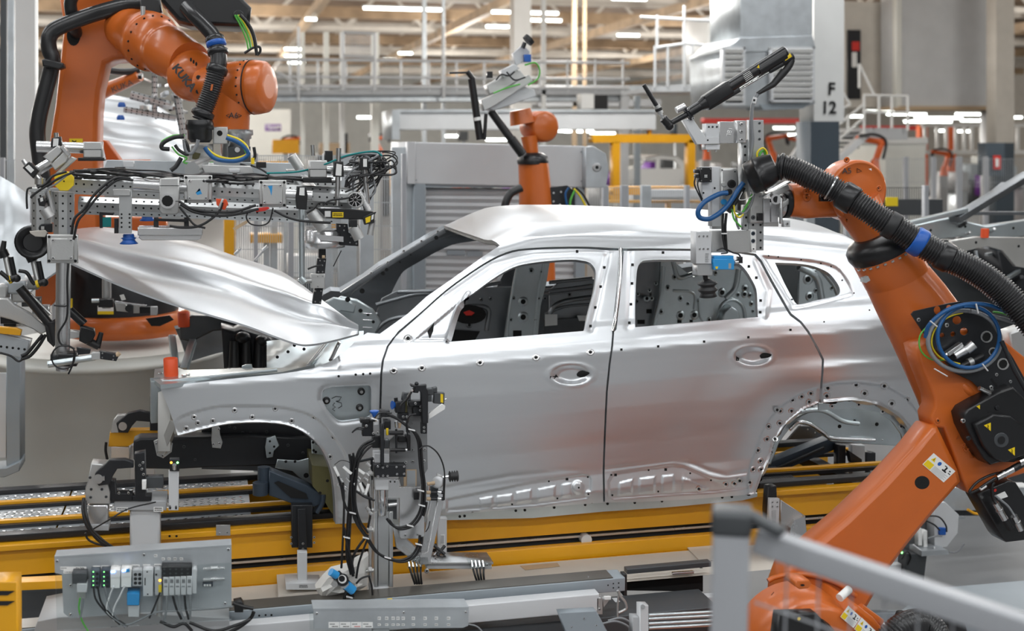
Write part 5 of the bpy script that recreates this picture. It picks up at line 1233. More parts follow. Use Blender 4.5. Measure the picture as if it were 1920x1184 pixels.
# middle: motor block, connectors, blue hose
mb = MB(); plate(mb, 'light_grey', rect(1317, 313, 1336, 378), Y + .01, .04, .002); plate(mb, 'light_grey', rect(1335, 313, 1352, 425), Y + .02, .05, .002); plate(mb, 'cast_alu', [(1352, 316), (1384, 316), (1386, 340), (1384, 398), (1352, 396)], Y, .08, .008); plate(mb, 'profile', rect(1335, 398, 1356, 430), Y + .04, .03)
dot(mb, 'hole', 1340, 353, Y + .018, 2); dot(mb, 'hole', 1319, 362, Y + .008, 2); plate(mb, 'cast_alu', circ(1358, 346, 5), Y - .004, .01, .002); plate(mb, 'rubber', circ(1372.5, 345, 8), Y - .006, .01, .003); dot(mb, 'hole', 1372.5, 345, Y - .007, 5); dot(mb, 'hole', 1354, 319, Y - .001, 1.6); dot(mb, 'hole', 1378, 322, Y - .001, 1.6); plate(mb, 'blue_light', circ(1358, 379, 5.5), Y - .012, .012, .002)
mb.build('drive_unit', tl)
mb = MB(); plate(mb, 'black_plastic', rect(1313, 314, 1335, 342), Y - .02, .05, .003); block(mb, 'black_plastic', 1304, 318, 1314, 325, Y - .01, .03); block(mb, 'black_plastic', 1305, 327, 1314, 334, Y - .01, .03)
for x, y in [(1315, 317), (1332, 317), (1315, 339), (1332, 339)]: screw(mb, 'steel', x, y, Y - .02, 1.3)
for k in range(4): decal(mb, 'label_white', 1321 + 3 * (k % 2), 328 + 3 * (k // 2), 1323 + 3 * (k % 2), 330 + 3 * (k // 2), Y - .021)
mb.build('valve_box', tl)
mb = MB(); wire(mb, 'cable', [(1304, 332), (1302, 345), (1308, 360), (1317, 378)], 1.6, Y - .01); wire(mb, 'cable', [(1312, 334), (1308, 345), (1312, 362), (1317, 374)], 1.4, Y - .01); wire(mb, 'rubber', [(1394, 352), (1386, 368), (1374, 386), (1366, 398)], 5, Y - .03); wire(mb, 'cable', [(1356, 400), (1355, 420), (1356, 445), (1360, 468)], 2.8, Y - .05); wire(mb, 'cable', [(1362, 400), (1360, 425), (1361, 450), (1362, 468)], 2.8, Y - .05)
wire(mb, 'cable', [(1362, 468), (1374, 474), (1386, 478), (1390, 490)], 1.6, Y - .04); wire(mb, 'cable', [(1344, 470), (1356, 466), (1364, 474), (1352, 476)], 1.4, Y - .05); tietag(mb, 1358, 438, Y - .05, 6, (0, 0, 1)); mb.build('cable_loom', tl)
mb = MB(); wire(mb, 'cable_blue', [(1364, 362), (1352, 363), (1338, 369), (1320, 380), (1309, 395), (1312, 408), (1328, 411), (1346, 402), (1362, 388), (1374, 372), (1384, 356), (1394, 343)], 5, Y - .06, n=10); rod(mb, 'rubber', (1362, 362, Y - .05), (1368, 360, Y - .02), 6); mb.build('blue_hose', tl)
mb = MB(); wire(mb, 'cable_yellow', [(1376, 385), (1378, 400), (1386, 408), (1394, 402)], 1.8, Y - .05); wire(mb, 'cable_green', [(1372, 392), (1376, 410), (1384, 420), (1390, 426)], 1.8, Y - .04); wire(mb, 'cable_green', [(1410, 365), (1402, 382), (1392, 398), (1382, 404)], 2.4, Y - .03); wire(mb, 'cable_grey', [(1414, 364), (1408, 384), (1396, 400), (1380, 396)], 2.4, Y - .04); wire(mb, 'cable_grey', [(1380, 404), (1382, 420), (1386, 430)], 2.6, Y - .03); wire(mb, 'cable_yellow', [(1420, 300), (1420, 286), (1430, 278), (1438, 286), (1436, 300)], 2, Y - .06); wire(mb, 'cable_green', [(1424, 300), (1425, 288), (1432, 283), (1436, 292)], 2.4, Y - .05); wire(mb, 'tie_white', [(1392, 360), (1386, 374), (1398, 374), (1412, 366), (1408, 354)], .9, Y - .07); mb.build('coloured_wires', tl)
mb = MB(); plate(mb, 'cast_alu', rect(1407, 360, 1431, 418), Y - .03, .05, .005); screw(mb, 'dark_grey', 1412, 408, Y - .03, 4.6); block(mb, 'black_plastic', 1420, 400, 1431, 414, Y - .04, .02); plate(mb, 'light_grey', rect(1432, 372, 1444, 418), Y - .03, .06, .002); plate(mb, 'hole', rect(1443, 373, 1447, 418), Y, .04); plate(mb, 'light_grey', rect(1446, 380, 1459, 418), Y - .02, .06, .002); plate(mb, 'cast_alu', rect(1432, 416, 1460, 425), Y - .02, .06, .002); mb.build('force_sensor', tl)
mb = MB(); rbar(mb, 'milled', (1427, 370, Y - .07), (1478, 341, Y - .07), 3, 22, .001); rbar(mb, 'cast_alu', (1446, 366, Y - .09), (1476, 350, Y - .09), 12, 18, .004); rbar(mb, 'cast_alu', (1462, 386, Y - .09), (1482, 374, Y - .09), 10, 16, .003); rod(mb, 'milled', (1455, 374, Y - .04), (1455, 374, Y - .14), 10, 20); dot(mb, 'hole', 1455, 374, Y - .142, 6.5); mb.build('tube_clamp', tl)
# lower plate, white block, suction cup, blue sensor
mb = MB(); plate(mb, 'cast_alu', rect(1334, 433, 1411, 474), Y - .02, .03, .002); plate(mb, 'label_white', rect(1409, 431, 1418, 474), Y - .03, .04, .002)
for y in (438, 452): screw(mb, 'navy_steel', 1412, y, Y - .03, 4.2)
screw(mb, 'label_white', 1412, 467, Y - .03, 4); mb.build('lower_bracket', tl)
mb = MB(); plate(mb, 'light_grey', rect(1305, 435, 1334, 495), Y - .05, .07, .002); plate(mb, 'profile', rect(1307, 495, 1336, 517), Y - .04, .06, .002)
for x, y in [(1311, 443), (1319, 443), (1326, 443), (1312, 467), (1319, 467), (1327, 467)]: screw(mb, 'steel', x, y, Y - .05, 2.2)
scribble(mb, 1322, 475, 1329, 493, Y - .05, 5, 'cable_grey'); mb.build('end_block', tl)
mb = MB(); rod(mb, 'rubber', (1322, 516, Y), (1323, 524, Y), 5); mb.use('rubber').lathe(at(1326, 522, Y), V((.08, 0, -1)), [(0, .012), (.012, .030), (.022, .046), (.028, .047), (.036, .034), (.042, .034), (.052, .046), (.058, .046), (.068, .034), (.074, .036), (.088, .042), (.090, .038)], 28); mb.build('suction_cup', tl)
mb = MB(); plate(mb, 'blue_light', rect(1338, 486, 1377, 506), Y - .06, .05, .003); plate(mb, 'blue_light', rect(1339, 480, 1376, 487), Y - .05, .04, .004); plate(mb, 'sticker_yellow', [(1341, 500), (1347, 500), (1345, 505), (1342, 504)], Y - .0605, .0004); plate(mb, 'cast_alu', rect(1366, 494, 1371, 504), Y - .0605, .0004); rod(mb, 'chrome', (1377, 492, Y - .04), (1386, 491, Y - .04), 4); block(mb, 'black_plastic', 1385, 482, 1393, 494, Y - .05, .03); mb.build('laser_sensor', tl, label='bright blue distance sensor')
# ------------------------------------------------------------------ bonnet panel and further sheets
def sheet(name, near, far, nv, crown, m, label=None, cat=None, ridges=(), parent=None, thick=.012, k=6, group=None):
    """curved sheet between two measured edges (px, py, Y); crown lifts the middle, ridges = (v, width, height)"""
    A = smoothpath([at(*p) for p in near], k); B = smoothpath([at(*p) for p in far], k); n = min(len(A), len(B)); vs = []
    def pick(L, i): t = i * (len(L) - 1) / (n - 1); a = int(t); b = min(a + 1, len(L) - 1); return L[a].lerp(L[b], t - a)
    for i in range(n):
        a, b = pick(A, i), pick(B, i); u = i / (n - 1)
        for j in range(nv + 1):
            v = j / nv; q = a.lerp(b, v); w = 4 * v * (1 - v); q = q + V((0, 0, crown * w))
            for rv, rw, rh in ridges:
                rv2 = rv(u) if callable(rv) else rv; q.z += rh * math.exp(-((v - rv2) / rw) ** 2) * min(1, w * 4)
            vs.append(q)
    fs = [(i * (nv + 1) + j, (i + 1) * (nv + 1) + j, (i + 1) * (nv + 1) + j + 1, i * (nv + 1) + j + 1) for i in range(n - 1) for j in range(nv)]
    low = [p + V((0, 0, -thick)) for p in vs]
    mb = MB().use(m).add(vs, fs, True); mb.add(low, fs, True)
    rim = [j for j in range(nv + 1)] + [i * (nv + 1) + nv for i in range(1, n)] + [(n - 1) * (nv + 1) + j for j in range(nv - 1, -1, -1)] + [i * (nv + 1) for i in range(n - 2, 0, -1)]
    R = [vs[i] for i in rim]; r2 = [low[i] for i in rim]; m_ = len(R)
    mb.add(R + r2, [(i, (i + 1) % m_, (i + 1) % m_ + m_, i + m_) for i in range(m_)], False)
    return mb.build(name, parent, label=label, cat=cat, group=group)
sheet('bonnet', [(122, 488, 6.2), (142, 497, 6.2), (230, 536, 6.17), (319, 568, 6.15), (390, 589, 6.13), (461, 610, 6.12), (520, 632, 6.12), (560, 645, 6.14), (590, 645, 6.17), (630, 637, 6.2), (671, 626, 6.25)],
      [(122, 436, 7.5), (142, 430, 7.5), (177, 426, 7.5), (213, 428, 7.5), (290, 438, 7.45), (372, 456, 7.4), (440, 480, 7.3), (520, 506, 7.1), (560, 530, 6.95), (597, 559, 6.8), (673, 625, 6.3)], 36, .03, 'body_alu',
      'shiny bare aluminium bonnet panel carried tilted by the left gripper above the engine bay', 'bonnet', ridges=((lambda u: .30 + .12 * u, .10, -.030), (lambda u: .46 + .1 * u, .05, .02), (.8, .12, .014)), thick=.01)
sheet('bonnet', [(-40, 600, 7.6), (0, 590, 7.6), (40, 560, 7.6), (90, 520, 7.7), (150, 480, 7.8)], [(-40, 300, 8.6), (0, 330, 8.6), (30, 348, 8.5), (80, 385, 8.4), (150, 440, 8.2)], 16, .05, 'galv', 'blurred silver body panel at the far left behind the black screwdrivers', 'body panel', ridges=((.6, .1, -.03),))
sheet('bonnet', [(180, 310, 9.6), (230, 322, 9.6), (300, 325, 9.6), (345, 330, 9.6)], [(180, 178, 11), (230, 182, 11), (290, 200, 11), (345, 240, 11)], 20, .1, 'body_alu', 'bright blurred bonnet panel behind the left robot column', 'body panel', ridges=((.35, .08, -.06), (.62, .1, -.05), (.8, .05, .05)))
# ------------------------------------------------------------------ gripper frame carried by the left robot
gf = thing('gripper_frame', 'perforated aluminium gripper frame full of cables hanging from the left robot above the bonnet', 'gripper', at(330, 440, 6.1))
def perf(mb, a, b, r, pitch=13.0, hole=1.9, m='profile', facets=(0, 1, 7)):
    """eight sided profile with punched holes; a, b = (px, py, Y)"""
    A, B = at(*a), at(*b); s, u, d = frame(B - A, V((0, 0, 1)) if abs((B - A).normalized().z) < .7 else V((1, 0, 0)))
    R = r * sc((a[2] + b[2]) / 2); mb.use(m)
    ring = lambda c: [c + (s * math.cos(PI / 8 + PI / 4 * i) + u * math.sin(PI / 8 + PI / 4 * i)) * R for i in range(8)]
    mb.add(ring(A) + ring(B), [(i, (i + 1) % 8, (i + 1) % 8 + 8, i + 8) for i in range(8)] + [tuple(range(8)), tuple(range(15, 7, -1))])
    L = (B - A).length; p = pitch * sc(a[2]); n = int(L / p); mb.use('hole')
    for i in range(8):
        nn = s * math.cos(PI / 4 * i) + u * math.sin(PI / 4 * i)
        if nn.dot(FW) > .2: continue
        for k in range(n):
            c = A + d * (p * (k + .5)) + nn * (R * math.cos(PI / 8) + .0006); mb.disc(c, nn, hole * sc(a[2]), 8)
Y = 6.1
for a, b, r in [((140, 344, 6.2), (660, 372, 6.05), 20), ((150, 385, 6.45), (640, 404, 6.3), 17), ((150, 345, 7.1), (640, 345, 7.0), 16), ((120, 360, 6.1), (120, 442, 6.1), 18), ((128, 352, 6.3), (165, 330, 7.2), 15), ((590, 372, 6.2), (560, 330, 7.2), 15), ((360, 318, 6.4), (400, 302, 7.2), 13), ((78, 360, 6.3), (78, 432, 6.3), 17)]:
    mb = MB(); perf(mb, a, b, r); mb.build('perforated_beam', gf)
mb = MB(); plate(mb, 'yellow', circ(120, 340, 19.5, 19.5, 8, PI / 8), 5.96, .03, .002); dot(mb, 'hole', 120, 340, 5.959, 1.4); mb.build('end_cap', gf, label='bright yellow octagonal end cap')
def fl_plate(x0, y0, x1, y1, Y, mark=None):
    mb = MB(); plate(mb, 'cast_alu', rect(x0, y0, x1, y1), Y, .03, .005); dx, dy = (x1 - x0), (y1 - y0)
    plate(mb, 'cast_alu', rect(x0 + dx * .12, y0 + dy * .14, x1 - dx * .14, y1 - dy * .1), Y - .02, .02, .003)
    for u in (.07, .92):
        for v in (.08, .92): dot(mb, 'hole', x0 + dx * u, y0 + dy * v, Y - .001, 2.6)
    for u in (.2, .78):
        for v in (.2, .82): screw(mb, 'milled', x0 + dx * u, y0 + dy * v, Y - .02, 3)
    if mark: plate(mb, 'blue_light', mark, Y - .0206, .0005)
    return mb.build('flange_plate', gf)
fl_plate(345, 329, 398, 381, 5.97, [(367, 362), (376, 357), (374, 353), (379, 364), (370, 366)]); fl_plate(486, 338, 537, 389, 5.95, [(502, 349), (511, 348), (509, 368), (506, 356)]); fl_plate(88, 440, 146, 494, 5.95)
mb = MB(); rod(mb, 'milled', (250, 345, 5.98), (302, 348, 5.98), 11, 20); rod(mb, 'steel', (334, 351, 5.98), (350, 352, 5.98), 8, 18); rod(mb, 'milled', (535, 364, 5.96), (585, 367, 5.96), 9.5, 20); mb.build('spar_tube', gf)
mb = MB(); plate(mb, 'cast_alu', [(299, 334), (336, 333), (336, 398), (330, 403), (304, 402), (298, 396)], 5.93, .10, .006); plate(mb, 'hole', rect(300, 348, 336, 349), 5.928, .001); plate(mb, 'hole', rect(299, 377, 336, 378), 5.928, .001)
rod(mb, 'steel', (314, 377, 5.94), (314, 377, 5.84), 13.5, 22); dot(mb, 'hole', 314, 377, 5.838, 10); mb.build('tube_clamp', gf)
mb = MB(); plate(mb, 'profile', rect(223, 356, 247, 438), 5.95, .02, .002); plate(mb, 'cast_alu', rect(212, 355, 244, 367), 5.93, .03, .002)
for y in (402, 409, 418, 426): dot(mb, 'hole', 228, y, 5.949, 1.8); dot(mb, 'hole', 243, y, 5.949, 1.8)
block(mb, 'black_plastic', 214, 410, 222, 438, 5.97, .03); mb.build('drop_bracket', gf)
def vac(x, y, Y, r, m='blue'):
    mb = MB().use(m); k = r * sc(Y)
    mb.lathe(at(x, y, Y), (0, 0, -1), [(0, k * .55), (k * .2, k * .62), (k * .35, k * .6), (k * .45, k * .85), (k * .6, k * .65), (k * .75, k * .7), (k * 1.05, k), (k * 1.1, k * .95)], 24); return mb.build('suction_cup', gf, label='dark blue rubber suction cup')
vac(241, 439, 6.0, 16); vac(276, 398, 6.7, 14)
mb = MB(); block(mb, 'black_steel', 288, 408, 297, 430, 6.0, .03); block(mb, 'black_steel', 345, 408, 354, 430, 6.0, .03); rbar(mb, 'black_steel', (292, 412, 6.0), (350, 414, 6.0), 5, 8); plate(mb, 'profile', rect(303, 407, 338, 411), 5.99, .03); mb.build('pad_handle', gf)
mb = MB(); plate(mb, 'milled', rect(258, 427, 380, 442), 5.95, .16, .004); plate(mb, 'milled', [(261, 441), (378, 441), (377, 448), (370, 451), (266, 451), (260, 446)], 5.96, .14, .003); mb.build('steel_pad', gf, label='polished steel pad under a black handle')
# left cluster: tubes, tilted clamps, sensors
mb = MB(); rod(mb, 'milled', (69, 275, 6.3), (157, 278, 6.3), 9.5, 20); rod(mb, 'chrome', (105, 249, 6.25), (106, 262, 6.25), 4); rod(mb, 'milled', (71, 320, 6.1), (98, 303, 6.15), 8.5, 20); rod(mb, 'chrome', (43, 300, 6.0), (51, 312, 6.0), 3.5); rod(mb, 'chrome', (65, 327, 6.05), (75, 338, 6.05), 6); rod(mb, 'milled', (75, 334, 6.05), (75, 346, 6.05), 9, 18); rod(mb, 'milled', (90, 358, 6.05), (99, 400, 6.05), 6); rod(mb, 'cast_alu', (83, 392, 6.0), (94, 408, 6.0), 9.5, 16); mb.build('sensor_rod', gf)
mb = MB(); plate(mb, 'cast_alu', rect(156, 266, 191, 296), 6.22, .1, .005); plate(mb, 'hole', rect(156, 280, 190, 281), 6.218, .001); block(mb, 'black_plastic', 146, 296, 195, 302, 6.22, .1); plate(mb, 'cast_alu', [(80, 294), (108, 273), (118, 283), (96, 306)], 6.0, .08, .004); plate(mb, 'cast_alu', [(95, 308), (119, 285), (130, 292), (124, 304), (103, 320)], 6.0, .08, .004); plate(mb, 'steel', [(112, 276), (118, 272), (131, 290), (126, 294)], 5.98, .05, .002); plate(mb, 'cast_alu', [(104, 324), (134, 294), (143, 298), (110, 328)], 6.02, .05, .003); mb.build('tube_clamp', gf)
def labelclamp(P, L, Y, m='black_plastic'):
    mb = MB(); plate(mb, m, P, Y, .05, .004); plate(mb, 'label_white', L, Y - .001, .0005); return mb.build('sensor_clamp', gf)
labelclamp([(97, 259), (113, 256), (116, 272), (112, 277), (95, 277), (95, 268)], [(100, 260), (110, 260), (109, 273), (99, 275)], 6.22)
labelclamp([(42, 315), (54, 303), (60, 307), (73, 321), (66, 330), (62, 335)], [(47, 314), (54, 309), (64, 319), (58, 325)], 5.98)
labelclamp([(70, 373), (80, 368), (86, 376), (84, 388), (73, 386)], [(75, 372), (80, 370), (81, 377), (76, 379)], 6.0)
mb = MB(); plate(mb, 'light_grey', rect(56, 357, 100, 418), 6.35, .02, .003); plate(mb, 'profile', [(55, 353), (112, 353), (112, 360), (55, 360)], 6.3, .08, .002)
for x, y in [(60, 402), (60, 412), (74, 412), (73, 400)]: dot(mb, 'hole', x, y, 6.349, 1.2)
plate(mb, 'black_steel', circ(80, 428, 8, 8, 10), 6.2, .04, .004); plate(mb, 'black_steel', rect(84, 420, 98, 436), 6.2, .04, .004); plate(mb, 'cast_alu', rect(77, 425, 83, 431), 6.19, .01); plate(mb, 'beige', [(55, 434), (84, 432), (88, 436), (84, 445), (66, 444), (57, 438)], 6.15, .02, .003); mb.build('side_plate', gf)
mb = MB().use('black_plastic').lathe(at(62, 455, 6.5), V((.1, -1, .1)), [(0, .03), (.02, .06), (.05, .08), (.055, .085), (.055, .07), (.03, .045)], 28); plate(mb, 'black_plastic', [(38, 450), (50, 436), (84, 440), (86, 470), (40, 470)], 6.5, .03, .004); mb.build('black_bowl', gf)
# hanging tube with clamps
mb = MB(); rod(mb, 'milled', (119, 492, 5.98), (117, 676, 5.98), 12.5, 26); mb.build('drop_tube', gf)
mb = MB(); block(mb, 'black_plastic', 94, 666, 118, 682, 5.9, .1, .006); block(mb, 'black_plastic', 108, 664, 143, 688, 5.88, .1, .006); rod(mb, 'milled', (105, 690, 5.98), (105, 676, 5.98), 1); rod(mb, 'zinc', (90, 684, 5.86), (178, 670, 5.86), 6, 18); dot(mb, 'hole', 91, 684, 5.78, 1); rod(mb, 'milled', (117, 685, 5.98), (117, 695, 5.98), 11, 20); mb.build('cross_clamp', gf)
mb = MB(); plate(mb, 'cast_alu', [(171, 662), (187, 661), (188, 674), (172, 676)], 5.84, .04, .002); plate(mb, 'black_steel', [(186, 659), (216, 664), (222, 670), (218, 678), (188, 674)], 5.85, .04, .003); plate(mb, 'black_steel', [(143, 652), (170, 656), (168, 664), (146, 666)], 5.88, .03, .002)
for x, y in [(192, 663), (192, 671), (213, 668), (212, 675)]: screw(mb, 'steel', x, y, 5.85, 1.4)
rod(mb, 'tan', (218, 668, 5.86), (224, 662, 5.86), 4); mb.build('finger_gripper', gf)
mb = MB(); wire(mb, 'cable', [(128, 494), (126, 530), (127, 570), (124, 600), (110, 625), (114, 645), (130, 650), (140, 655)], 1.8, 5.9); wire(mb, 'cable', [(132, 650), (110, 650), (98, 664), (100, 682), (115, 692), (132, 688), (140, 672), (138, 655), (128, 648)], 1.5, 5.82); wire(mb, 'cable', [(140, 660), (136, 684), (128, 702)], 1.6, 5.84); wire(mb, 'cable', [(101, 573), (119, 575), (129, 572)], 1.4, 5.93); mb.build('signal_cable', gf)
# right cluster
mb = MB(); rod(mb, 'zinc', (565, 388, 5.95), (566, 522, 5.95), 5.6, 16); rod(mb, 'zinc', (563, 520, 5.95), (572, 530, 5.95), 6.5, 14); rod(mb, 'cast_alu', (568, 527, 5.95), (584, 526, 5.95), 5); rod(mb, 'chrome', (635, 278, 6.0), (632, 386, 6.0), 4.8, 16); rod(mb, 'milled', (612, 318, 6.05), (676, 321, 6.05), 8, 18); rod(mb, 'steel', (682, 300, 6.0), (689, 382, 6.0), 5, 16); rod(mb, 'chrome', (586, 272, 6.4), (587, 292, 6.4), 4); rod(mb, 'cast_alu', (546, 292, 6.2), (562, 316, 6.2), 9, 18); rod(mb, 'milled', (672, 360, 6.0), (690, 396, 6.0), 7, 16); mb.build('sensor_rod', gf)
labelclamp([(557, 350), (574, 350), (577, 366), (575, 394), (556, 392), (554, 370)], [(562, 352), (571, 352), (571, 367), (561, 366)], 5.93)
labelclamp([(626, 303), (644, 303), (645, 332), (626, 332)], [(631, 307), (641, 309), (640, 330), (629, 329)], 5.95); labelclamp([(674, 296), (690, 295), (692, 318), (674, 319)], [(681, 298), (688, 298), (688, 313), (681, 313)], 5.95)
mb = MB(); plate(mb, 'cast_alu', rect(580, 301, 613, 333), 6.0, .09, .005); plate(mb, 'hole', rect(580, 317, 613, 318), 5.998, .001); block(mb, 'black_plastic', 568, 333, 622, 343, 6.0, .09, .004); block(mb, 'black_plastic', 609, 283, 624, 304, 6.1, .05, .004); mb.build('tube_clamp', gf)
mb = MB(); plate(mb, 'black_plastic', [(596, 392), (650, 392), (692, 396), (706, 398), (702, 404), (684, 412), (640, 411), (612, 409)], 5.94, .06, .003); plate(mb, 'black_plastic', [(680, 408), (703, 398), (702, 418), (684, 422)], 5.92, .05, .002)
plate(mb, 'sticker_yellow', rect(623, 398, 644, 408), 5.939, .0004); plate(mb, 'label_white', rect(609, 396, 620, 407), 5.939, .0004); plate(mb, 'sticker_yellow', [(685, 409), (695, 405), (694, 416), (686, 419)], 5.919, .0004); plate(mb, 'label_white', [(697, 404), (701, 402), (700, 411), (696, 413)], 5.919, .0004); scribble(mb, 625, 400, 642, 406, 5.9385, 2, 'hole'); mb.build('scanner_housing', gf, label='black scanner housing with yellow warning labels')
mb = MB(); mb.use('milled').lathe(at(608, 430, 6.08), (0, 0, -1), [(0, .085), (.008, .096), (.05, .098), (.052, .10), (.088, .10), (.09, .094)], 36); plate(mb, 'milled', [(592, 440), (644, 444), (644, 454), (600, 451)], 5.97, .02); mb.build('magnet_disc', gf, label='polished round steel magnet disc')
mb = MB(); rod(mb, 'cast_alu', (583, 398, 5.93), (606, 430, 5.93), 11.5, 20); rod(mb, 'cast_alu', (662, 425, 5.93), (674, 448, 5.93), 10.5, 20); rod(mb, 'cast_alu', (699, 412, 5.95), (694, 441, 5.95), 6, 16); block(mb, 'black_plastic', 655, 412, 670, 426, 5.9, .04); mb.build('camera_head', gf)
mb = MB(); plate(mb, 'black_steel', [(632, 420), (652, 420), (654, 436), (672, 448), (672, 462), (638, 460), (638, 436), (632, 436)], 6.0, .06, .003)
for x, y in [(637, 424), (646, 424), (645, 432), (656, 455), (668, 457), (658, 444)]: screw(mb, 'steel', x, y, 6.0, 1.6)
mb.build('mount_block', gf)
mb = MB(); block(mb, 'black_steel', 598, 466, 611, 486, 6.05, .05); plate(mb, 'black_steel', [(595, 485), (612, 485), (609, 516), (593, 514)], 6.02, .05, .002); plate(mb, 'cast_alu', rect(583, 514, 609, 541), 6.0, .03, .002); plate(mb, 'black_steel', [(590, 541), (606, 541), (602, 571), (586, 570)], 6.02, .05, .002); rod(mb, 'tan', (604, 482, 6.0), (609, 482, 6.0), 3)
for x, y in [(600, 489), (608, 490), (604, 498), (597, 510), (605, 510), (591, 546), (602, 546), (591, 566), (600, 567), (596, 518), (605, 518), (596, 537)]: screw(mb, 'steel', x, y, 6.0 if 514 < y < 541 else 6.02, 1.5)
mb.build('locating_finger', gf)
mb = MB(); mb.use('cast_alu').lathe(at(666, 375, 6.0), (0, -1, 0), [(0, .04), (.03, .04), (.03, .036)], 26); dot(mb, 'hole', 666, 375, 5.969, 12.5)
for k in range(9):
    a = k * 2 * PI / 9; rbar(mb, 'chrome', (666 + 3 * math.cos(a), 375 + 3 * math.sin(a), 5.965), (666 + 13 * math.cos(a), 375 + 13 * math.sin(a), 5.965), 1, 2, 0)
mb.build('cable_star_gland', gf)
# cables: runs on the beam top, the tangled bundle at the right end
rg = random.Random(5)
for k in range(9):
    mb = MB(); P = []; y0 = rg.uniform(316, 334); 
    for x in range(115 + rg.randint(0, 60), rg.randint(420, 640), 45): P.append((x, y0 + (x - 100) * .035 + rg.uniform(-4, 5), 6.0 + rg.uniform(-.05, .3)))
    wire(mb, 'cable', P, rg.choice([1.6, 2.2, 2.8])); mb.build('cable_run', gf)
for P, r, m in [([(245, 335), (215, 335), (180, 362), (158, 392), (140, 410), (134, 440)], 2.4, 'cable'), ([(250, 338), (220, 338), (186, 366), (160, 398), (146, 416), (138, 450)], 2.2, 'cable'), ([(336, 378), (360, 392), (400, 398), (440, 397), (480, 385)], 2.6, 'cable'), ([(338, 383), (365, 398), (410, 405), (450, 401), (485, 392)], 2.6, 'cable'), ([(336, 388), (350, 405), (365, 422), (385, 428)], 2, 'cable'), ([(318, 424), (340, 427), (370, 425), (395, 412), (412, 395), (417, 380)], 2.4, 'cable'), ([(514, 395), (540, 408), (570, 415), (620, 418)], 2.4, 'cable'), ([(512, 390), (505, 415), (490, 423), (470, 420), (462, 408), (466, 396)], 1.4, 'cable'), ([(605, 385), (620, 376), (650, 372), (668, 366)], 1.8, 'cable'), ([(575, 400), (590, 390), (600, 380), (630, 382)], 1.8, 'cable'), ([(640, 470), (625, 500)], 1, 'cable'), ([(577, 505), (590, 500), (604, 498)], 1.8, 'cable'),
                ([(60, 352), (52, 355), (50, 370), (51, 392)], 1.8, 'cable'), ([(140, 322), (110, 335), (85, 350), (62, 366), (58, 372)], 2.2, 'cable'), ([(125, 322), (100, 330), (85, 345), (70, 352)], 2.2, 'cable'), ([(130, 325), (105, 345), (92, 352), (84, 362)], 1.6, 'cable_grey')]:
    mb = MB(); wire(mb, m, P, r, 5.88); mb.build('cable_run', gf)
for k in range(22):
    x0, y0 = rg.uniform(640, 690), rg.uniform(320, 385); x1, y1 = rg.uniform(690, 742), rg.uniform(284, 315); yy = 5.9 + rg.uniform(0, .3)
    P = [(x0, y0, yy), (x0 + rg.uniform(5, 40), y0 - rg.uniform(5, 30), yy), (x1, y1 + rg.uniform(5, 30), yy), (x1 - 4, y1, yy + .03), (x1 - rg.uniform(20, 50), y1 + rg.uniform(-2, 10), yy + .06), (x0 - rg.uniform(-5, 25), y0 - rg.uniform(15, 40), yy + .1)]
    mb = MB(); wire(mb, 'cable' if k % 7 else 'cable_grey', P, rg.choice([1.3, 1.7, 2.0])); mb.build('cable_loop', gf)
mb = MB(); wire(mb, 'cable_teal', [(500, 325, 6.1), (560, 322, 6.1), (610, 308, 6.0), (650, 292, 6.0), (700, 284, 5.95), (716, 292, 5.95)], 1.8); mb.build('teal_cable', gf)
mb = MB(); plate(mb, 'cast_alu', [(376, 309), (470, 312), (478, 326), (384, 324)], 6.5, .2, .003); plate(mb, 'galv', [(200, 300), (560, 306), (590, 336), (190, 332)], 6.9, .05, .003); mb.build('centre_plate', gf)
for k in range(14):
    x = rg.uniform(180, 560); y = rg.uniform(302, 326); mb = MB(); block(mb, rg.choice(['cast_alu', 'black_plastic', 'light_grey', 'steel']), x, y, x + rg.uniform(8, 26), y + rg.uniform(5, 12), rg.uniform(6.3, 6.7), .06, .003); mb.build('valve_block', gf)
mb = MB(); plate(mb, 'red', [(478, 391), (503, 388), (506, 391), (496, 396), (480, 398)], 5.9, .01, .001); mb.build('red_tag', gf); mb = MB(); plate(mb, 'red_cap', [(405, 373), (424, 374), (428, 382), (422, 394), (414, 392), (406, 384)], 5.9, .02, .002); rbar(mb, 'steel', (410, 392, 5.88), (418, 373, 5.88), 4, 4); mb.build('red_connector', gf)
mb = MB(); plate(mb, 'tan', [(436, 428), (466, 411), (468, 416), (440, 433)], 5.9, .002); mb.build('paper_tag', gf, label='beige paper tag')
mb = MB(); block(mb, 'cable_teal', 192, 408, 208, 426, 6.2, .03, .003); plate(mb, 'black_steel', [(186, 398), (212, 400), (212, 404), (192, 404), (192, 428), (187, 428)], 6.2, .03); mb.build('hook_sensor', gf)
mb = MB(); rod(mb, 'steel', (440, 478, 6.9), (452, 466, 6.9), 3); rod(mb, 'chrome', (492, 470, 6.9), (502, 462, 6.9), 3); rod(mb, 'steel', (478, 488, 6.9), (498, 466, 6.9), 2.4); mb.build('locating_pin', gf)
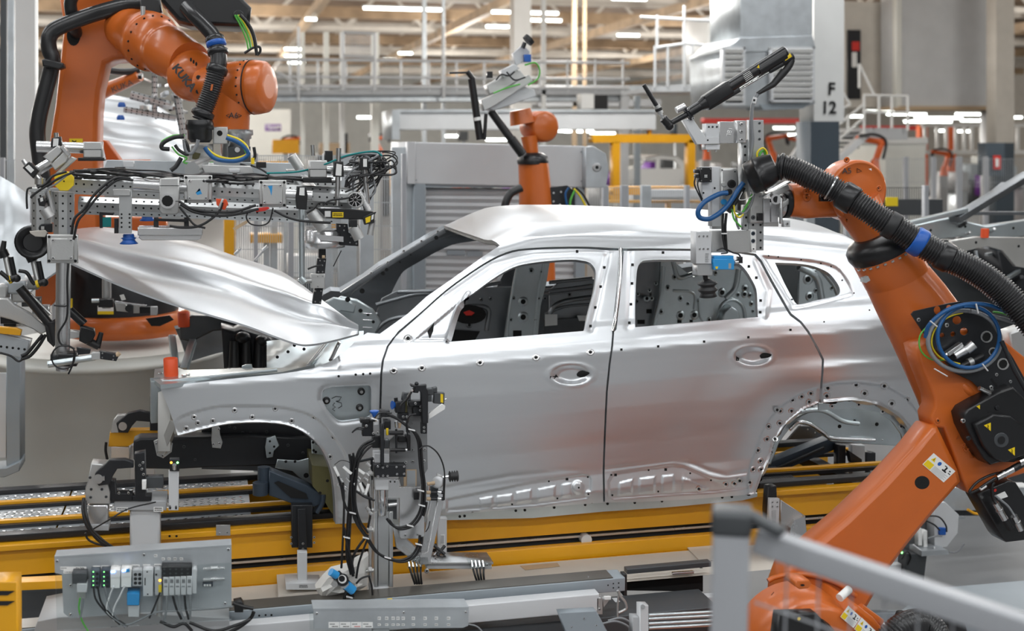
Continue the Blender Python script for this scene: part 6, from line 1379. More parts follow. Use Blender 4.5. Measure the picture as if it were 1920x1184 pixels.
# ------------------------------------------------------------------ left robot: column, forearm, wrist
lr = thing('industrial_robot', 'orange robot at the left whose arm drops onto the perforated gripper frame', 'robot', at(235, 900, 8.7))
Y = 7.9
mb = MB().use('orange'); mb.prism([at(x, y, Y) for x, y in [(120, 50), (116, 80), (110, 135), (103, 199), (92, 266), (84, 340), (88, 450), (190, 450), (184, 340), (183, 264), (184, 213), (188, 170), (199, 120), (214, 112), (262, 108), (268, 60), (262, -30), (106, -30)]], (0, .42, 0), .03)
plate(mb, 'hole', circ(138, 66, 13, 20, 16), Y - .001, .002); mb.build('link_arm', lr)
mb = MB(); rod(mb, 'orange', (236, 30, 7.75), (236, 60, 7.75), 6, 14, 10); rod(mb, 'tie_white', (236, 60, 7.75), (236, 71, 7.75), 8.5, 14, 7); mb.build('grease_cartridge', lr)
D = (at(372, 126, 7.25) - at(297, 82, 7.6)).normalized(); c = at(256, 62, 7.72); u_ = sc(7.6)
mb = MB().use('orange').lathe(c, D, [(-.14, 40 * u_), (-.04, 44 * u_), (.0, 45 * u_), (.12, 46 * u_), (.125, 52 * u_), (.19, 52 * u_), (.195, 47 * u_), (.30, 43 * u_), (.33, 43 * u_), (.335, 44.5 * u_), (.37, 44 * u_), (.375, 42.5 * u_), (.5, 41 * u_), (.60, 38 * u_)], 40)
mb.ball(at(362, 142, 7.24), 46 * sc(7.2), (1, 1, 1), 24)
s, u2, d = frame(D)
for k in range(18):
    a = k * 2 * PI / 18; mb.use('black_steel').lathe(c + D * .195 + (s * math.cos(a) + u2 * math.sin(a)) * 48.5 * u_ * .98, D, [(0, .007), (.005, .006)], 6)
mb.build('forearm', lr)
text('maker_mark', 'KUKA', at(345, 146, 7.02), .062, basis(idir(.62, .78), idir(.78, -.62)), 'black_steel', lr, .002, bold=.002)
mb = MB()
for x, y in [(358, 112), (363, 116), (368, 120)]: plate(mb, 'hole', circ(x, y, 2, 4, 10), 7.03, .001)
for x, y in [(372, 145), (371, 172)]: screw(mb, 'black_steel', x, y, 7.04, 4)
mb.build('bolt', lr)
mb = MB().use('orange'); c = at(415, 165, 7.1); ax = (at(512, 163, 6.95) - c).normalized(); k = sc(7.0)
mb.lathe(c, ax, [(-.12, 36 * k), (0, 44 * k), (.14, 47 * k), (.19, 48 * k), (.195, 46 * k), (.20, 48 * k), (.22, 48 * k), (.27, 45 * k), (.285, 38 * k), (.29, 20 * k)], 40)
mb.loft([(at(430, 165, 7.05), RT, YAX, 37 * k, .12, 2.6), (at(430, 215, 7.05), RT, YAX, 37 * k, .12, 2.4), (at(430, 232, 7.05), RT, YAX, 36.5 * k, .118, 2.2), (at(430, 243, 7.05), RT, YAX, 36 * k, .115, 2.1)], 32)
mb.use('black_steel').lathe(c + ax * .193, ax, [(0, 48.6 * k), (.006, 48.6 * k)], 40)
for i in range(20):
    s, u2, d = frame(ax); a = i * 2 * PI / 20; mb.use('black_steel').lathe(c + ax * .165 + (s * math.cos(a) + u2 * math.sin(a)) * 47.5 * k, (s * math.cos(a) + u2 * math.sin(a)), [(0, .006), (.004, .005)], 6)
mb.build('wrist', lr)
text('axis_mark', 'A6', at(438, 217, 6.922), .045, basis(idir(1, 0), idir(0, -1)), 'black_steel', lr, .001)
mb = MB(); wire(mb, 'black_steel', [(424, 217), (430, 214), (430, 220), (424, 217)], .6, 6.92, k=1); wire(mb, 'black_steel', [(453, 217), (447, 214), (447, 220), (453, 217)], .6, 6.92, k=1); mb.build('direction_mark', lr)
mb = MB(); plate(mb, 'black_plastic', [(300, -30), (302, 2), (318, 20), (334, 38), (360, 46), (452, 50), (468, 46), (472, 14), (452, -6), (450, -30)], 7.05, .35, .02); plate(mb, 'black_plastic', circ(447, 28, 10, 9), 7.03, .03, .003); mb.build('hose_box', lr)
p1 = pxpath([(349, 12, 7.0), (365, 30, 6.95), (385, 50, 6.92), (401, 70, 6.9), (408, 95, 6.88), (410, 118, 6.86), (404, 140, 6.85), (396, 170, 6.85), (385, 200, 6.85), (376, 226, 6.85)], None, 8)
mb = MB().use('hose').tube(p1[:32], 13 * sc(6.9), 18); r_, d_ = corr_hose(p1[46:], 15.5 * sc(6.9), .012, .07); mb.tube(r_, .05, 18, d_); mb.use('black_plastic').tube(p1[30:48], 14.5 * sc(6.9), 18); hose_l = mb.build('corrugated_hose', lr)
for i, ln, rr_, m in [(26, .05, 17, 'black_plastic'), (28, .035, 17.5, 'blue'), (33, .04, 18, 'black_plastic'), (45, .05, 18.5, 'black_plastic'), (68, .04, 20, 'black_plastic')]:
    i = min(i, len(p1) - 2); d = (p1[i + 1] - p1[i]).normalized(); r = rr_ * sc(6.9)
    mb = MB().use(m).lathe(p1[i] - d * ln / 2, d, [(0, r * .8), (ln * .2, r), (ln * .8, r), (ln, r * .8)], 24); mb.build('hose_ring', hose_l)
mb = MB(); plate(mb, 'orange', [(396, 158), (400, 158), (398, 170), (394, 170)], 6.78, .002); mb.use('black_plastic').lathe(at(374, 225, 6.85), (0, 0, -1), [(0, 22 * k), (.02, 24 * k), (.05, 24 * k), (.055, 21 * k), (.1, 21 * k), (.12, 16 * k)], 28); mb.build('hose_adapter', lr)
mb = MB(); pp = pxpath([(275, 8, 7.65), (240, 10, 7.7), (205, 18, 7.72), (165, 30, 7.75), (125, 45, 7.75), (100, 58, 7.75), (91, 75, 7.75), (93, 95, 7.75), (99, 112, 7.75), (93, 140, 7.75), (84, 175, 7.75), (74, 215, 7.75), (70, 250, 7.75), (74, 290, 7.75), (80, 330, 7.75), (90, 380, 7.8)]); mb.use('hose').tube(pp, 13.5 * sc(7.7), 16); mb.build('black_hose', lr)
mb = MB(); pp = pxpath([(215, -20, 7.8), (150, -14, 7.75), (133, 0, 7.75), (135, 30, 7.8), (142, 60, 7.9), (150, 75, 8.0)]); mb.use('hose').tube(pp, 11 * sc(7.7), 16); mb.build('black_hose', lr)
mb = MB(); plate(mb, 'black_plastic', [(78, 112), (84, 110), (118, 118), (120, 126), (110, 130), (80, 124)], 7.62, .12, .008); plate(mb, 'black_plastic', [(262, -5), (300, -2), (304, 22), (290, 34), (264, 30)], 7.55, .15, .01); rod(mb, 'cast_alu', (268, 12, 7.5), (268, 34, 7.5), 4); mb.build('hose_clamp', lr)
for P, m, r in [([(444, 28), (455, 45), (466, 70), (470, 90)], 'cable_green', 2), ([(447, 28), (459, 45), (470, 68), (475, 90)], 'cable_yellow', 1.4), ([(450, 28), (465, 45), (476, 68), (482, 104)], 'cable', 3.4), ([(440, 28), (452, 50), (462, 75), (466, 95)], 'cable_green', 1.6), ([(482, 104), (488, 96), (486, 88), (474, 90), (458, 100)], 'cable', 2.4)]:
    mb = MB(); wire(mb, m, P, r, 6.9); mb.build('cable', lr)
mb = MB(); plate(mb, 'cast_alu', rect(399, 238, 427, 270), 6.9, .12, .005); dot(mb, 'hole', 412, 250, 6.899, 5); mb.use('steel').lathe(at(440, 243, 7.05), (0, 0, -1), [(0, .10), (.03, .10), (.035, .09), (.05, .09), (.055, .08), (.15, .08)], 28); plate(mb, 'dark_grey', [(428, 275), (470, 275), (470, 312), (428, 312)], 6.95, .1, .004); plate(mb, 'chrome', circ(445, 281, 5), 6.94, .01); plate(mb, 'cast_alu', rect(355, 270, 400, 300), 6.95, .12, .01); plate(mb, 'olive', [(362, 285), (376, 288), (372, 300), (360, 298)], 6.9, .05); mb.build('tool_changer', lr)
for P, m, r in [([(424, 258), (445, 266), (460, 278), (465, 290), (450, 300), (430, 302), (405, 298), (390, 285), (384, 276)], 'cable_blue', 4.2), ([(426, 254), (448, 262), (462, 274), (464, 288), (448, 296), (428, 298), (404, 291), (387, 278)], 'cable_yellow', 2.4), ([(426, 257), (446, 265), (458, 278), (462, 286)], 'cable_green', 2.6), ([(345, 256), (325, 258), (306, 268), (304, 278), (318, 280)], 'cable', 4), ([(346, 254), (325, 255), (306, 264), (302, 272)], 'cable_green', 2), ([(322, 275), (335, 290), (350, 296), (345, 305), (370, 308), (400, 305)], 'cable_green', 1.6), ([(345, 262), (348, 282), (358, 288), (368, 275), (372, 262)], 'cable_grey', 3.4), ([(328, 272), (336, 282), (352, 290), (352, 275), (345, 262)], 'cable', 3), ([(476, 276), (478, 292), (474, 302)], 'cable', 3), ([(450, 308), (462, 312), (466, 322), (460, 330)], 'cable', 2), ([(340, 296), (330, 312), (320, 320)], 'rubber', 4), ([(470, 310), (490, 318), (505, 328)], 'cable', 1.8)]:
    mb = MB(); wire(mb, m, P, r, 6.78); mb.build('cable_loop', lr)
mb = MB(); rod(mb, 'sticker_yellow', (474, 296, 6.75), (474, 308, 6.75), 3); mb.build('connector', lr, label='small yellow connector')
# rotating base on its pedestal
mb = MB().use('black_steel').lathe(at(225, 600, 8.9) + V((0, 0, -.02)), (0, 0, 1), [(0, .40), (.62, .40), (.64, .36)], 48); mb.build('base_drum', lr)
mb = MB().use('orange'); cb = at(238, 622, 8.85)
mb.lathe(cb, (0, 0, 1), [(0, .42), (.02, .44), (.06, .44), (.12, .43), (.145, .41), (.145, .36)], 56)
plate(mb, 'hole', [(273, 598), (318, 592), (326, 600), (300, 612), (284, 612)], 8.40, .01); plate(mb, 'orange', [(100, 570), (130, 505), (88, 500), (86, 450), (70, 440), (64, 600)], 8.5, .1, .01); mb.prism([at(x, y, 8.45) for x, y in [(140, 408), (312, 408), (312, 440), (300, 450), (140, 450)]], (0, .3, 0), .01); plate(mb, 'orange', [(190, 262), (200, 264), (226, 300), (280, 300), (282, 312), (200, 306)], 8.5, .2, .01); mb.build('turntable', lr)
mb = MB(); plate(mb, 'sticker_yellow', rect(127, 560, 136, 578), 8.47, .002); plate(mb, 'label_white', rect(183, 574, 213, 590), 8.47, .002); plate(mb, 'sticker_yellow', rect(183, 584, 213, 590), 8.469, .002); plate(mb, 'sticker_yellow', rect(130, 260, 155, 269), 7.895, .002); wire(mb, 'hole', [(135, 264), (140, 266), (143, 264)], 1, 7.893); mb.build('warning_label', lr)
pc = at(210, 640, 8.9)
mb = MB().use('cream').lathe(V((pc.x, pc.y, 0)), (0, 0, 1), [(0, .78), (pc.z - .09, .78), (pc.z - .085, .80), (pc.z - .05, .80), (pc.z - .045, .76), (pc.z, .76)], 64); mb.build('robot_pedestal', None, label='large round cream pedestal carrying the left robot', cat='pedestal')
# ------------------------------------------------------------------ black screwdriver tool at the left edge
st = thing('robot_tool', 'cluster of black angle screwdrivers with yellow rings at the far left edge', 'tool', at(60, 668, 6.6))
Y = 6.6
mb = MB(); plate(mb, 'cast_alu', [(-20, 560), (14, 560), (26, 572), (62, 592), (86, 612), (88, 622), (76, 628), (62, 618), (20, 600), (-20, 590)], Y - .05, .05, .006); mb.build('mounting_arm', st)
rodset = [(37, 540, 66, 575, 8.5, 'black_plastic'), (64, 573, 96, 612, 8, 'black_plastic'), (50, 545, 95, 590, 2.5, 'chrome'), (130, 582, 158, 608, 8, 'black_plastic'), (96, 605, 104, 640, 9, 'rubber')]
for i, (x0, y0, x1, y1, r, m) in enumerate(rodset):
    mb = MB(); rod(mb, m, (x0, y0, Y - .1), (x1, y1, Y - .1), r, 16); mb.build('screwdriver_body', st)
mb = MB(); plate(mb, 'black_plastic', [(150, 612), (176, 618), (178, 630), (172, 642), (160, 646), (148, 640)], Y - .15, .06, .006); rod(mb, 'rubber', (165, 640, Y - .12), (186, 650, Y - .12), 7); rod(mb, 'rubber', (182, 652, Y - .12), (190, 624, Y - .12), 6, 14, 4); plate(mb, 'rubber', [(84, 610), (102, 600), (108, 640), (100, 652), (88, 640)], Y - .12, .06, .008); plate(mb, 'cast_alu', [(128, 620), (150, 622), (150, 634), (130, 636)], Y - .1, .05, .004); mb.build('angle_head', st)
for (x, y, dx) in [(8, 452, 0), (60, 460, 50)]:
    mb = MB(); rod(mb, 'rubber', (x, y, Y - .1), (x - 4, y + 24, Y - .1), 4, 12, 5.5); rod(mb, 'black_plastic', (x - 4, y + 18, Y - .1), (x + 2, y + 30, Y - .1), 9, 12); rod(mb, 'cast_alu', (x + 3, y + 28, Y - .1), (x + 11, y + 66, Y - .12), 5.5, 14); rod(mb, 'black_plastic', (x + 12, y + 30, Y - .14), (x + 19, y + 64, Y - .14), 4.5, 12); rod(mb, 'black_plastic', (x + 8, y + 73, Y - .15), (x + 26, y + 68, Y - .15), 6, 14); mb.ball(at(x + 23, y + 70, Y - .15), 7 * sc(Y)); rod(mb, 'sticker_yellow', (x + 8, y + 73.5, Y - .15), (x + 13, y + 72, Y - .15), 7, 14); mb.build('screwdriver_head', st)
mb = MB(); plate(mb, 'galv', [(-20, 622), (6, 626), (56, 640), (48, 672), (-20, 662)], Y - .1, .1, .004)
for x in range(2, 50, 11): dot(mb, 'hole', x, 650 + x * .12, Y - .101, 2.2)
plate(mb, 'yellow_paint', [(-20, 612), (30, 616), (40, 620), (38, 630), (-20, 624)], Y - .13, .04, .003); mb.build('perforated_tray', st)
for P, r in [([(80, 628), (66, 645), (52, 662), (40, 668)], 3), ([(86, 628), (72, 650), (56, 668), (40, 674)], 3), ([(0, 510), (12, 520), (20, 528)], 4), ([(35, 508), (50, 512), (60, 528), (66, 534)], 3.4), ([(0, 662), (20, 668), (35, 678), (46, 670)], 2)]:
    mb = MB(); wire(mb, 'cable', P, r, Y - .16); mb.build('hose', st)
for i, (x, y, w_, h_, m) in enumerate([(-20, 535, 34, 26, 'cast_alu'), (8, 528, 40, 24, 'galv'), (20, 548, 30, 20, 'cast_alu'), (40, 560, 34, 16, 'dark_grey'), (0, 588, 40, 20, 'black_steel'), (60, 575, 30, 20, 'galv'), (30, 600, 40, 14, 'steel'), (22, 520, 12, 16, 'steel'), (44, 520, 26, 24, 'cast_alu'), (6, 600, 24, 14, 'black_plastic')]):
    mb = MB(); block(mb, m, x, y, x + w_, y + h_, Y + .02 + .02 * i, .1, .01); mb.build('valve_block', st)
pt = thing('pin_unit', 'small grey sensor unit on a steel tube in front of the black drum', 'sensor unit', at(205, 578, 7.9))
mb = MB(); rod(mb, 'cast_alu', (200, 505, 7.9), (200, 578, 7.9), 8, 18); block(mb, 'black_plastic', 184, 562, 212, 577, 7.8, .08, .005); rod(mb, 'zinc', (172, 564, 7.78), (186, 564, 7.78), 4); mb.build('tube', pt)
mb = MB(); plate(mb, 'cast_alu', [(215, 566), (236, 570), (240, 586), (218, 584)], 7.75, .06, .005); rod(mb, 'black_plastic', (241, 579, 7.74), (241, 579, 7.7), 6); block(mb, 'cast_alu', 250, 572, 262, 588, 7.75, .05, .003); block(mb, 'black_steel', 262, 576, 284, 588, 7.75, .05, .003); block(mb, 'grey_paint', 282, 576, 295, 592, 7.74, .05, .003); rbar(mb, 'chrome', (215, 566, 7.74), (275, 574, 7.74), 4); plate(mb, 'label_white', [(224, 554), (232, 552), (236, 562), (228, 564)], 7.74, .004); mb.build('sensor_head', pt)
# ------------------------------------------------------------------ valve column with clamps and cables in front of the front door
vs_ = thing('clamp_station', 'pneumatic clamp station on an aluminium column in front of the front door, wrapped in cables', 'clamp station', at(718, 1140, 5.45))
Y = 5.45
mb = MB()
for x0, x1, dy in [(702, 708, 0), (709, 729, .006), (730, 737, 0)]: plate(mb, 'profile', rect(x0, 960, x1, 1102), Y + dy, .10, .003)
rod(mb, 'cast_alu', (694, 880, Y), (694, 1140, Y), 3.2); mb.build('column', vs_)
mb = MB(); plate(mb, 'light_grey', [(701, 1104), (729, 1102), (726, 1142), (692, 1142), (694, 1108)], Y - .01, .1, .004); mb.build('column_foot', vs_)
mb = MB(); plate(mb, 'light_grey', rect(703, 895, 729, 920), Y - .04, .08, .003); mb.use('chrome').lathe(at(716, 918, Y), (0, 0, -1), [(0, .021), (.12, .021), (.125, .016)], 20); block(mb, 'light_grey', 702, 851, 730, 873, Y - .03, .07); block(mb, 'milled', 700, 858, 705, 960, Y, .05); mb.build('air_cylinder', vs_)
mb = MB(); plate(mb, 'black_steel', rect(702, 872, 761, 895), Y - .07, .05, .003)
for x, y in [(585, 798), (628, 806), (665, 795), (743, 802), (808, 798), (585, 882), (630, 875), (668, 877), (748, 862), (808, 860)]: screw(mb, 'chrome', 580 + x / 4.553, 700 + y / 4.553, Y - .07, 2.4)
plate(mb, 'black_steel', rect(714, 797, 720.5, 873), Y - .09, .03, .003); rod(mb, 'black_steel', (743, 805, Y - .05), (743, 850, Y - .05), 2.2); mb.build('clamp_plate', vs_)
mb = MB(); plate(mb, 'plate_grey', [(730, 826), (745, 812), (762, 812), (760, 763), (772, 758), (800, 758), (802, 880), (790, 900), (788, 925), (757, 925), (748, 900), (748, 872), (731, 872)], Y + .03, .012, .001)
for x, y in [(718, 765), (822, 762), (882, 755), (978, 750), (985, 650), (880, 655), (875, 430), (880, 415)]: screw(mb, 'steel', 580 + x / 4.553, 700 + y / 4.553, Y + .03, 3.2 if y > 600 else 1.6)
plate(mb, 'tan', rect(757, 881, 781, 923), Y + .027, .003); plate(mb, 'galv', rect(763, 883, 779, 920), Y + .024, .003); mb.build('back_plate', vs_)
mb = MB(); plate(mb, 'milled', [(727, 900), (749, 900), (749, 914), (796, 914), (796, 1006), (792, 1011), (752, 1011), (749, 1006), (749, 935), (727, 935)], Y - .02, .02, .002); screw(mb, 'steel', 760, 1004, Y - .02, 2.4); screw(mb, 'steel', 783, 1003, Y - .02, 2.4); plate(mb, 'dark_inner', [(727, 938), (744, 938), (744, 975), (727, 972)], Y + .01, .01)
for x in (724, 732, 740): dot(mb, 'hole', x, 904, Y - .021, 1.6)
block(mb, 'black_plastic', 776, 923, 786, 938, Y - .05, .03); rod(mb, 'steel', (728, 948, Y), (744, 946, Y), 4); mb.build('front_plate', vs_)
mb = MB()
for x0, y0, x1, y1, m, dy in [(698.6, 818, 720, 841, 'black_plastic', -.04), (680, 788, 700, 819, 'black_steel', -.02), (714, 771, 731, 783, 'black_steel', 0), (720, 789, 733, 806, 'black_steel', -.02), (742, 754, 760, 775, 'black_steel', -.02), (767, 753, 791, 763, 'black_steel', -.04), (775, 763, 791, 781, 'black_steel', -.03), (746, 818, 768, 830, 'black_plastic', -.02), (676, 786, 694, 794, 'black_plastic', -.03), (747, 775, 766, 790, 'black_steel', -.01), (720, 826, 730, 842, 'dark_inner', -.01), (756, 752, 764, 775, 'olive', .0)]: block(mb, m, x0, y0, x1, y1, Y + dy, .05, .004)
for x, y in [(700, 813), (708, 812), (756, 782), (763, 782), (779, 757), (789, 763), (788, 770), (687, 799)]: screw(mb, 'steel', x, y, Y - .045, 2.6)
mb.build('clamp_block', vs_)
mb = MB(); rod(mb, 'black_plastic', (729, 812, Y - .05), (756, 812, Y - .05), 4.6); rod(mb, 'chrome', (755, 812, Y - .05), (762, 812, Y - .05), 3); rod(mb, 'black_plastic', (731, 844, Y - .05), (760, 844, Y - .05), 3.6); rod(mb, 'chrome', (758, 844, Y - .05), (763, 844, Y - .05), 3); block(mb, 'sticker_yellow', 724, 804, 728.5, 817, Y - .055, .01); rod(mb, 'chrome', (743, 790, Y - .03), (744, 802, Y - .03), 3.6); rod(mb, 'tan', (750, 794, Y - .02), (748, 803, Y - .02), 3); block(mb, 'black_plastic', 764, 818, 770, 846, Y - .05, .03); mb.build('sensor', vs_)
mb = MB().use('blue').lathe(at(702, 782, Y - .06), (0, 0, 1), [(0, .008), (.012, .012), (.026, .022), (.028, .020)], 20); rod(mb, 'tan', (704, 790, Y - .06), (703, 781, Y - .06), 3); rod(mb, 'light_grey', (705, 796, Y - .05), (705, 788, Y - .05), 5); mb.use('blue').lathe(at(742, 760, Y), V((-1, -.3, .1)), [(0, .01), (.018, .02)], 16); rod(mb, 'black_plastic', (742, 746, Y), (743, 756, Y), 3.6); mb.build('suction_cup', vs_, label='two small dark blue vacuum cups')
mb = MB(); plate(mb, 'black_steel', [(771, 722), (780, 724), (800, 722), (800, 729), (803, 735), (803, 794), (792, 796), (790, 738), (786, 734), (784, 738), (775, 737), (778, 728), (771, 726)], Y - .08, .045, .004); mb.ball(at(781, 720, Y - .06), 4 * sc(Y)); plate(mb, 'black_steel', rect(790, 794, 801, 814), Y - .05, .03, .002); screw(mb, 'steel', 795, 802, Y - .05, 2.4); screw(mb, 'steel', 795, 809, Y - .05, 2.4); rod(mb, 'chrome', (774, 731, Y - .1), (765, 745, Y - .1), 2.6); rod(mb, 'black_plastic', (775, 730, Y - .1), (764, 748, Y - .1), 2); mb.build('clamp_head', vs_)
mb = MB()
for P in [[(756, 738), (771, 737), (770, 752), (754, 752)], [(800, 731), (812, 729), (814, 742), (801, 741)], [(811, 729), (820, 727), (820, 737), (812, 737)], [(815, 737), (834, 738), (833, 759), (813, 757)], [(801, 742), (810, 742), (810, 754), (801, 754)]]: plate(mb, 'dark_grey', P, Y - .03, .04, .003)
plate(mb, 'sticker_yellow', [(826, 739), (831, 740), (831, 756), (826, 755)], Y - .031, .0005); rod(mb, 'chrome', (833, 750, Y - .02), (837, 749, Y - .02), 1.4); plate(mb, 'label_white', [(804, 776), (829, 758), (835, 762), (834, 768), (804, 787)], Y - .05, .012, .001); mb.build('jaw', vs_)
mb = MB(); plate(mb, 'steel', [(809, 938), (822, 937), (803, 1036), (788, 1041)], Y + .02, .04, .001); plate(mb, 'milled', [(821, 937), (833, 937), (809, 1044), (807, 1056), (789, 1061), (788, 1041), (802, 1036)], Y, .045, .002); plate(mb, 'milled', [(737, 986), (750, 990), (758, 1008), (790, 1037), (790, 1056), (778, 1055), (743, 1028)], Y + .03, .04, .003); plate(mb, 'cast_alu', [(754, 1024), (760, 1026), (771, 1036), (770, 1042), (754, 1032)], Y + .028, .004)
for x, y in [(785, 1045), (784, 1051), (785, 1057), (779, 1051)]: screw(mb, 'chrome', x, y, Y + .02, 2)
mb.build('leaning_arm', vs_)
mb = MB(); mb.use('light_grey').lathe(at(822, 903, Y), V((-.5, -1, 0)), [(0, .026), (.03, .026), (.03, .015)], 22); plate(mb, 'cast_alu', [(820, 890), (829, 893), (831, 912), (826, 916), (822, 914)], Y - .01, .03, .003); rod(mb, 'tan', (801, 908, Y - .03), (815, 906, Y - .03), 3.4); rod(mb, 'chrome', (803, 910, Y - .03), (803, 922, Y - .03), 3.4)
for y in (924, 936): rod(mb, 'black_plastic', (802, y, Y - .03), (832, y, Y - .03), 3.4); rod(mb, 'chrome', (820, y, Y - .035), (827, y, Y - .035), 4); rod(mb, 'tan', (800, y, Y - .035), (807, y, Y - .035), 3.6)
plate(mb, 'dark_grey', rect(808, 915, 822, 938), Y, .03, .003); rod(mb, 'rubber', (833, 897, Y - .03), (832, 938, Y - .03), 2.2); mb.build('air_fitting', vs_)
mb = MB(); rod(mb, 'chrome', (830, 896, Y), (842, 894, Y), 3); d = (at(860, 893, Y) - at(842, 894, Y)).normalized(); mb.use('rubber').lathe(at(841, 894, Y), d, [(0, .012), (.004, .024), (.007, .027), (.012, .016), (.018, .027), (.023, .016), (.029, .027), (.034, .016), (.040, .027), (.044, .024)], 24); mb.build('bellows_cup', vs_, label='black three fold bellows suction cup')
# cables
CB = [([(722, 775), (742, 784), (762, 799), (776, 811), (784, 828), (786, 850), (788, 876), (792, 909), (791, 942), (784, 966), (769, 984), (747, 990), (734, 984), (725, 973)], 2.6, 2), ([(786, 843), (795, 837), (806, 838), (821, 851), (831, 873), (834, 898), (832, 937)], 1.5, 1), ([(699, 825), (682, 834), (671, 850), (664, 880), (659, 915), (661, 958), (669, 982), (685, 1006), (704, 1034), (728, 1047), (752, 1051), (773, 1041), (785, 1020), (787, 1004)], 2.6, 2), ([(698, 835), (684, 848), (672, 868), (668, 900), (666, 940), (674, 975), (690, 1000)], 2.2, 1), ([(655, 852), (658, 875), (656, 920), (652, 980), (650, 1040), (658, 1078)], 2.6, 2), ([(662, 850), (666, 880), (660, 930), (652, 1000), (652, 1050)], 2.2, 1), ([(643, 905), (645, 950), (643, 1010), (640, 1066)], 2.2, 1), ([(646, 990), (650, 1020), (658, 1046), (664, 1076)], 2, 1), ([(690, 1003), (676, 1020), (664, 1040), (660, 1060), (662, 1078)], 2.6, 1), ([(689, 1012), (680, 1035), (672, 1060), (668, 1085)], 2.2, 1), ([(627, 877), (634, 895), (640, 915), (646, 945), (656, 965)], 2.4, 1), ([(666, 920), (680, 930), (698, 936)], 2, 2), ([(678, 905), (690, 925), (695, 960), (690, 990)], 2.2, 1), ([(692, 1082), (697, 1100), (699, 1120), (703, 1138), (680, 1140)], 2, 1), ([(668, 1095), (678, 1085), (694, 1080)], 2, 1), ([(716, 782), (700, 790), (712, 775), (735, 775)], 1.4, 1), ([(765, 790), (762, 800), (764, 815), (768, 830)], 1.4, 1), ([(780, 777), (768, 780), (763, 795), (767, 812)], 1.6, 1), ([(772, 735), (763, 748), (752, 760), (750, 772)], 2, 1), ([(683, 803), (670, 803), (660, 812), (668, 806), (680, 806)], 1.5, 1), ([(627, 872), (640, 864), (656, 868), (670, 880)], .8, 1), ([(800, 942), (798, 955), (794, 968)], 2.4, 1), ([(806, 978), (803, 990), (798, 998)], 1, 1), ([(650, 1105), (646, 1120), (644, 1140)], 3, 1), ([(656, 1105), (656, 1125), (654, 1140)], 3, 1), ([(660, 1105), (662, 1125), (660, 1140)], 3, 1)]
for k, (P, r, n) in enumerate(CB):
    for j in range(n):
        mb = MB(); yy = Y - .10 - .008 * (k % 4); wire(mb, 'cable', [(x + j * 4.5, y + j * 3, yy) for x, y in P], r); mb.build('cable', vs_)
for x, y in [(661, 962), (686, 1009), (650, 1008), (769, 986), (789, 920), (791, 948), (727, 1046), (785, 1021), (655, 1120), (702, 786), (772, 806)]:
    mb = MB(); rbar(mb, 'tie_white', (x - 6, y - 1, Y - .13), (x + 6, y + 2, Y - .13), 1.6, 6, .0005); mb.build('cable_tie', vs_)
for a, b in [((627, 876), (635, 893)), ((644, 876), (659, 889)), ((668, 878), (683, 889)), ((665, 906), (673, 922)), ((675, 906), (682, 924)), ((691, 908), (685, 928))]:
    mb = MB(); rbar(mb, 'label_white', (*a, Y - .12), (*b, Y - .12), 5, 2, .0005); mb.build('cable_label', vs_)
for x, y in [(636, 896), (641, 903), (652, 901), (670, 901), (672, 896), (686, 899), (645, 912), (636, 912), (688, 890), (690, 955), (694, 962), (691, 872), (647, 918)]:
    mb = MB(); rod(mb, 'steel', (x - 3, y - 3, Y - .11), (x + 3, y + 3, Y - .11), 3.2); mb.build('hose_fitting', vs_)
mb = MB()
for y in (889, 957, 994, 1070): rod(mb, 'cast_alu', (688, y, Y - .03), (700, y, Y - .03), 4); rod(mb, 'chrome', (694, y - 3, Y - .06), (694, y - 3, Y - .08), 4)
rod(mb, 'cast_alu', (667, 1073, Y - .05), (696, 1071, Y - .05), 3); rod(mb, 'cast_alu', (668, 1064, Y - .05), (669, 1075, Y - .05), 3); rod(mb, 'black_steel', (672, 866, Y), (700, 860, Y), 2.5); rod(mb, 'black_steel', (697, 862, Y), (697, 900, Y), 2.5); mb.build('manifold', vs_)
rg_ = thing('pressure_regulator', 'black pressure regulator with bright blue knobs hanging on the cables above the valve panel', 'regulator', at(640, 1090, 5.3))
mb = MB(); rod(mb, 'black_plastic', (630, 1078, 5.3), (654, 1102, 5.3), 10, 20); mb.use('black_plastic').lathe(at(642, 1087, 5.28), (0, -1, 0), [(0, .027), (.02, .026), (.022, .022)], 24); plate(mb, 'label_white', circ(642, 1087, 8), 5.257, .002); plate(mb, 'black_plastic', circ(641, 1086, 5.8), 5.254, .003); plate(mb, 'cast_alu', [(636, 1096), (650, 1088), (656, 1098), (648, 1106), (640, 1104)], 5.26, .02, .003); mb.build('body', rg_)
for a, b, r in [((620, 1073), (632, 1080), 7.5), ((650, 1098), (662, 1108), 9)]:
    mb = MB(); rod(mb, 'blue_light', (*a, 5.27), (*b, 5.28), r, 18); mb.build('knob', rg_)
mb = MB(); mb.use('cast_alu').lathe(at(629, 1094, 5.28), V((-.4, -1, 0)), [(0, .016), (.016, .015)], 16); mb.build('gauge', rg_)
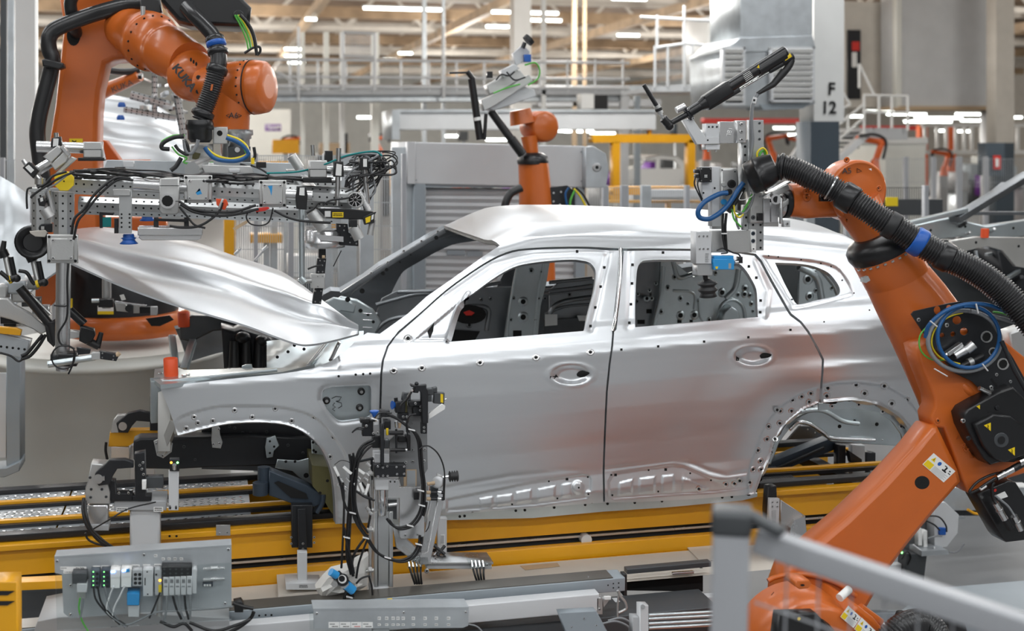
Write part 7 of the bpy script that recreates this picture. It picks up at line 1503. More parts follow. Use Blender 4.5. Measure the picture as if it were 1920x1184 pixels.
# crumpled white bag
O = [(592, 1104), (606, 1086), (622, 1070), (651, 1063), (672, 1050), (691, 1041), (691, 1070), (689, 1099), (676, 1106), (663, 1111), (632, 1120), (601, 1128), (597, 1116)]
mb = MB().use('paper'); cx_, cy_ = 645, 1088; rb = random.Random(3); rings = []
for k, s_ in enumerate([1, .8, .55, .3, .1]): rings.append([at(cx_ + (x - cx_) * s_ + rb.uniform(-2, 2) * (k > 0), cy_ + (y - cy_) * s_ + rb.uniform(-2, 2) * (k > 0), 5.42 - [0, .04, .05, .06, .055][k] + rb.uniform(-.015, .015) * (k > 0)) for x, y in O])
n = len(O); vv = [p for r in rings for p in r]; mb.add(vv, [(k * n + i, k * n + (i + 1) % n, (k + 1) * n + (i + 1) % n, (k + 1) * n + i) for k in range(4) for i in range(n)] + [tuple(4 * n + i for i in range(n))], False)
bk = [p + V((0, .05, 0)) for p in rings[0]]; mb.add(rings[0] + bk, [(i, (i + 1) % n, (i + 1) % n + n, i + n) for i in range(n)] + [tuple(n + i for i in range(n))], False)
mb.build('bag', None, label='crumpled off white bag stuffed behind the black and blue pressure regulator', cat='bag')
mb = MB(); plate(mb, 'yellow', [(727, 1126), (736, 1125), (738, 1129), (732, 1131), (727, 1130)], 5.26, .02, .001); mb.build('sealing_plug', None, label='small yellow cap lying on the duct right of the column foot', cat='cap')
# valve panel at the bottom centre
vp = thing('valve_box', 'grey metal valve panel with a row of small labels at the bottom centre edge', 'control panel', at(735, 1184, 4.9))
Y = 4.9
mb = MB(); plate(mb, 'galv', [(587.6, 1144), (879, 1141), (878, 1174), (868, 1178), (588, 1180)], Y, .004); 
for x, y in [(594, 1151), (757, 1149), (873, 1148)]: screw(mb, 'chrome', x, y, Y, 3)
fp_ = mb.build('front_plate', vp)
mb = MB(); block(mb, 'grey_paint', 700, 1178, 730, 1680, Y + .01, .06); mb.build('leg', vp)
mb = MB(); plate(mb, 'galv', [(587, 1142), (879, 1139), (879, 1142), (587, 1145)], Y - .002, .1); mb.build('top_flange', vp)
for k, x in enumerate([616, 637, 658, 679]): mb = MB(); decal(mb, 'label_white', x, 1167, x + 20, 1178, Y); scribble(mb, x + 2, 1169, x + 12, 1173, Y, 1, 'cable_grey'); scribble(mb, x + 6, 1174, x + 18, 1177, Y, 1, 'red' if k == 2 else 'hole'); mb.build('label', fp_)
for x in [711, 725, 737, 746, 756, 775, 797, 818, 841]: mb = MB(); decal(mb, 'label_white', x - 3, 1157, x + 3, 1163, Y); scribble(mb, x - 2.5, 1158, x + 2.5, 1162, Y, 2, 'cable_grey', seed=x); decal(mb, 'label_white', x - 3, 1170, x + 3, 1174, Y); scribble(mb, x - 2.5, 1171, x + 2.5, 1173, Y, 1, 'hole', seed=x + 1); mb.build('label', fp_)
mb = MB(); plate(mb, 'acrylic', [(580, 1150), (588, 1148), (590, 1215), (582, 1215)], Y - .01, .003); plate(mb, 'acrylic', rect(590, 1180, 872, 1215), Y - .04, .003); mb.build('clear_cover', vp)
mb = MB(); wire(mb, 'cable_grey', [(878, 1171), (895, 1176), (908, 1190)], 1.6, Y); mb.build('cable', vp)
# control panel at the lower left
cp = thing('control_panel', 'grey control panel with clear cover, valve modules and glowing blue lamps at the lower left', 'control panel', at(268, 1184, 5.0))
Y = 5.0
mb = MB(); plate(mb, 'galv', [(102, 1046), (434, 1024), (434, 1137), (131, 1160), (119, 1150), (116, 1078), (103, 1075)], Y, .004)
for x, y in [(107, 1053), (270, 1041), (428, 1031), (133, 1098), (133, 1153), (422, 1132)]: screw(mb, 'chrome', x, y, Y, 3.4)
plate(mb, 'galv', [(102, 1044), (434, 1022), (434, 1024.5), (102, 1047)], Y - .002, .08); mb.build('back_plate', cp)
mb = MB(); plate(mb, 'acrylic', [(104, 1078), (434, 1056), (434, 1163), (107, 1183)], Y - .13, .004); mb.build('clear_cover', cp)
mb = MB(); decal(mb, 'label_white', 119, 1063, 162, 1076, Y - .001); scribble(mb, 121, 1072, 150, 1075, Y - .001, 1, 'cable_grey'); nl_ = mb.build('name_label', cp)
text('panel_code', '++07120', at(143, 1068, Y - .003), .017, basis(idir(1, -.04), idir(.04, 1) * -1), 'hole', nl_, .0003)
def mod(m, x0, y0, x1, y1, t=.06, name='module', label=None, extra=None):
    mb = MB(); block(mb, m, x0, y0, x1, y1, Y - t, t, .002)
    if extra: extra(mb, Y - t)
    return mb.build(name, cp, label=label)
mod('dark_grey', 135, 1076, 162, 1096); mod('light_grey', 144, 1096, 163, 1112, .07, 'plug_connector'); mod('cast_alu', 146, 1110, 161, 1124, .06, 'plug_connector')
def leds(mb, yy):
    for y in (1073, 1082, 1090, 1098): dot(mb, 'led_green', 175, y, yy, 1.1); dot(mb, 'black_plastic', 182, y + 4, yy, 3)
mod('slate', 170, 1071, 186, 1104, .05, 'fieldbus_module', None, leds)
def leds2(mb, yy):
    for y in (1073, 1082, 1090, 1098): dot(mb, 'led_green', 195, y, yy, 1.1); dot(mb, 'black_plastic', 201, y + 2, yy, 3)
mod('navy_steel', 190, 1070, 206, 1103, .05, 'fieldbus_module', None, leds2)
mod('label_white', 207, 1070, 225, 1104, .06, 'network_module'); nm_ = mod('label_white', 227, 1068, 246, 1102, .06, 'network_module')
for x, y in [(210, 1073), (214, 1072.5), (231, 1071), (236, 1070)]: mb = MB(); dot(mb, 'led_blue', x, y, Y - .061, 1.9); mb.build('signal_lamp', nm_, label='glowing blue lamp')
mb = MB(); plate(mb, 'blue_light', [(236, 1069), (243, 1066), (243, 1073), (236, 1074)], Y - .062, .002); mb.build('connector', cp)
def cc(mb, yy):
    for x in (254, 262):
        for y in (1078, 1086, 1094): dot(mb, 'black_plastic', x, y, yy, 3.2)
mod('grey_paint', 248, 1070, 267, 1100, .05, 'input_module', None, cc)
mod('light_grey', 268, 1069, 287, 1119, .06, 'power_module', None, lambda mb, yy: (decal(mb, 'hole', 271, 1084, 273, 1098, yy), dot(mb, 'hole', 276, 1073, yy, 1.5), dot(mb, 'hole', 277, 1115, yy, 1.5)))
mod('grey_paint', 290, 1069, 303, 1117, .055, 'switch_module', None, lambda mb, yy: (decal(mb, 'yellow', 297, 1097, 303, 1111, yy), dot(mb, 'black_plastic', 293, 1078, yy, 2)))
mb = MB(); dot(mb, 'led_orange', 300, 1089, Y - .056, 2.4); mb.build('signal_lamp', cp, label='glowing orange lamp')
vt_ = mod('black_plastic', 303, 1064, 359, 1084, .06, 'valve_terminal', None, lambda mb, yy: [dot(mb, 'dark_grey', 308 + 11 * i, 1068 + 8 * j, yy, 2) for i in range(5) for j in range(2)])
for i in range(5): mod('light_grey', 306 + 11 * i, 1084 - i * .5, 316 + 11 * i, 1118 - i * .5, .07, 'valve', None, lambda mb, yy, i=i: (decal(mb, 'plate_grey', 308 + 11 * i, 1087, 314 + 11 * i, 1094, yy), scribble(mb, 308 + 11 * i, 1098, 314 + 11 * i, 1103, yy, 1, 'cable_grey')))
mod('light_grey', 360, 1068, 369, 1114, .06, 'end_cover')
for y0, y1 in [(1063, 1070), (1083, 1090)]: mb = MB(); rod(mb, 'chrome', (381, (y0 + y1) / 2 + 1, Y - .04), (421, (y0 + y1) / 2 - 1, Y - .04), 3.4); rod(mb, 'steel', (395, (y0 + y1) / 2, Y - .04), (408, (y0 + y1) / 2 - .5, Y - .04), 4.2); mb.build('silencer', cp)
mod('navy_steel', 380, 1095, 399, 1101, .02, 'counter', None, lambda mb, yy: [decal(mb, 'label_white', 382 + 5 * i, 1096, 386 + 5 * i, 1100, yy) for i in range(3)])
mod('blue_light', 238, 1114, 261, 1136, .07, 'pressure_switch', 'blue pressure switch'); mod('light_grey', 240, 1136, 261, 1158, .06, 'pressure_switch'); mb = MB(); rod(mb, 'cast_alu', (299, 1118, Y - .05), (299, 1155, Y - .05), 5.5); mb.build('filter', cp)
for x in [120, 181, 197, 216, 239, 255, 275, 296]: mb = MB(); decal(mb, 'label_white', x - 7, 1063 - (x - 120) * .03, x + 7, 1069 - (x - 120) * .03, Y - .0012 if x > 165 else Y - .0005); scribble(mb, x - 6, 1064.5 - (x - 120) * .03, x + 6, 1067.5 - (x - 120) * .03, Y - .0012, 1, 'cable_grey', seed=x); mb.build('label', cp)
for x in [292, 306, 317, 328, 340]: mb = MB(); yy = 1046 if x > 300 else 1040; decal(mb, 'label_white', x - 3, yy, x + 3, yy + 5, Y); scribble(mb, x - 2.6, yy + 1, x + 2.6, yy + 4, Y, 2, 'hole', seed=x); mb.build('label', cp)
for k, (P, m, r) in enumerate([([(175, 1100), (180, 1125), (200, 1150), (225, 1172)], 'cable', 1.8), ([(183, 1100), (190, 1130), (210, 1155), (240, 1175)], 'cable', 1.8), ([(196, 1100), (200, 1120), (212, 1150), (235, 1178)], 'cable_grey', 1.6), ([(213, 1100), (205, 1120), (200, 1145), (215, 1165)], 'tie_white', 1.6), ([(234, 1098), (225, 1118), (214, 1140), (210, 1160)], 'tie_white', 1.6), ([(150, 1122), (148, 1142), (154, 1165), (165, 1184)], 'cable_green', 1.6), ([(156, 1122), (154, 1140), (150, 1160)], 'cable_grey', 2), ([(312, 1118), (312, 1140), (308, 1165)], 'cable_grey', 2.2), ([(324, 1118), (330, 1140), (340, 1162)], 'cable', 2.2), ([(335, 1117), (337, 1140), (345, 1164)], 'cable_grey', 2.2), ([(346, 1117), (348, 1140), (354, 1162)], 'cable', 2.2), ([(356, 1116), (357, 1138), (356, 1162)], 'cable_grey', 2.2), ([(300, 1112), (295, 1125), (288, 1142), (280, 1160)], 'cable', 1.8), ([(212, 1160), (240, 1172), (290, 1150), (330, 1146), (400, 1142), (436, 1138)], 'cable_grey', 2), ([(300, 1166), (325, 1176), (345, 1170), (360, 1184)], 'cable', 3), ([(355, 1168), (400, 1184), (440, 1174), (470, 1162)], 'cable', 3)]):
    mb = MB(); wire(mb, m, P, r, Y - .08); mb.build('cable', cp)
mb = MB(); wire(mb, 'cable', [(436, 1132), (455, 1138), (475, 1142)], 3.6, 5.15); wire(mb, 'cable', [(430, 1186), (450, 1176), (470, 1160), (476, 1148)], 3.6, 5.15); plate(mb, 'black_plastic', [(438, 1130), (452, 1127), (458, 1136), (456, 1150), (440, 1150)], 5.2, .05, .006); mb.build('cable_loom', None, label='black cable loom running from the control panel to the blue grey duct', cat='cables')
# ------------------------------------------------------------------ blurred safety fence in the foreground
fz = thing('safety_fence', 'blurred grey safety fence post with sloping top rail in the right foreground', 'fence', at(1380, 1184, 2.1) - V((0, 0, .8)))
pA, pB = at(1372, 975, 2.14), None
Rz = Matrix.Rotation(math.radians(-24), 3, 'Z')
mb = MB().use('fence_grey').box(V((pA.x, pA.y, (pA.z - .0) / 2 + .25 - .0)) , (.072, .072, pA.z - .5), Rz, .006); mb.build('post', fz)
mb = MB().use('dark_grey').box(V((pA.x, pA.y, pA.z)), (.078, .078, .05), Rz, .012); mb.build('post_cap', fz)
a = at(1418, 1010, 2.13); b = at(1990, 1205, 1.80); mb = MB().use('fence_grey').bar(a, b, .045, .048, .004); mb.build('top_rail', fz)
mb = MB().use('dark_grey').bar(at(1400, 965, 2.12), at(1468, 1000, 2.06), .03, .02, .008); mb.build('rail_bracket', fz)
dd = b - a
for k in range(1, 9):
    p = a + dd * (k / 9.0); mb = MB().use('fence_grey').cyl(p, p - V((0, 0, 1.2)), .0022, n=6); mb.build('mesh_bar', fz)
for h in (.13, .33): mb = MB().use('fence_grey').cyl(a - V((0, 0, h)), b - V((0, 0, h)), .0022, n=6); mb.build('mesh_bar', fz)
# ------------------------------------------------------------------ hall shell
def slab(name, m, x0, x1, y0, y1, z0, z1): return MB().use(m).box(((x0 + x1) / 2, (y0 + y1) / 2, (z0 + z1) / 2), (x1 - x0, y1 - y0, z1 - z0)).build(name, kind='structure')
slab('ceiling', 'roof_dark', -34, 54, 18, 100, 9.4, 9.6); slab('ceiling_aisle', 'grey_paint', -34, 54, -14, 18, 9.4, 9.6); slab('wall_back', 'cream', -34, 54, 99, 99.3, 0, 9.4); slab('wall_left', 'beige', -34.3, -34, -14, 99, 0, 9.4); slab('wall_right', 'beige', 54, 54.3, -14, 99, 0, 9.4); slab('wall_front', 'light_grey', -34, 54, -14.3, -14, 0, 9.4)  # front wall and aisle ceiling are unseen, coloured pale and neutral for reflections
k = 0
for y in [2, 9, 16, 23, 30, 36, 42, 48, 54, 60, 67, 75, 84]:  # nearest beams, out of view, made pale grey for neutral reflections
    MB().use('light_grey' if y < 20 else 'brown_steel' if k % 2 else 'beige').box((10, y, 8.0), (88, .22, .42)).build('trim_%d' % (k + 1), kind='structure'); k += 1
for x in [-16, -9, -3, 3.4, 9, 15, 22, 30]:
    MB().use('brown_steel').box((x, 43, 7.45), (.25, 112, .3)).build('trim_%d' % (k + 1), kind='structure'); k += 1
tp = thing('roof_truss', 'brown steel roof truss of crossing diagonals high in the hall, nearest the camera', 'truss', (10, 26, 7.4), 'roof trusses')
def brace(t, y):
    for i in range(-6, 9):
        x = i * 3.2 + 2; mb = MB().use('beige').bar((x, y, 7.6), (x + 1.6, y, 9.2), .14, .14); mb.bar((x + 1.6, y, 9.2), (x + 3.2, y, 7.6), .1, .1); mb.build('diagonal', t)
    MB().use('beige').box((10, y, 7.6), (60, .16, .16)).build('chord', t)
brace(tp, 26)
for i, y in enumerate([38, 50, 62]):
    c_ = copy_tree(tp); c_.location.y += y - 26; c_['label'] = ['second', 'third', 'farthest'][i] + ' brown steel roof truss of crossing diagonals, counted from the camera'
# ------------------------------------------------------------------ far things, each measured at its own depth
def bg(name, label, cat, Y, parts, group=None, pname=None):
    """parts: (part name, material, x0, y0, x1, y1, dY, thickness)"""
    xs = [p[2] for p in parts]; t = thing(name, label, cat, at((min(xs) + max(p[4] for p in parts)) / 2, max(p[5] for p in parts), Y), group)
    for pn, m, x0, y0, x1, y1, dy, th in parts: mb = MB(); block(mb, m, x0, y0, x1, y1, Y + dy, th, .004); mb.build(pn, t)
    return t
def fy(x, Y): p = at(x, 300, Y); return proj((p.x, p.y, 0))[1]
def pole(label, m, x0, x1, y1, Y, y0=-60, dark=None, name='column'):
    y1 = fy(x0, Y) if not dark else y1; dark = dark and fy(x0, Y)
    P = [('shaft', m, x0, y0, x1, y1, 0, (x1 - x0) * sc(Y))]
    if dark: P.append(('painted_base', 'slate', x0, y1, x1, dark, 0, (x1 - x0) * sc(Y)))
    return bg(name, label, 'column', Y, P)
# fluorescent luminaires seen in the hall, and the ones over the line
LS = [(755, 17, 146), (985, 24, 130), (933, 50, 44), (1010, 38, 90), (1178, 66, 44), (1302, 54, 34), (1151, 119, 32), (583, 36, 20), (550, 92, 32), (552, 105, 34), (528, 112, 22), (556, 118, 30), (760, 100, 26), (730, 112, 28), (1650, 209, 60), (1700, 214, 90), (1760, 221, 110), (1820, 214, 70), (1740, 228, 110), (1830, 226, 70), (1605, 218, 26), (1600, 242, 22), (1470, 240, 44), (1490, 253, 34), (1770, 245, 40), (1810, 246, 36), (1780, 256, 20), (1900, 220, 40), (1180, -2, 70), (1640, 16, 70), (690, 220, 40), (505, 255, 40), (940, 262, 60), (1330, 248, 50), (850, 255, 40), (1085, 246, 60), (1130, 250, 50), (1040, 245, 50)]
for i, (x, y, w_) in enumerate(LS):
    z = 7.2 if y < 130 else None
    if z: Yl = atz(x, y, z).y
    else: Yl = 58
    s_ = sc(Yl); c = at(x, y, Yl)
    t = thing('ceiling_light', 'white fluorescent ceiling light, one of the many small bright strips in the far hall', 'ceiling light', c, 'far ceiling lights')
    MB().use('light_grey').box(c + V((0, 0, .06)), (w_ * s_, .16, .05), ch=.01).build('housing', t)
    MB().use('tube_light').box(c, (w_ * s_ * .97, .12, .07 if y < 130 else .10), ch=.02).build('tube', t)
# columns
fc = bg('column', 'thick white square column lettered F 12 with a dark blue base', 'column', 16, [('shaft', 'white_paint', 1526, -80, 1583, 228, 0, .45), ('painted_base', 'slate', 1520, 228, 1574, fy(1520, 16), 0, .45)])
text('column_letter', 'F', at(1559, 168, 15.985), .24, FACING, 'hole', fc, .001, bold=.006); text('column_number', '12', at(1554, 203, 15.985), .24, FACING, 'hole', fc, .001, bold=.006)
pole('slim white column behind the middle robot tool', 'white_paint', 964, 996, 300, 30)
pole('white column at the left edge behind the robot with the black hose', 'white_paint', 28, 66, 470, 10.6)
pole('dark grey narrow column at the very left edge', 'dark_grey', 0, 12, 470, 11); pole('thin grey column just left of the wide white one', 'galv', 14, 26, 470, 11.5)
pole('beige column right of the big white wall box with a dark base', 'beige', 1868, 1902, 268, 24, dark=470)
for i, (x, w_, lab) in enumerate([(568, 7, 'thin cream column under the left end of the catwalk'), (612, 10, 'cream column below the catwalk, second from the left'), (642, 9, 'cream column below the catwalk, third from the left'), (704, 14, 'wide cream column below the catwalk gate'), (796, 8, 'thin grey column beside the left catwalk truss'), (832, 6, 'thin steel post passing the catwalk railing'), (1078, 8, 'thin tan post left of the blue robot cabinet'), (1097, 6, 'thin tan post right beside the small camera box'), (1172, 14, 'light grey column under the right crane beam'), (1196, 10, 'blue grey column under the right crane beam'), (1020, 8, 'white post directly right of the white column')]):
    pole(lab, ['cream', 'cream', 'white_paint', 'cream', 'galv', 'galv', 'tan', 'tan', 'light_grey', 'grey_blue', 'white_paint'][i], x - w_ / 2, x + w_ / 2, 330, 26 if i < 8 else 24, 60 if i in (0, 1, 2, 3) else (180 if i in (8, 9) else -60))
# catwalk
cw = thing('catwalk', 'long grey steel catwalk with railing crossing the hall behind the left robot', 'catwalk', at(800, 190, 24))
mb = MB(); block(mb, 'grey_paint', 400, 168, 1180, 178, 24, 1.2); block(mb, 'galv', 400, 178, 1180, 190, 24.2, .8); mb.build('deck', cw)
for y, t_ in [(112, 3), (145, 2.4), (163, 4)]: mb = MB(); rod(mb, 'light_grey', (400, y - 2, 24), (1180, y + 6 if y < 120 else y + 3, 24), t_, 8); mb.build('railing', cw)
for x in range(440, 1180, 52): mb = MB(); rod(mb, 'light_grey', (x, 112, 24), (x, 172, 24), 2.2, 8); mb.build('post', cw)
for a, b in [((643, 60), (643, 170)), ((703, 62), (703, 170)), ((643, 60), (703, 62)), ((643, 105), (703, 107)), ((832, 50), (832, 185)), ((560, 50), (560, 190)), ((520, 135), (580, 170))]: mb = MB(); rod(mb, 'light_grey', (*a, 23.9), (*b, 23.9), 2.6, 8); mb.build('gate_frame', cw)
mb = MB()
for x in range(647, 702, 5): rod(mb, 'galv', (x, 62, 23.95), (x, 106, 23.95), .6, 5)
mb.build('gate_mesh', cw)
bg('crane_beam', 'long light grey enclosed beam above the grey shutter housing', 'beam', 20, [('beam', 'light_grey', 735, 208, 1230, 243, 0, 1.0), ('lower_edge', 'galv', 745, 205, 1230, 211, -.05, 1.1), ('end_plate', 'galv', 735, 206, 750, 262, -.1, 1.2)])
bg('cable_tray', 'grey cable tray running level with the middle robot tool at right', 'cable tray', 26, [('tray', 'galv', 1000, 160, 1240, 172, 0, .6), ('lower_tray', 'grey_paint', 1010, 186, 1240, 200, 0, .6)])
bg('camera_box', 'small white and black motor box on the cable tray beside the middle robot', 'box', 22, [('housing', 'white_paint', 1090, 176, 1114, 204, 0, .3), ('black_side', 'black_plastic', 1114, 178, 1140, 208, .1, .3)])
# grey housing with roller shutter
Yh = 10.2
hs_ = thing('machine_housing', 'light grey machine housing with a ribbed roller shutter behind the car roof', 'machine', at(900, 540, Yh))
mb = MB(); plate(mb, 'light_grey', [(764, 266), (1097, 274), (1097, 352), (764, 345)], Yh, 1.0, .01)
for x, y in [(771, 290), (771, 330), (1090, 285), (1090, 340), (780, 338)]: screw(mb, 'galv', x, y, Yh, 2)
mb.build('top_casing', hs_)
mb = MB(); plate(mb, 'galv', [(1098, 276), (1112, 274), (1136, 288), (1142, 320), (1136, 352), (1098, 352)], Yh - .1, .12, .004); screw(mb, 'steel', 1119, 314, Yh - .1, 9); mb.build('gearbox_plate', hs_)
mb = MB()
for i in range(15):
    y = 352 + i * 13.4; mb.use('light_grey'); p0, p1 = at(798, y, Yh + .1), at(1080, y + 3, Yh + .1); hh = 13.4 * sc(Yh)
    mb.add([p0, p1, p1 + V((0, -.035, -hh * .5)), p0 + V((0, -.035, -hh * .5)), p0 + V((0, 0, -hh)), p1 + V((0, 0, -hh))], [(0, 1, 2, 3), (3, 2, 5, 4)])
mb.build('roller_shutter', hs_)
mb = MB(); block(mb, 'grey_blue', 776, 345, 798, fy(776, Yh), Yh, .12); block(mb, 'galv', 735, 276, 776, fy(735, Yh), Yh + .1, .08); block(mb, 'grey_blue', 1080, 352, 1097, fy(1097, Yh), Yh, .12); block(mb, 'light_grey', 764, 266, 779, 345, Yh - .02, .1); block(mb, 'grey_blue', 795, 343, 1097, 352, Yh + .02, .1); mb.build('frame', hs_)
mb = MB(); plate(mb, 'grey_blue', rect(838, 470, 872, 479), Yh + .06, .01); plate(mb, 'grey_blue', rect(876, 472, 905, 481), Yh + .06, .01); mb.build('window_slot', hs_)
# fences
def fence(label, x0, x1, ya, yb, Y, posts, m='galv', pitch=4.2, group=None):
    t = thing('mesh_fence', label, 'fence', at((x0 + x1) / 2, yb, Y), group)
    for x, w_ in posts: mb = MB(); block(mb, 'fence_grey' if w_ < 14 else 'galv', x - w_ / 2, ya - 4, x + w_ / 2, fy(x, Y) - 4, Y - .05, .06); mb.build('post', t)
    mb = MB().use(m); x = x0; n = 0
    while x < x1: p, q = at(x, ya, Y), at(x, yb, Y); mb.bar(p, q, .005, .005); x += pitch
    y = ya
    while y < yb: mb.bar(at(x0, y, Y), at(x1, y, Y), .006, .006); y += 44
    mb.build('mesh_panel', t); return t
fence('grey mesh fence between the gripper and the grey shutter housing', 440, 762, 292, 600, 9.6, [(614, 16), (652, 34), (688, 26), (546, 10), (758, 8), (480, 8)])
fence('grey mesh fence running behind the left white column', -20, 110, 300, 480, 10.9, [(4, 8), (100, 6)])
fence('low grey mesh fence right behind the car roof under the yellow frame', 1095, 1330, 352, 410, 11.5, [(1136, 10), (1172, 13), (1212, 18), (1290, 8)])
fence('dark mesh fence left of the second car body with a yellow sign', 1420, 1740, 352, 470, 11, [(1450, 6), (1520, 16), (1590, 8), (1650, 10), (1738, 8)], 'dark_grey')
fence('pale mesh fence in the distance behind the second car body', 1640, 1930, 298, 352, 19, [(1700, 8), (1752, 8), (1800, 10), (1850, 8)], 'galv')
bg('fence_sign', 'yellow sign hanging on the dark mesh fence', 'sign', 10.95, [('panel', 'yellow', 1661, 370, 1684, 387, 0, .02)])
bg('belt_barrier', 'long dark panel behind the mesh fence with the yellow sign', 'panel', 11.4, [('panel', 'dark_grey', 1655, 374, 1768, 404, 0, .1)])
bg('guard_rail', 'white guard beam with yellow rail below it under the yellow frame', 'guard rail', 12, [('white_beam', 'light_grey', 1220, 356, 1320, 370, 0, .2), ('yellow_rail', 'yellow_paint', 1145, 376, 1360, 381, .2, .1), ('yellow_base', 'yellow_paint', 1150, 350, 1290, 366, .5, .2), ('yellow_post', 'yellow_paint', 1253, 378, 1258, 410, .2, .1)])
# yellow portal with a car body
yp = bg('portal_frame', 'yellow portal frame with a silver car body standing behind it', 'frame', 20, [('top_beam', 'yellow_paint', 1112, 252, 1306, 268, 0, .3), ('leg', 'yellow_paint', 1150, 266, 1163, 378, 0, .2), ('leg', 'yellow_paint', 1291, 262, 1304, 356, 0, .2), ('base', 'yellow_paint', 1143, 360, 1168, 376, -.1, .4), ('bracket', 'yellow_paint', 1216, 230, 1222, 254, .1, .1)])
def farcar(label, ox, oy, s, Y, m='frame_alu'):
    t = thing('car_body', label, 'car body', at(ox, oy, Y), )
    f = lambda L: [(ox + x * s, oy + y * s) for x, y in L]
    win1 = f([(-36, -32), (-26, -46), (-8, -48), (-8, -32)]); win2 = f([(-2, -32), (-2, -48), (22, -46), (32, -32)])
    mb = MB(); plate(mb, m, f([(-78, -2), (-80, -18), (-70, -26), (-44, -32), (-26, -50), (0, -55), (24, -53), (44, -36), (66, -28), (72, -14), (70, -2), (56, -4), (50, -18), (34, -16), (28, 0), (-40, 0), (-46, -14), (-60, -14), (-66, -2)]), Y, .06, .01, (win1, win2)); mb.build('side_panel', t)
    mb = MB(); plate(mb, m, f([(-78, -4), (-80, -18), (-70, -27), (-44, -33), (-26, -51), (0, -56), (24, -54), (44, -37), (66, -29), (72, -14), (70, -4)]), Y + 1.6, .06, .01, (win1, win2)); mb.build('side_panel', t)
    mb = MB(); P = f([(-26, -50), (0, -55), (24, -53), (40, -40)]); mb.use(m).prism([at(P[0][0], P[0][1], Y), at(P[1][0], P[1][1], Y), at(P[1][0], P[1][1], Y) + V((0, 1.66, 0)), at(P[0][0], P[0][1], Y) + V((0, 1.66, 0))], (0, 0, -.02)); mb.prism([at(P[1][0], P[1][1], Y), at(P[2][0], P[2][1], Y), at(P[2][0], P[2][1], Y) + V((0, 1.66, 0)), at(P[1][0], P[1][1], Y) + V((0, 1.66, 0))], (0, 0, -.02)); mb.build('roof', t); mb = MB(); block(mb, 'grey_paint', ox - 40 * s, oy + 2, ox + 40 * s, fy(ox, Y) - 1, Y + .2, 1.2); mb.build('skid', t); return t
farcar('silver car body standing behind the yellow portal frame', 1240, 352, 1.12, 27, 'label_white')
# second car in front structure at the right edge
c2 = thing('car_body', 'open silver car front structure at the right edge behind the corrugated hose', 'car body', at(1850, 560, 8.4)); Y = 8.4
mb = MB(); rbar(mb, 'inner_alu', (1790, 412, Y), (1945, 318, Y + .2), 13, 30); rbar(mb, 'zinc', (1700, 420, Y), (1810, 394, Y), 9, 20); rbar(mb, 'inner_alu', (1815, 400, Y + .8), (1940, 400, Y + .8), 7, 20); rbar(mb, 'inner_alu', (1820, 398, Y + .5), (1885, 345, Y + .7), 8, 16); mb.build('pillar', c2)
mb = MB(); plate(mb, 'zinc', [(1700, 425), (1780, 408), (1850, 424), (1935, 412), (1935, 440), (1870, 452), (1800, 444), (1730, 452), (1690, 440)], Y + .1, .1, .01); plate(mb, 'frame_alu', [(1782, 452), (1830, 444), (1935, 446), (1935, 505), (1905, 500), (1880, 470), (1850, 462), (1800, 474)], Y - .3, .04, .006); plate(mb, 'dark_inner', [(1700, 450), (1790, 450), (1940, 500), (1940, 600), (1780, 590), (1740, 520)], Y + .5, .1); plate(mb, 'black_steel', [(1870, 470), (1940, 480), (1940, 560), (1890, 560)], Y + .1, .3, .01)
for x, y in [(1745, 432), (1810, 425), (1850, 436), (1795, 416), (1900, 428), (1830, 455), (1910, 462)]: dot(mb, 'hole', x, y, Y + .099 if y < 445 else Y - .301, 3)
mb.build('front_carrier', c2); mb = MB(); block(mb, 'dark_grey', 1790, 560, 1930, fy(1800, 9) - 1, 9, .5); mb.build('skid', c2)
rj = random.Random(11)
for k in range(16):
    x, y = rj.uniform(1690, 1900), rj.uniform(412, 540); mb = MB(); rbar(mb, rj.choice(['zinc', 'black_steel', 'inner_alu', 'steel']), (x, y, Y - .1 + rj.random() * .4), (x + rj.uniform(-30, 30), y + rj.uniform(-18, 18), Y + rj.random() * .4), rj.uniform(4, 9)); mb.build('bracket', c2)
mb = MB().use('red_cap').lathe(at(1846, 446, 8.1), (0, 0, 1), [(0, .03), (.068, .03)], 16); mb.build('rubber_stopper', None, label='orange red rubber stopper on the second car front at the right edge', cat='stopper', group='red stoppers')
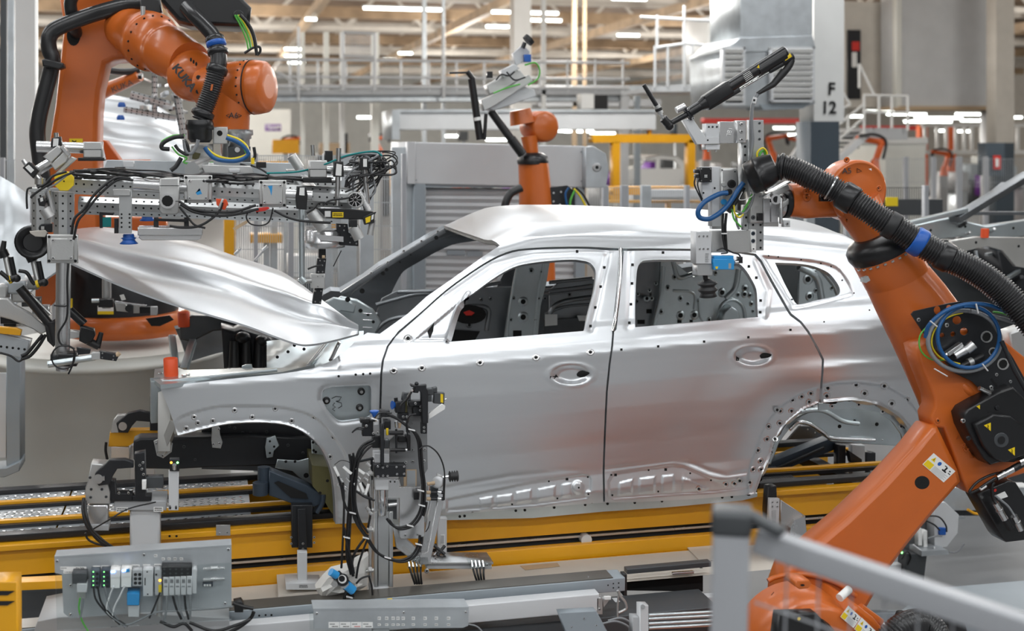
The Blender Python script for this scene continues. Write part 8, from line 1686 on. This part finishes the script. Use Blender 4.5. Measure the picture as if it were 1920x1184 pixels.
# duct, louvres, cage, box, stairs
Yd_ = 15
du = thing('air_duct', 'large galvanised air duct with two louvred vents left of the lettered column', 'duct', at(1450, 200, Yd_))
mb = MB(); plate(mb, 'galv', [(1388, -60), (1524, -60), (1524, 66), (1388, 70)], Yd_, 1.0, .01); mb.build('riser', du)
mb = MB(); plate(mb, 'galv', [(1388, 70), (1524, 66), (1530, 92), (1355, 100)], Yd_ - .05, 1.2, .01); plate(mb, 'galv', [(1392, 96), (1528, 90), (1528, 195), (1500, 204), (1360, 198), (1358, 100)], Yd_ - .02, 1.2, .01); plate(mb, 'grey_blue', [(1425, 196), (1520, 192), (1506, 204), (1432, 206)], Yd_ - .06, .5); mb.build('plenum', du)
for x0, x1, y0, y1 in [(1355, 1398, 88, 198), (1446, 1528, 88, 192)]:
    mb = MB(); block(mb, 'hole', x0 + 3, y0 + 3, x1 - 3, y1 - 3, Yd_ - .09, .03)
    for a, b, c, d_ in [(x0, y0, x1, y0 + 5), (x0, y1 - 5, x1, y1), (x0, y0, x0 + 5, y1), (x1 - 5, y0, x1, y1)]: block(mb, 'light_grey', a, b, c, d_, Yd_ - .14, .08)
    for i in range(9): y = y0 + 8 + i * (y1 - y0 - 10) / 9; mb.use('white_paint').bar(at(x0 + 4, y, Yd_ - .14), at(x1 - 4, y, Yd_ - .14), .01, .06, .001, V((0, -.6, 1)))
    mb.build('louvre', du)
cg = thing('access_cage', 'grey railed access platform hanging in front of the white box left of the duct', 'platform', at(1280, 165, 17)); Yc_ = 17
mb = MB(); plate(mb, 'light_grey', [(1222, 164), (1276, 158), (1362, 160), (1362, 172), (1280, 172), (1224, 172)], Yc_, 1.4); mb.build('deck', cg)
for a, b in [((1228, 86), (1228, 165)), ((1283, 10), (1283, 165)), ((1232, 28), (1232, 90)), ((1335, 86), (1335, 158)), ((1228, 90), (1283, 82)), ((1283, 82), (1335, 86)), ((1252, 86), (1252, 163)), ((1298, 84), (1298, 155)), ((1200, 32), (1390, 42))]: mb = MB(); rod(mb, 'light_grey', (*a, Yc_), (*b, Yc_), 3, 8); mb.build('railing', cg)
mb = MB()
for x in range(1230, 1336, 3): rod(mb, 'galv', (x, 88, Yc_ + .02), (x, 160, Yc_ + .02), .45, 4)
mb.build('mesh_panel', cg)
bg('wall_cabinet', 'white box unit standing behind the access platform', 'cabinet', 20, [('body', 'white_paint', 1328, 30, 1392, 150, 0, 1.2)])
bg('white_enclosure', 'big blank white room box upper right above the bright strip lights', 'enclosure', 26, [('front', 'light_grey', 1690, -80, 1868, 203, 0, .9), ('corner_strip', 'cream', 1682, -80, 1691, 201, -.05, .2), ('soffit_edge', 'tan', 1686, 199, 1870, 206, -.1, 1), ('support', 'light_grey', 1857, 203, 1867, fy(1860, 26) - 1, .1, .4)])
dr = bg('stair_tower_wall', 'grey beige concrete wall with an open dark doorway behind the lettered column', 'wall panel', 27, [('panel', 'beige', 1584, 5, 1690, 202, 0, .4), ('doorway', 'black_steel', 1590, 56, 1614, 186, -.06, .05), ('notice', 'red', 1598, 78, 1612, 95, -.08, .02), ('notice', 'label_white', 1598, 98, 1607, 126, -.08, .02)])
sr = thing('staircase', 'white steel stairs with railing and landing right of the lettered column', 'stairs', at(1640, 300, 22))
mb = MB(); block(mb, 'grey_paint', 1618, 240, 1702, 262, 22, 1.2); mb.build('landing', sr)
for a, b in [((1611, 120), (1640, 180)), ((1611, 120), (1611, 165)), ((1575, 165), (1594, 196)), ((1575, 205), (1594, 196)), ((1620, 180), (1620, 262)), ((1620, 178), (1702, 180)), ((1702, 180), (1702, 245)), ((1648, 180), (1648, 240)), ((1672, 180), (1672, 240)), ((1620, 210), (1702, 212)), ((1565, 268), (1620, 220)), ((1565, 240), (1620, 195)), ((1590, 215), (1590, 250))]: mb = MB(); rod(mb, 'white_paint', (*a, 21.9), (*b, 21.9), 2.6, 8); mb.build('railing', sr)
mb = MB(); rbar(mb, 'light_grey', (1550, 318, 22), (1622, 252, 22), 14, 20); rbar(mb, 'light_grey', (1480, 300, 22), (1500, 272, 22), 6, 10); mb.build('stringer', sr)
for i in range(6): mb = MB(); block(mb, 'dark_grey', 1560 + i * 10, 292 - i * 9, 1576 + i * 10, 296 - i * 9, 22.1, .8); mb.build('tread', sr)
wf = thing('glazed_partition', 'white framed partition with tall bars below the bright strip lights', 'partition', at(1830, 300, 30))
mb = MB(); block(mb, 'white_paint', 1730, 232, 1940, 238, 30, .1); block(mb, 'white_paint', 1730, 282, 1940, 289, 30, .1); mb.build('rail', wf)
for x in [1734, 1757, 1774, 1792, 1808, 1822, 1840, 1875, 1892, 1908]: mb = MB(); block(mb, 'white_paint', x, 238, x + 4, 285, 30, .1); mb.build('bar', wf)
bg('cream_enclosure', 'cream box enclosure under the landing of the white stairs', 'enclosure', 24, [('front', 'cream', 1660, 262, 1735, fy(1700, 24) - 1, 0, 2), ('roof', 'white_paint', 1655, 258, 1740, 270, -.05, 2.1)])
bg('fire_point', 'dark post with a small red and white sign at the right', 'post', 20, [('post', 'slate', 1851, 268, 1884, 330, 0, .3), ('sign', 'red', 1863, 292, 1877, 318, -.03, .02), ('sign_symbol', 'label_white', 1867, 297, 1873, 313, -.05, .01)])
bg('red_pipe', 'long dark red pipe band across the hall at right', 'pipe', 45, [('pipe', 'red', 1320, 222, 1560, 232, 0, .3), ('pipe', 'red', 1620, 236, 1730, 244, 0, .3)])
for i, (x0, x1, y0, y1, lab) in enumerate([(1725, 1740, 235, 258, 'small orange post left of the white partition'), (1779, 1793, 238, 285, 'tall orange post inside the white partition'), (1728, 1735, 290, 352, 'slim red post beside the cream enclosure')]): bg('post', lab, 'post', 32, [('post', 'orange_far' if i < 2 else 'red', x0, y0, x1, fy(x0, 32) - 1, 0, .2)])
# blurred robots, machines and crates in the distance
def farrobot(label, x, y, s, Y, fl=1):
    t = thing('industrial_robot', label, 'robot', at(x, y, Y), 'distant robots')
    mb = MB(); rod(mb, 'orange_far', (x, y, Y), (x, y - 14 * s, Y), 9 * s, 12, 7 * s); mb.build('base', t)
    mb = MB(); rod(mb, 'orange_far', (x, y - 14 * s, Y), (x - 10 * s * fl, y - 44 * s, Y), 5 * s, 12); mb.ball(at(x, y - 15 * s, Y), 7 * s * sc(Y)); mb.ball(at(x - 10 * s * fl, y - 44 * s, Y), 6.5 * s * sc(Y)); mb.build('link_arm', t)
    mb = MB(); rod(mb, 'orange_far', (x - 10 * s * fl, y - 45 * s, Y), (x + 24 * s * fl, y - 50 * s, Y), 5 * s, 12, 3.4 * s); mb.ball(at(x + 24 * s * fl, y - 50 * s, Y), 4.6 * s * sc(Y)); mb.build('forearm', t)
    mb = MB(); wire(mb, 'cable', [(x - 12 * s * fl, y - 20 * s), (x - 16 * s * fl, y - 46 * s), (x, y - 56 * s), (x + 22 * s * fl, y - 54 * s)], 2.4 * s, Y - .2); rod(mb, 'black_steel', (x + 24 * s * fl, y - 50 * s, Y), (x + 26 * s * fl, y - 36 * s, Y), 4 * s, 8); mb.build('tool', t); mb = MB(); block(mb, 'grey_paint', x - 8 * s, y, x + 8 * s, fy(x, Y) - 1, Y - .1, .3); mb.build('pedestal', t)
for lab, x, y, s, Y, fl in [('distant orange robot below the white stairs landing', 1640, 325, 1.3, 22, -1), ('distant orange robot right of the yellow portal frame leg', 1325, 300, .9, 34, 1), ('distant orange robot between tool plate and lettered column', 1450, 305, 1.0, 32, 1), ('distant orange robot left of the lettered column base', 1500, 305, .9, 32, -1), ('small distant orange robot left of the grey housing top', 712, 292, .7, 36, 1), ('small distant orange robot below the purple sign', 540, 300, .8, 34, 1), ('distant orange robot behind the partition bars', 1770, 330, .9, 30, -1)]: farrobot(lab, x, y, s, Y, fl)
tm = bg('team_sign', 'small purple sign with white capital letters hanging at the far left', 'sign', 36, [('panel', 'purple', 497, 233, 527, 246, 0, .1)])
text('sign_text', 'TEAM', at(512, 239.5, 35.97), .16, FACING, 'label_white', tm, .002, bold=.004)
bg('white_wall_panel', 'pale wall panel behind the purple sign', 'wall panel', 40, [('panel', 'cream', 440, 205, 545, 300, 0, .3)])
rj = random.Random(21); kinds = [('crate', 'yellow_paint', 'yellow crate'), ('cabinet', 'light_grey', 'light grey cabinet'), ('machine', 'grey_paint', 'grey machine'), ('crate', 'orange_far', 'orange crate'), ('screen', 'dark_grey', 'dark screen'), ('cabinet', 'cream', 'cream cabinet'), ('rack', 'beige', 'beige rack'), ('machine', 'grey_blue', 'blue grey machine'), ('panel', 'white_paint', 'white panel'), ('crate', 'tan', 'tan carton'), ('machine', 'purple', 'purple machine')]
refs = ['left of the gripper cables', 'behind the gripper cables', 'above the grey mesh fence', 'left of the grey housing', 'behind the grey housing', 'left of the middle robot', 'right of the middle robot', 'left of the yellow portal', 'behind the yellow portal', 'right of the yellow portal', 'beside the robot tool plate', 'left of the lettered column', 'right of the lettered column', 'below the stairs', 'below the white partition', 'at the right edge']
i = 0
for x in range(476, 1930, 24):
    nm, m, lab = kinds[(i * 7 + rj.randint(0, 2)) % len(kinds)]; Yk = rj.choice([30, 34, 40, 46, 52]); y1 = 272 + 2300 * 3 / Yk * rj.uniform(.3, .55); h = rj.uniform(18, 60) * 30 / Yk; w_ = rj.uniform(12, 21)
    r = refs[min(15, int((x - 476) / 1454 * 16))]
    bg(nm, f'distant {lab} {r}, ' + ['lower', 'taller', 'smaller', 'wider'][i % 4] + ' of the blurred ones there', nm, Yk, [('body', m, x, y1 - h, x + w_, y1, 0, 1.0), ('stand', rj.choice(['dark_grey', 'galv', 'grey_paint', 'cream']), x + 2, y1, x + w_ - 2, fy(x, Yk) - 1, .05, .8)]); i += 1
for x, y, w_, h, m, lab in [(511, 262, 50, 26, 'yellow_paint', 'long orange yellow crate row below the purple sign'), (600, 268, 56, 24, 'tan', 'brown carton on the table behind the gripper'), (694, 250, 14, 16, 'black_plastic', 'small black monitor left of the grey housing'), (1264, 232, 6, 20, 'slate', 'small dark post above the yellow frame'), (644, 250, 8, 38, 'black_plastic', 'black narrow post above the gripper cables'), (862, 246, 16, 18, 'dark_grey', 'dark framed screen above the grey housing'), (484, 303, 60, 12, 'yellow_paint', 'flat bright yellow guard right of the wrist cables'), (420, 400, 22, 110, 'yellow_paint', 'yellow upright post behind the gripper paper tag'), (470, 440, 60, 16, 'yellow_paint', 'yellow block behind the fence under the gripper'), (600, 400, 40, 60, 'yellow_paint', 'yellow part behind the fence at the magnet disc'), (540, 480, 70, 40, 'label_white', 'white part behind the fence left of the black finger'), (555, 530, 60, 20, 'dark_grey', 'dark machine foot behind the raised bonnet tip')]:
    Yk = 30 if y < 290 else 11.5; bg('guard' if m == 'yellow_paint' else 'machine_part', lab, 'guard' if m == 'yellow_paint' else 'machine part', Yk, [('body', m, x, y, x + w_, y + h, 0, .3), ('stand', 'galv', x + w_ * .4, y + h, x + w_ * .6, fy(x, Yk) - 1, .1, .1)])
# left background: second robot, enclosure frames
r2 = thing('industrial_robot', 'orange robot arm reaching right behind the left robot column', 'robot', at(210, 300, 10.2))
mb = MB(); rod(mb, 'orange', (180, 178, 10.2), (262, 142, 10.0), 13, 18, 10); mb.build('forearm', r2); text('maker_mark', 'KUKA', at(229, 162, 9.9), .065, basis(idir(.9, -.36), idir(-.36, -.9)), 'black_steel', r2, .001); mb = MB(); wire(mb, 'hose', [(190, 130), (220, 134), (245, 134), (262, 130)], 6, 10); mb.build('black_hose', r2)
g2 = thing('gripper_frame', 'blurred aluminium gripper with blue suction cups over the bright panel behind', 'gripper', at(280, 220, 9.8))
for a, b, r in [((232, 205), (330, 222), 6), ((245, 178), (320, 198), 8), ((290, 130), (290, 210), 5), ((330, 170), (345, 260), 7)]: mb = MB(); perf(mb, (*a, 9.8), (*b, 9.8), r, 9, 1.4); mb.build('perforated_beam', g2)
for x, y in [(228, 192), (226, 216)]: mb = MB().use('blue').lathe(at(x, y, 9.7), (0, 0, -1), [(0, .02), (.02, .03), (.035, .028)], 14); mb.build('suction_cup', g2)
for k in range(26): x, y = rj.uniform(262, 350), rj.uniform(118, 215); mb = MB(); rbar(mb, rj.choice(['steel', 'cast_alu', 'black_plastic', 'galv', 'light_grey']), (x, y, 9.6 + rj.random() * .5), (x + rj.uniform(-16, 16), y + rj.uniform(-12, 12), 9.8), rj.uniform(3, 8)); mb.build('bracket', g2)
bg('enclosure_frame', 'grey blue angular steel frame at the lower left edge', 'frame', 7.6, [('post', 'grey_blue', 12, 660, 38, 880, 0, .2), ('panel', 'light_grey', -30, 700, 12, 860, .05, .02)])
mb = MB(); plate(mb, 'grey_blue', [(12, 878), (38, 866), (36, 884), (8, 896), (-10, 896), (-10, 880)], 7.55, .2, .004); mb.build('frame_foot', None, label='slanting grey blue foot of the angular frame at lower left', cat='frame')
mb = MB(); block(mb, 'cream', 150, -20, 210, 12, 12, .3); mb.build('beam_end', None, label='cream beam end above the left robot column', cat='beam')
# middle robot with its tilted tool
mr = thing('industrial_robot', 'slim orange robot standing behind the car roof in front of the grey housing', 'robot', at(1005, 520, 9.3)); Y = 9.3
mb = MB().use('orange').loft([(at(1012, fy(1012, Y) - 2, Y), RT, YAX, 50 * sc(Y), .2, 3), (at(1008, 640, Y), RT, YAX, 36 * sc(Y), .15, 3), (at(1005, 420, Y), RT, YAX, 31 * sc(Y), .13, 2.6), (at(1003, 350, Y), RT, YAX, 29 * sc(Y), .12, 2.3), (at(1000, 306, Y), RT, YAX, 28 * sc(Y), .115, 2)], 28); mb.build('forearm', mr)
mb = MB().use('black_plastic').lathe(at(999, 308, Y), V((0, 0, 1)), [(0, 29 * sc(Y)), (.02, 30 * sc(Y)), (.06, 28 * sc(Y)), (.085, 20 * sc(Y)), (.09, 12 * sc(Y))], 28); mb.build('rubber_collar', mr)
mb = MB(); rod(mb, 'orange', (997, 288, Y), (992, 255, Y), 13, 18, 16); mb.use('orange').lathe(at(1006, 238, Y + .12), V((.25, -1, 0)), [(-.1, 24 * sc(Y)), (0, 30 * sc(Y)), (.14, 29 * sc(Y)), (.16, 24 * sc(Y)), (.165, .001)], 30); rod(mb, 'orange', (980, 232, Y), (975, 206, Y), 24, 22, 20); mb.build('wrist', mr)
mb = MB(); rod(mb, 'black_plastic', (920, 208, Y - .1), (966, 272, Y - .1), 7.5, 14); rod(mb, 'black_plastic', (958, 260, Y - .1), (980, 290, Y - .1), 9, 14); wire(mb, 'hose', [(978, 352), (958, 362), (948, 380), (946, 400)], 8, Y - .15); mb.build('black_hose', mr)
mb = MB(); plate(mb, 'black_steel', [(1030, 352), (1064, 348), (1078, 360), (1078, 400), (1030, 400)], Y - .1, .03); 
for x, y in [(1038, 362), (1038, 378), (1052, 360), (1050, 384)]: dot(mb, 'cast_alu', x, y, Y - .101, 2)
mb.build('bracket_plate', mr)
for P, m in [([(1066, 352), (1060, 365), (1064, 390)], 'cable_blue'), ([(1078, 356), (1070, 375), (1068, 395)], 'cable_green'), ([(1080, 352), (1094, 366), (1108, 392)], 'cable'), ([(1076, 354), (1088, 368), (1100, 390)], 'cable_yellow')]: mb = MB(); wire(mb, m, P, 2.2, Y - .15); mb.build('cable', mr)
mt = thing('robot_tool', 'tilted grey screwing tool with a long black nutrunner on the middle robot', 'tool', at(960, 205, 9.2))
mb = MB(); plate(mb, 'light_grey', [(906, 198), (985, 162), (1002, 168), (1006, 180), (926, 208)], 9.1, .2, .008); plate(mb, 'cast_alu', [(902, 188), (960, 160), (992, 140), (1000, 152), (925, 200), (908, 208)], 9.05, .1, .005); plate(mb, 'light_grey', [(962, 100), (980, 84), (994, 96), (990, 110), (968, 124)], 9.1, .05, .004); plate(mb, 'cast_alu', [(912, 160), (930, 150), (960, 128), (976, 132), (985, 144), (940, 170), (918, 178)], 9.1, .12, .008); plate(mb, 'light_grey', [(940, 132), (965, 120), (975, 128), (944, 146)], 9.05, .1, .006); mb.build('tool_body', mt)
mb = MB(); rod(mb, 'black_plastic', (842, 137, 9), (880, 136, 9), 2, 10); rod(mb, 'black_plastic', (876, 134, 9), (888, 150, 9), 5, 12); rod(mb, 'black_plastic', (884, 148, 9), (900, 262, 9), 7, 16); rod(mb, 'black_plastic', (911, 214, 9), (908, 262, 9), 3.5, 12); rod(mb, 'label_white', (895, 220, 8.97), (896, 226, 8.97), 6.8, 12); mb.build('nutrunner', mt)
mb = MB(); rod(mb, 'rubber', (988, 78, 9.05), (994, 72, 9.05), 11, 16); rod(mb, 'black_plastic', (984, 80, 9.05), (980, 90, 9.05), 4); block(mb, 'blue', 984, 102, 996, 116, 9.05, .05); block(mb, 'black_plastic', 914, 134, 924, 146, 9, .05); mb.build('bumper', mt)
for P, m in [([(984, 122), (1004, 118), (1012, 132), (1008, 148), (990, 160)], 'cable_green'), ([(930, 150), (940, 140), (955, 142), (965, 134)], 'cable'), ([(950, 135), (965, 150), (985, 145)], 'cable'), ([(925, 175), (950, 165), (975, 158)], 'cable_green')]: mb = MB(); wire(mb, m, P, 1.6, 8.98); mb.build('cable', mt)
# things seen through and right of the big robot
Y = 7.2
bx_ = thing('valve_cabinet', 'open white cabinet with wires and a blue block seen under the right robot arm', 'cabinet', at(1740, 1080, Y))
mb = MB(); plate(mb, 'light_grey', [(1752, 945), (1772, 942), (1798, 966), (1796, 1000), (1776, 1026), (1752, 1030)], Y, .1, .004); plate(mb, 'plate_grey', [(1690, 960), (1770, 950), (1770, 1035), (1690, 1040)], Y + .12, .03); plate(mb, 'galv', [(1728, 1034), (1776, 1032), (1780, 1040), (1728, 1044)], Y - .1, .15); plate(mb, 'dark_grey', [(1700, 1040), (1738, 1040), (1732, 1090), (1696, 1085)], Y - .05, .1); plate(mb, 'light_grey', [(1660, 1062), (1696, 1058), (1696, 1100), (1660, 1100)], Y, .05)
for x in (1673, 1684, 1692): dot(mb, 'hole', x, 1077, Y - .001, 2)
block(mb, 'blue', 1762, 991, 1774, 1004, Y - .02, .05); block(mb, 'label_white', 1722, 992, 1729, 1024, Y - .02, .05); block(mb, 'label_white', 1732, 996, 1739, 1028, Y - .02, .05); mb.build('housing', bx_)
for P, m in [([(1735, 968), (1760, 970), (1773, 985), (1775, 998)], 'cable'), ([(1738, 978), (1752, 985), (1762, 995)], 'cable'), ([(1712, 1022), (1730, 1034), (1750, 1034), (1752, 1026)], 'tie_white'), ([(1690, 1050), (1700, 1035), (1708, 1045), (1702, 1060)], 'cable'), ([(1740, 1010), (1756, 1006), (1766, 1006)], 'cable_grey'), ([(1780, 1036), (1795, 1035), (1808, 1020)], 'cable_grey')]: mb = MB(); wire(mb, m, P, 1.8, Y - .06); mb.build('cable', bx_)
mb = MB(); dot(mb, 'led_green', 1691, 1037, Y - .08, 2.4); mb.build('signal_lamp', bx_)
bg('side_beam', 'blue grey steel beam with yellow cable behind the elbow of the right robot', 'beam', 7.6, [('beam', 'galv', 1770, 915, 1940, 958, 0, .15), ('black_edge', 'black_steel', 1790, 958, 1940, 968, .02, .15), ('yellow_top', 'yellow_paint', 1790, 905, 1860, 916, .1, .1)])
mb = MB(); wire(mb, 'yellow_paint', [(1814, 956), (1830, 964), (1850, 962), (1862, 954)], 3, 7.5); mb.build('yellow_cable', None, label='yellow cable sagging below the blue grey beam at right', cat='cable')
sf = thing('stand_frame', 'pale steel stand frame with sloping leg on the floor at right', 'stand', at(1860, 1096, 8))
mb = MB(); plate(mb, 'light_grey', [(1888, 1006), (1906, 1010), (1848, 1096), (1826, 1094)], 8, .12, .004); plate(mb, 'light_grey', rect(1904, 1004, 1928, 1090), 8.1, .12); plate(mb, 'galv', [(1798, 1096), (1850, 1092), (1848, 1098), (1800, 1102)], 7.95, .2); mb.build('leg', sf)
mb = MB(); plate(mb, 'dark_grey', [(1786, 1000), (1880, 996), (1890, 1010), (1880, 1030), (1790, 1032)], 8.3, .5, .004); plate(mb, 'galv', [(1796, 970), (1800, 968), (1880, 996), (1786, 1002)], 8.5, .3); mb.build('frame', sf)
wb = thing('tread_plate', 'large pale steel tread platform at the lower right behind the blurred rail', 'platform', at(1800, 1184, 5.8))
mb = MB().use('grey_blue'); zz = at(1800, 1120, 6.3).z; mb.prism([atz(x, y, zz) for x, y in [(1740, 1105), (1960, 1086), (1960, 1150), (1660, 1170)]], (0, 0, -.05)); mb.build('deck', wb)
mb = MB(); block(mb, 'grey_blue', 1640, 1150, 1960, 1260, 5.9, .05); mb.build('front_panel', wb)
mb = MB(); rod(mb, 'galv', (1640, 1172, 5.85), (1800, 1164, 5.85), 3); mb.build('edge_tube', wb)
# ------------------------------------------------------------------ light
w = bpy.data.worlds.new('world'); scene.world = w; w.use_nodes = True
nt = w.node_tree; bg = nt.nodes['Background']; tc = nt.nodes.new('ShaderNodeTexCoord'); sx = nt.nodes.new('ShaderNodeSeparateXYZ'); cr = nt.nodes.new('ShaderNodeValToRGB')
nt.links.new(tc.outputs['Generated'], sx.inputs[0])
mr = nt.nodes.new('ShaderNodeMapRange'); mr.inputs['From Min'].default_value = -1; mr.inputs['From Max'].default_value = 1
nt.links.new(sx.outputs['Z'], mr.inputs['Value']); nt.links.new(mr.outputs['Result'], cr.inputs['Fac']); nt.links.new(cr.outputs['Color'], bg.inputs['Color'])
e = cr.color_ramp.elements
e[0].position = .40; e[0].color = (.10, .10, .105, 1)
e[1].position = .52; e[1].color = (.42, .42, .41, 1)
x = cr.color_ramp.elements.new(.62); x.color = (.62, .62, .60, 1)
x = cr.color_ramp.elements.new(.9); x.color = (.75, .76, .76, 1)
bg.inputs['Strength'].default_value = .9
def area(name, loc, sx, sy, power, rot=(0, 0, 0), col=(.965, .985, 1)):
    l = bpy.data.lights.new(name, 'AREA'); l.shape = 'RECTANGLE'; l.size = sx; l.size_y = sy; l.energy = power; l.color = col
    o = bpy.data.objects.new(name, l); o.location = loc; o.rotation_euler = rot; COL.objects.link(o); return o
for X in (-6, -2, 2, 6, 10):  # unseen overhead lights; the front rows and last row are added fill
    for Y in (-7, -2, 2.2, 6.4, 10.6, 14.2):
        area('luminaire_and_fill', (X, Y, 6.8), 3.0, .5, 122 if Y < 1 else 66)
for X in (-14, -5, 4, 13, 25):  # unseen point lights added to brighten the far hall and its ceiling
    for Y in (17, 25, 35, 47, 61, 77):
        if (X, Y) == (13, 25): continue
        l = bpy.data.lights.new('hall_fill', 'POINT'); l.energy = 420 if Y < 30 else 640; l.shadow_soft_size = .8; l.color = (1, .975, .93)
        o = bpy.data.objects.new('hall_fill', l); o.location = (X + Y * .12, Y, 5.6); COL.objects.link(o)
scene.view_settings.view_transform = 'Standard'; scene.view_settings.look = 'None'; scene.view_settings.gamma = 1
scene.view_settings.exposure = 0.03
scene.view_settings.use_curve_mapping = False
scene.cycles.max_bounces = 6; scene.cycles.diffuse_bounces = 3; scene.cycles.glossy_bounces = 3; scene.cycles.use_adaptive_sampling = True; scene.cycles.adaptive_threshold = .02; scene.cycles.transparent_max_bounces = 8
scene.cycles.sample_clamp_indirect = 6; scene.cycles.blur_glossy = 1.0
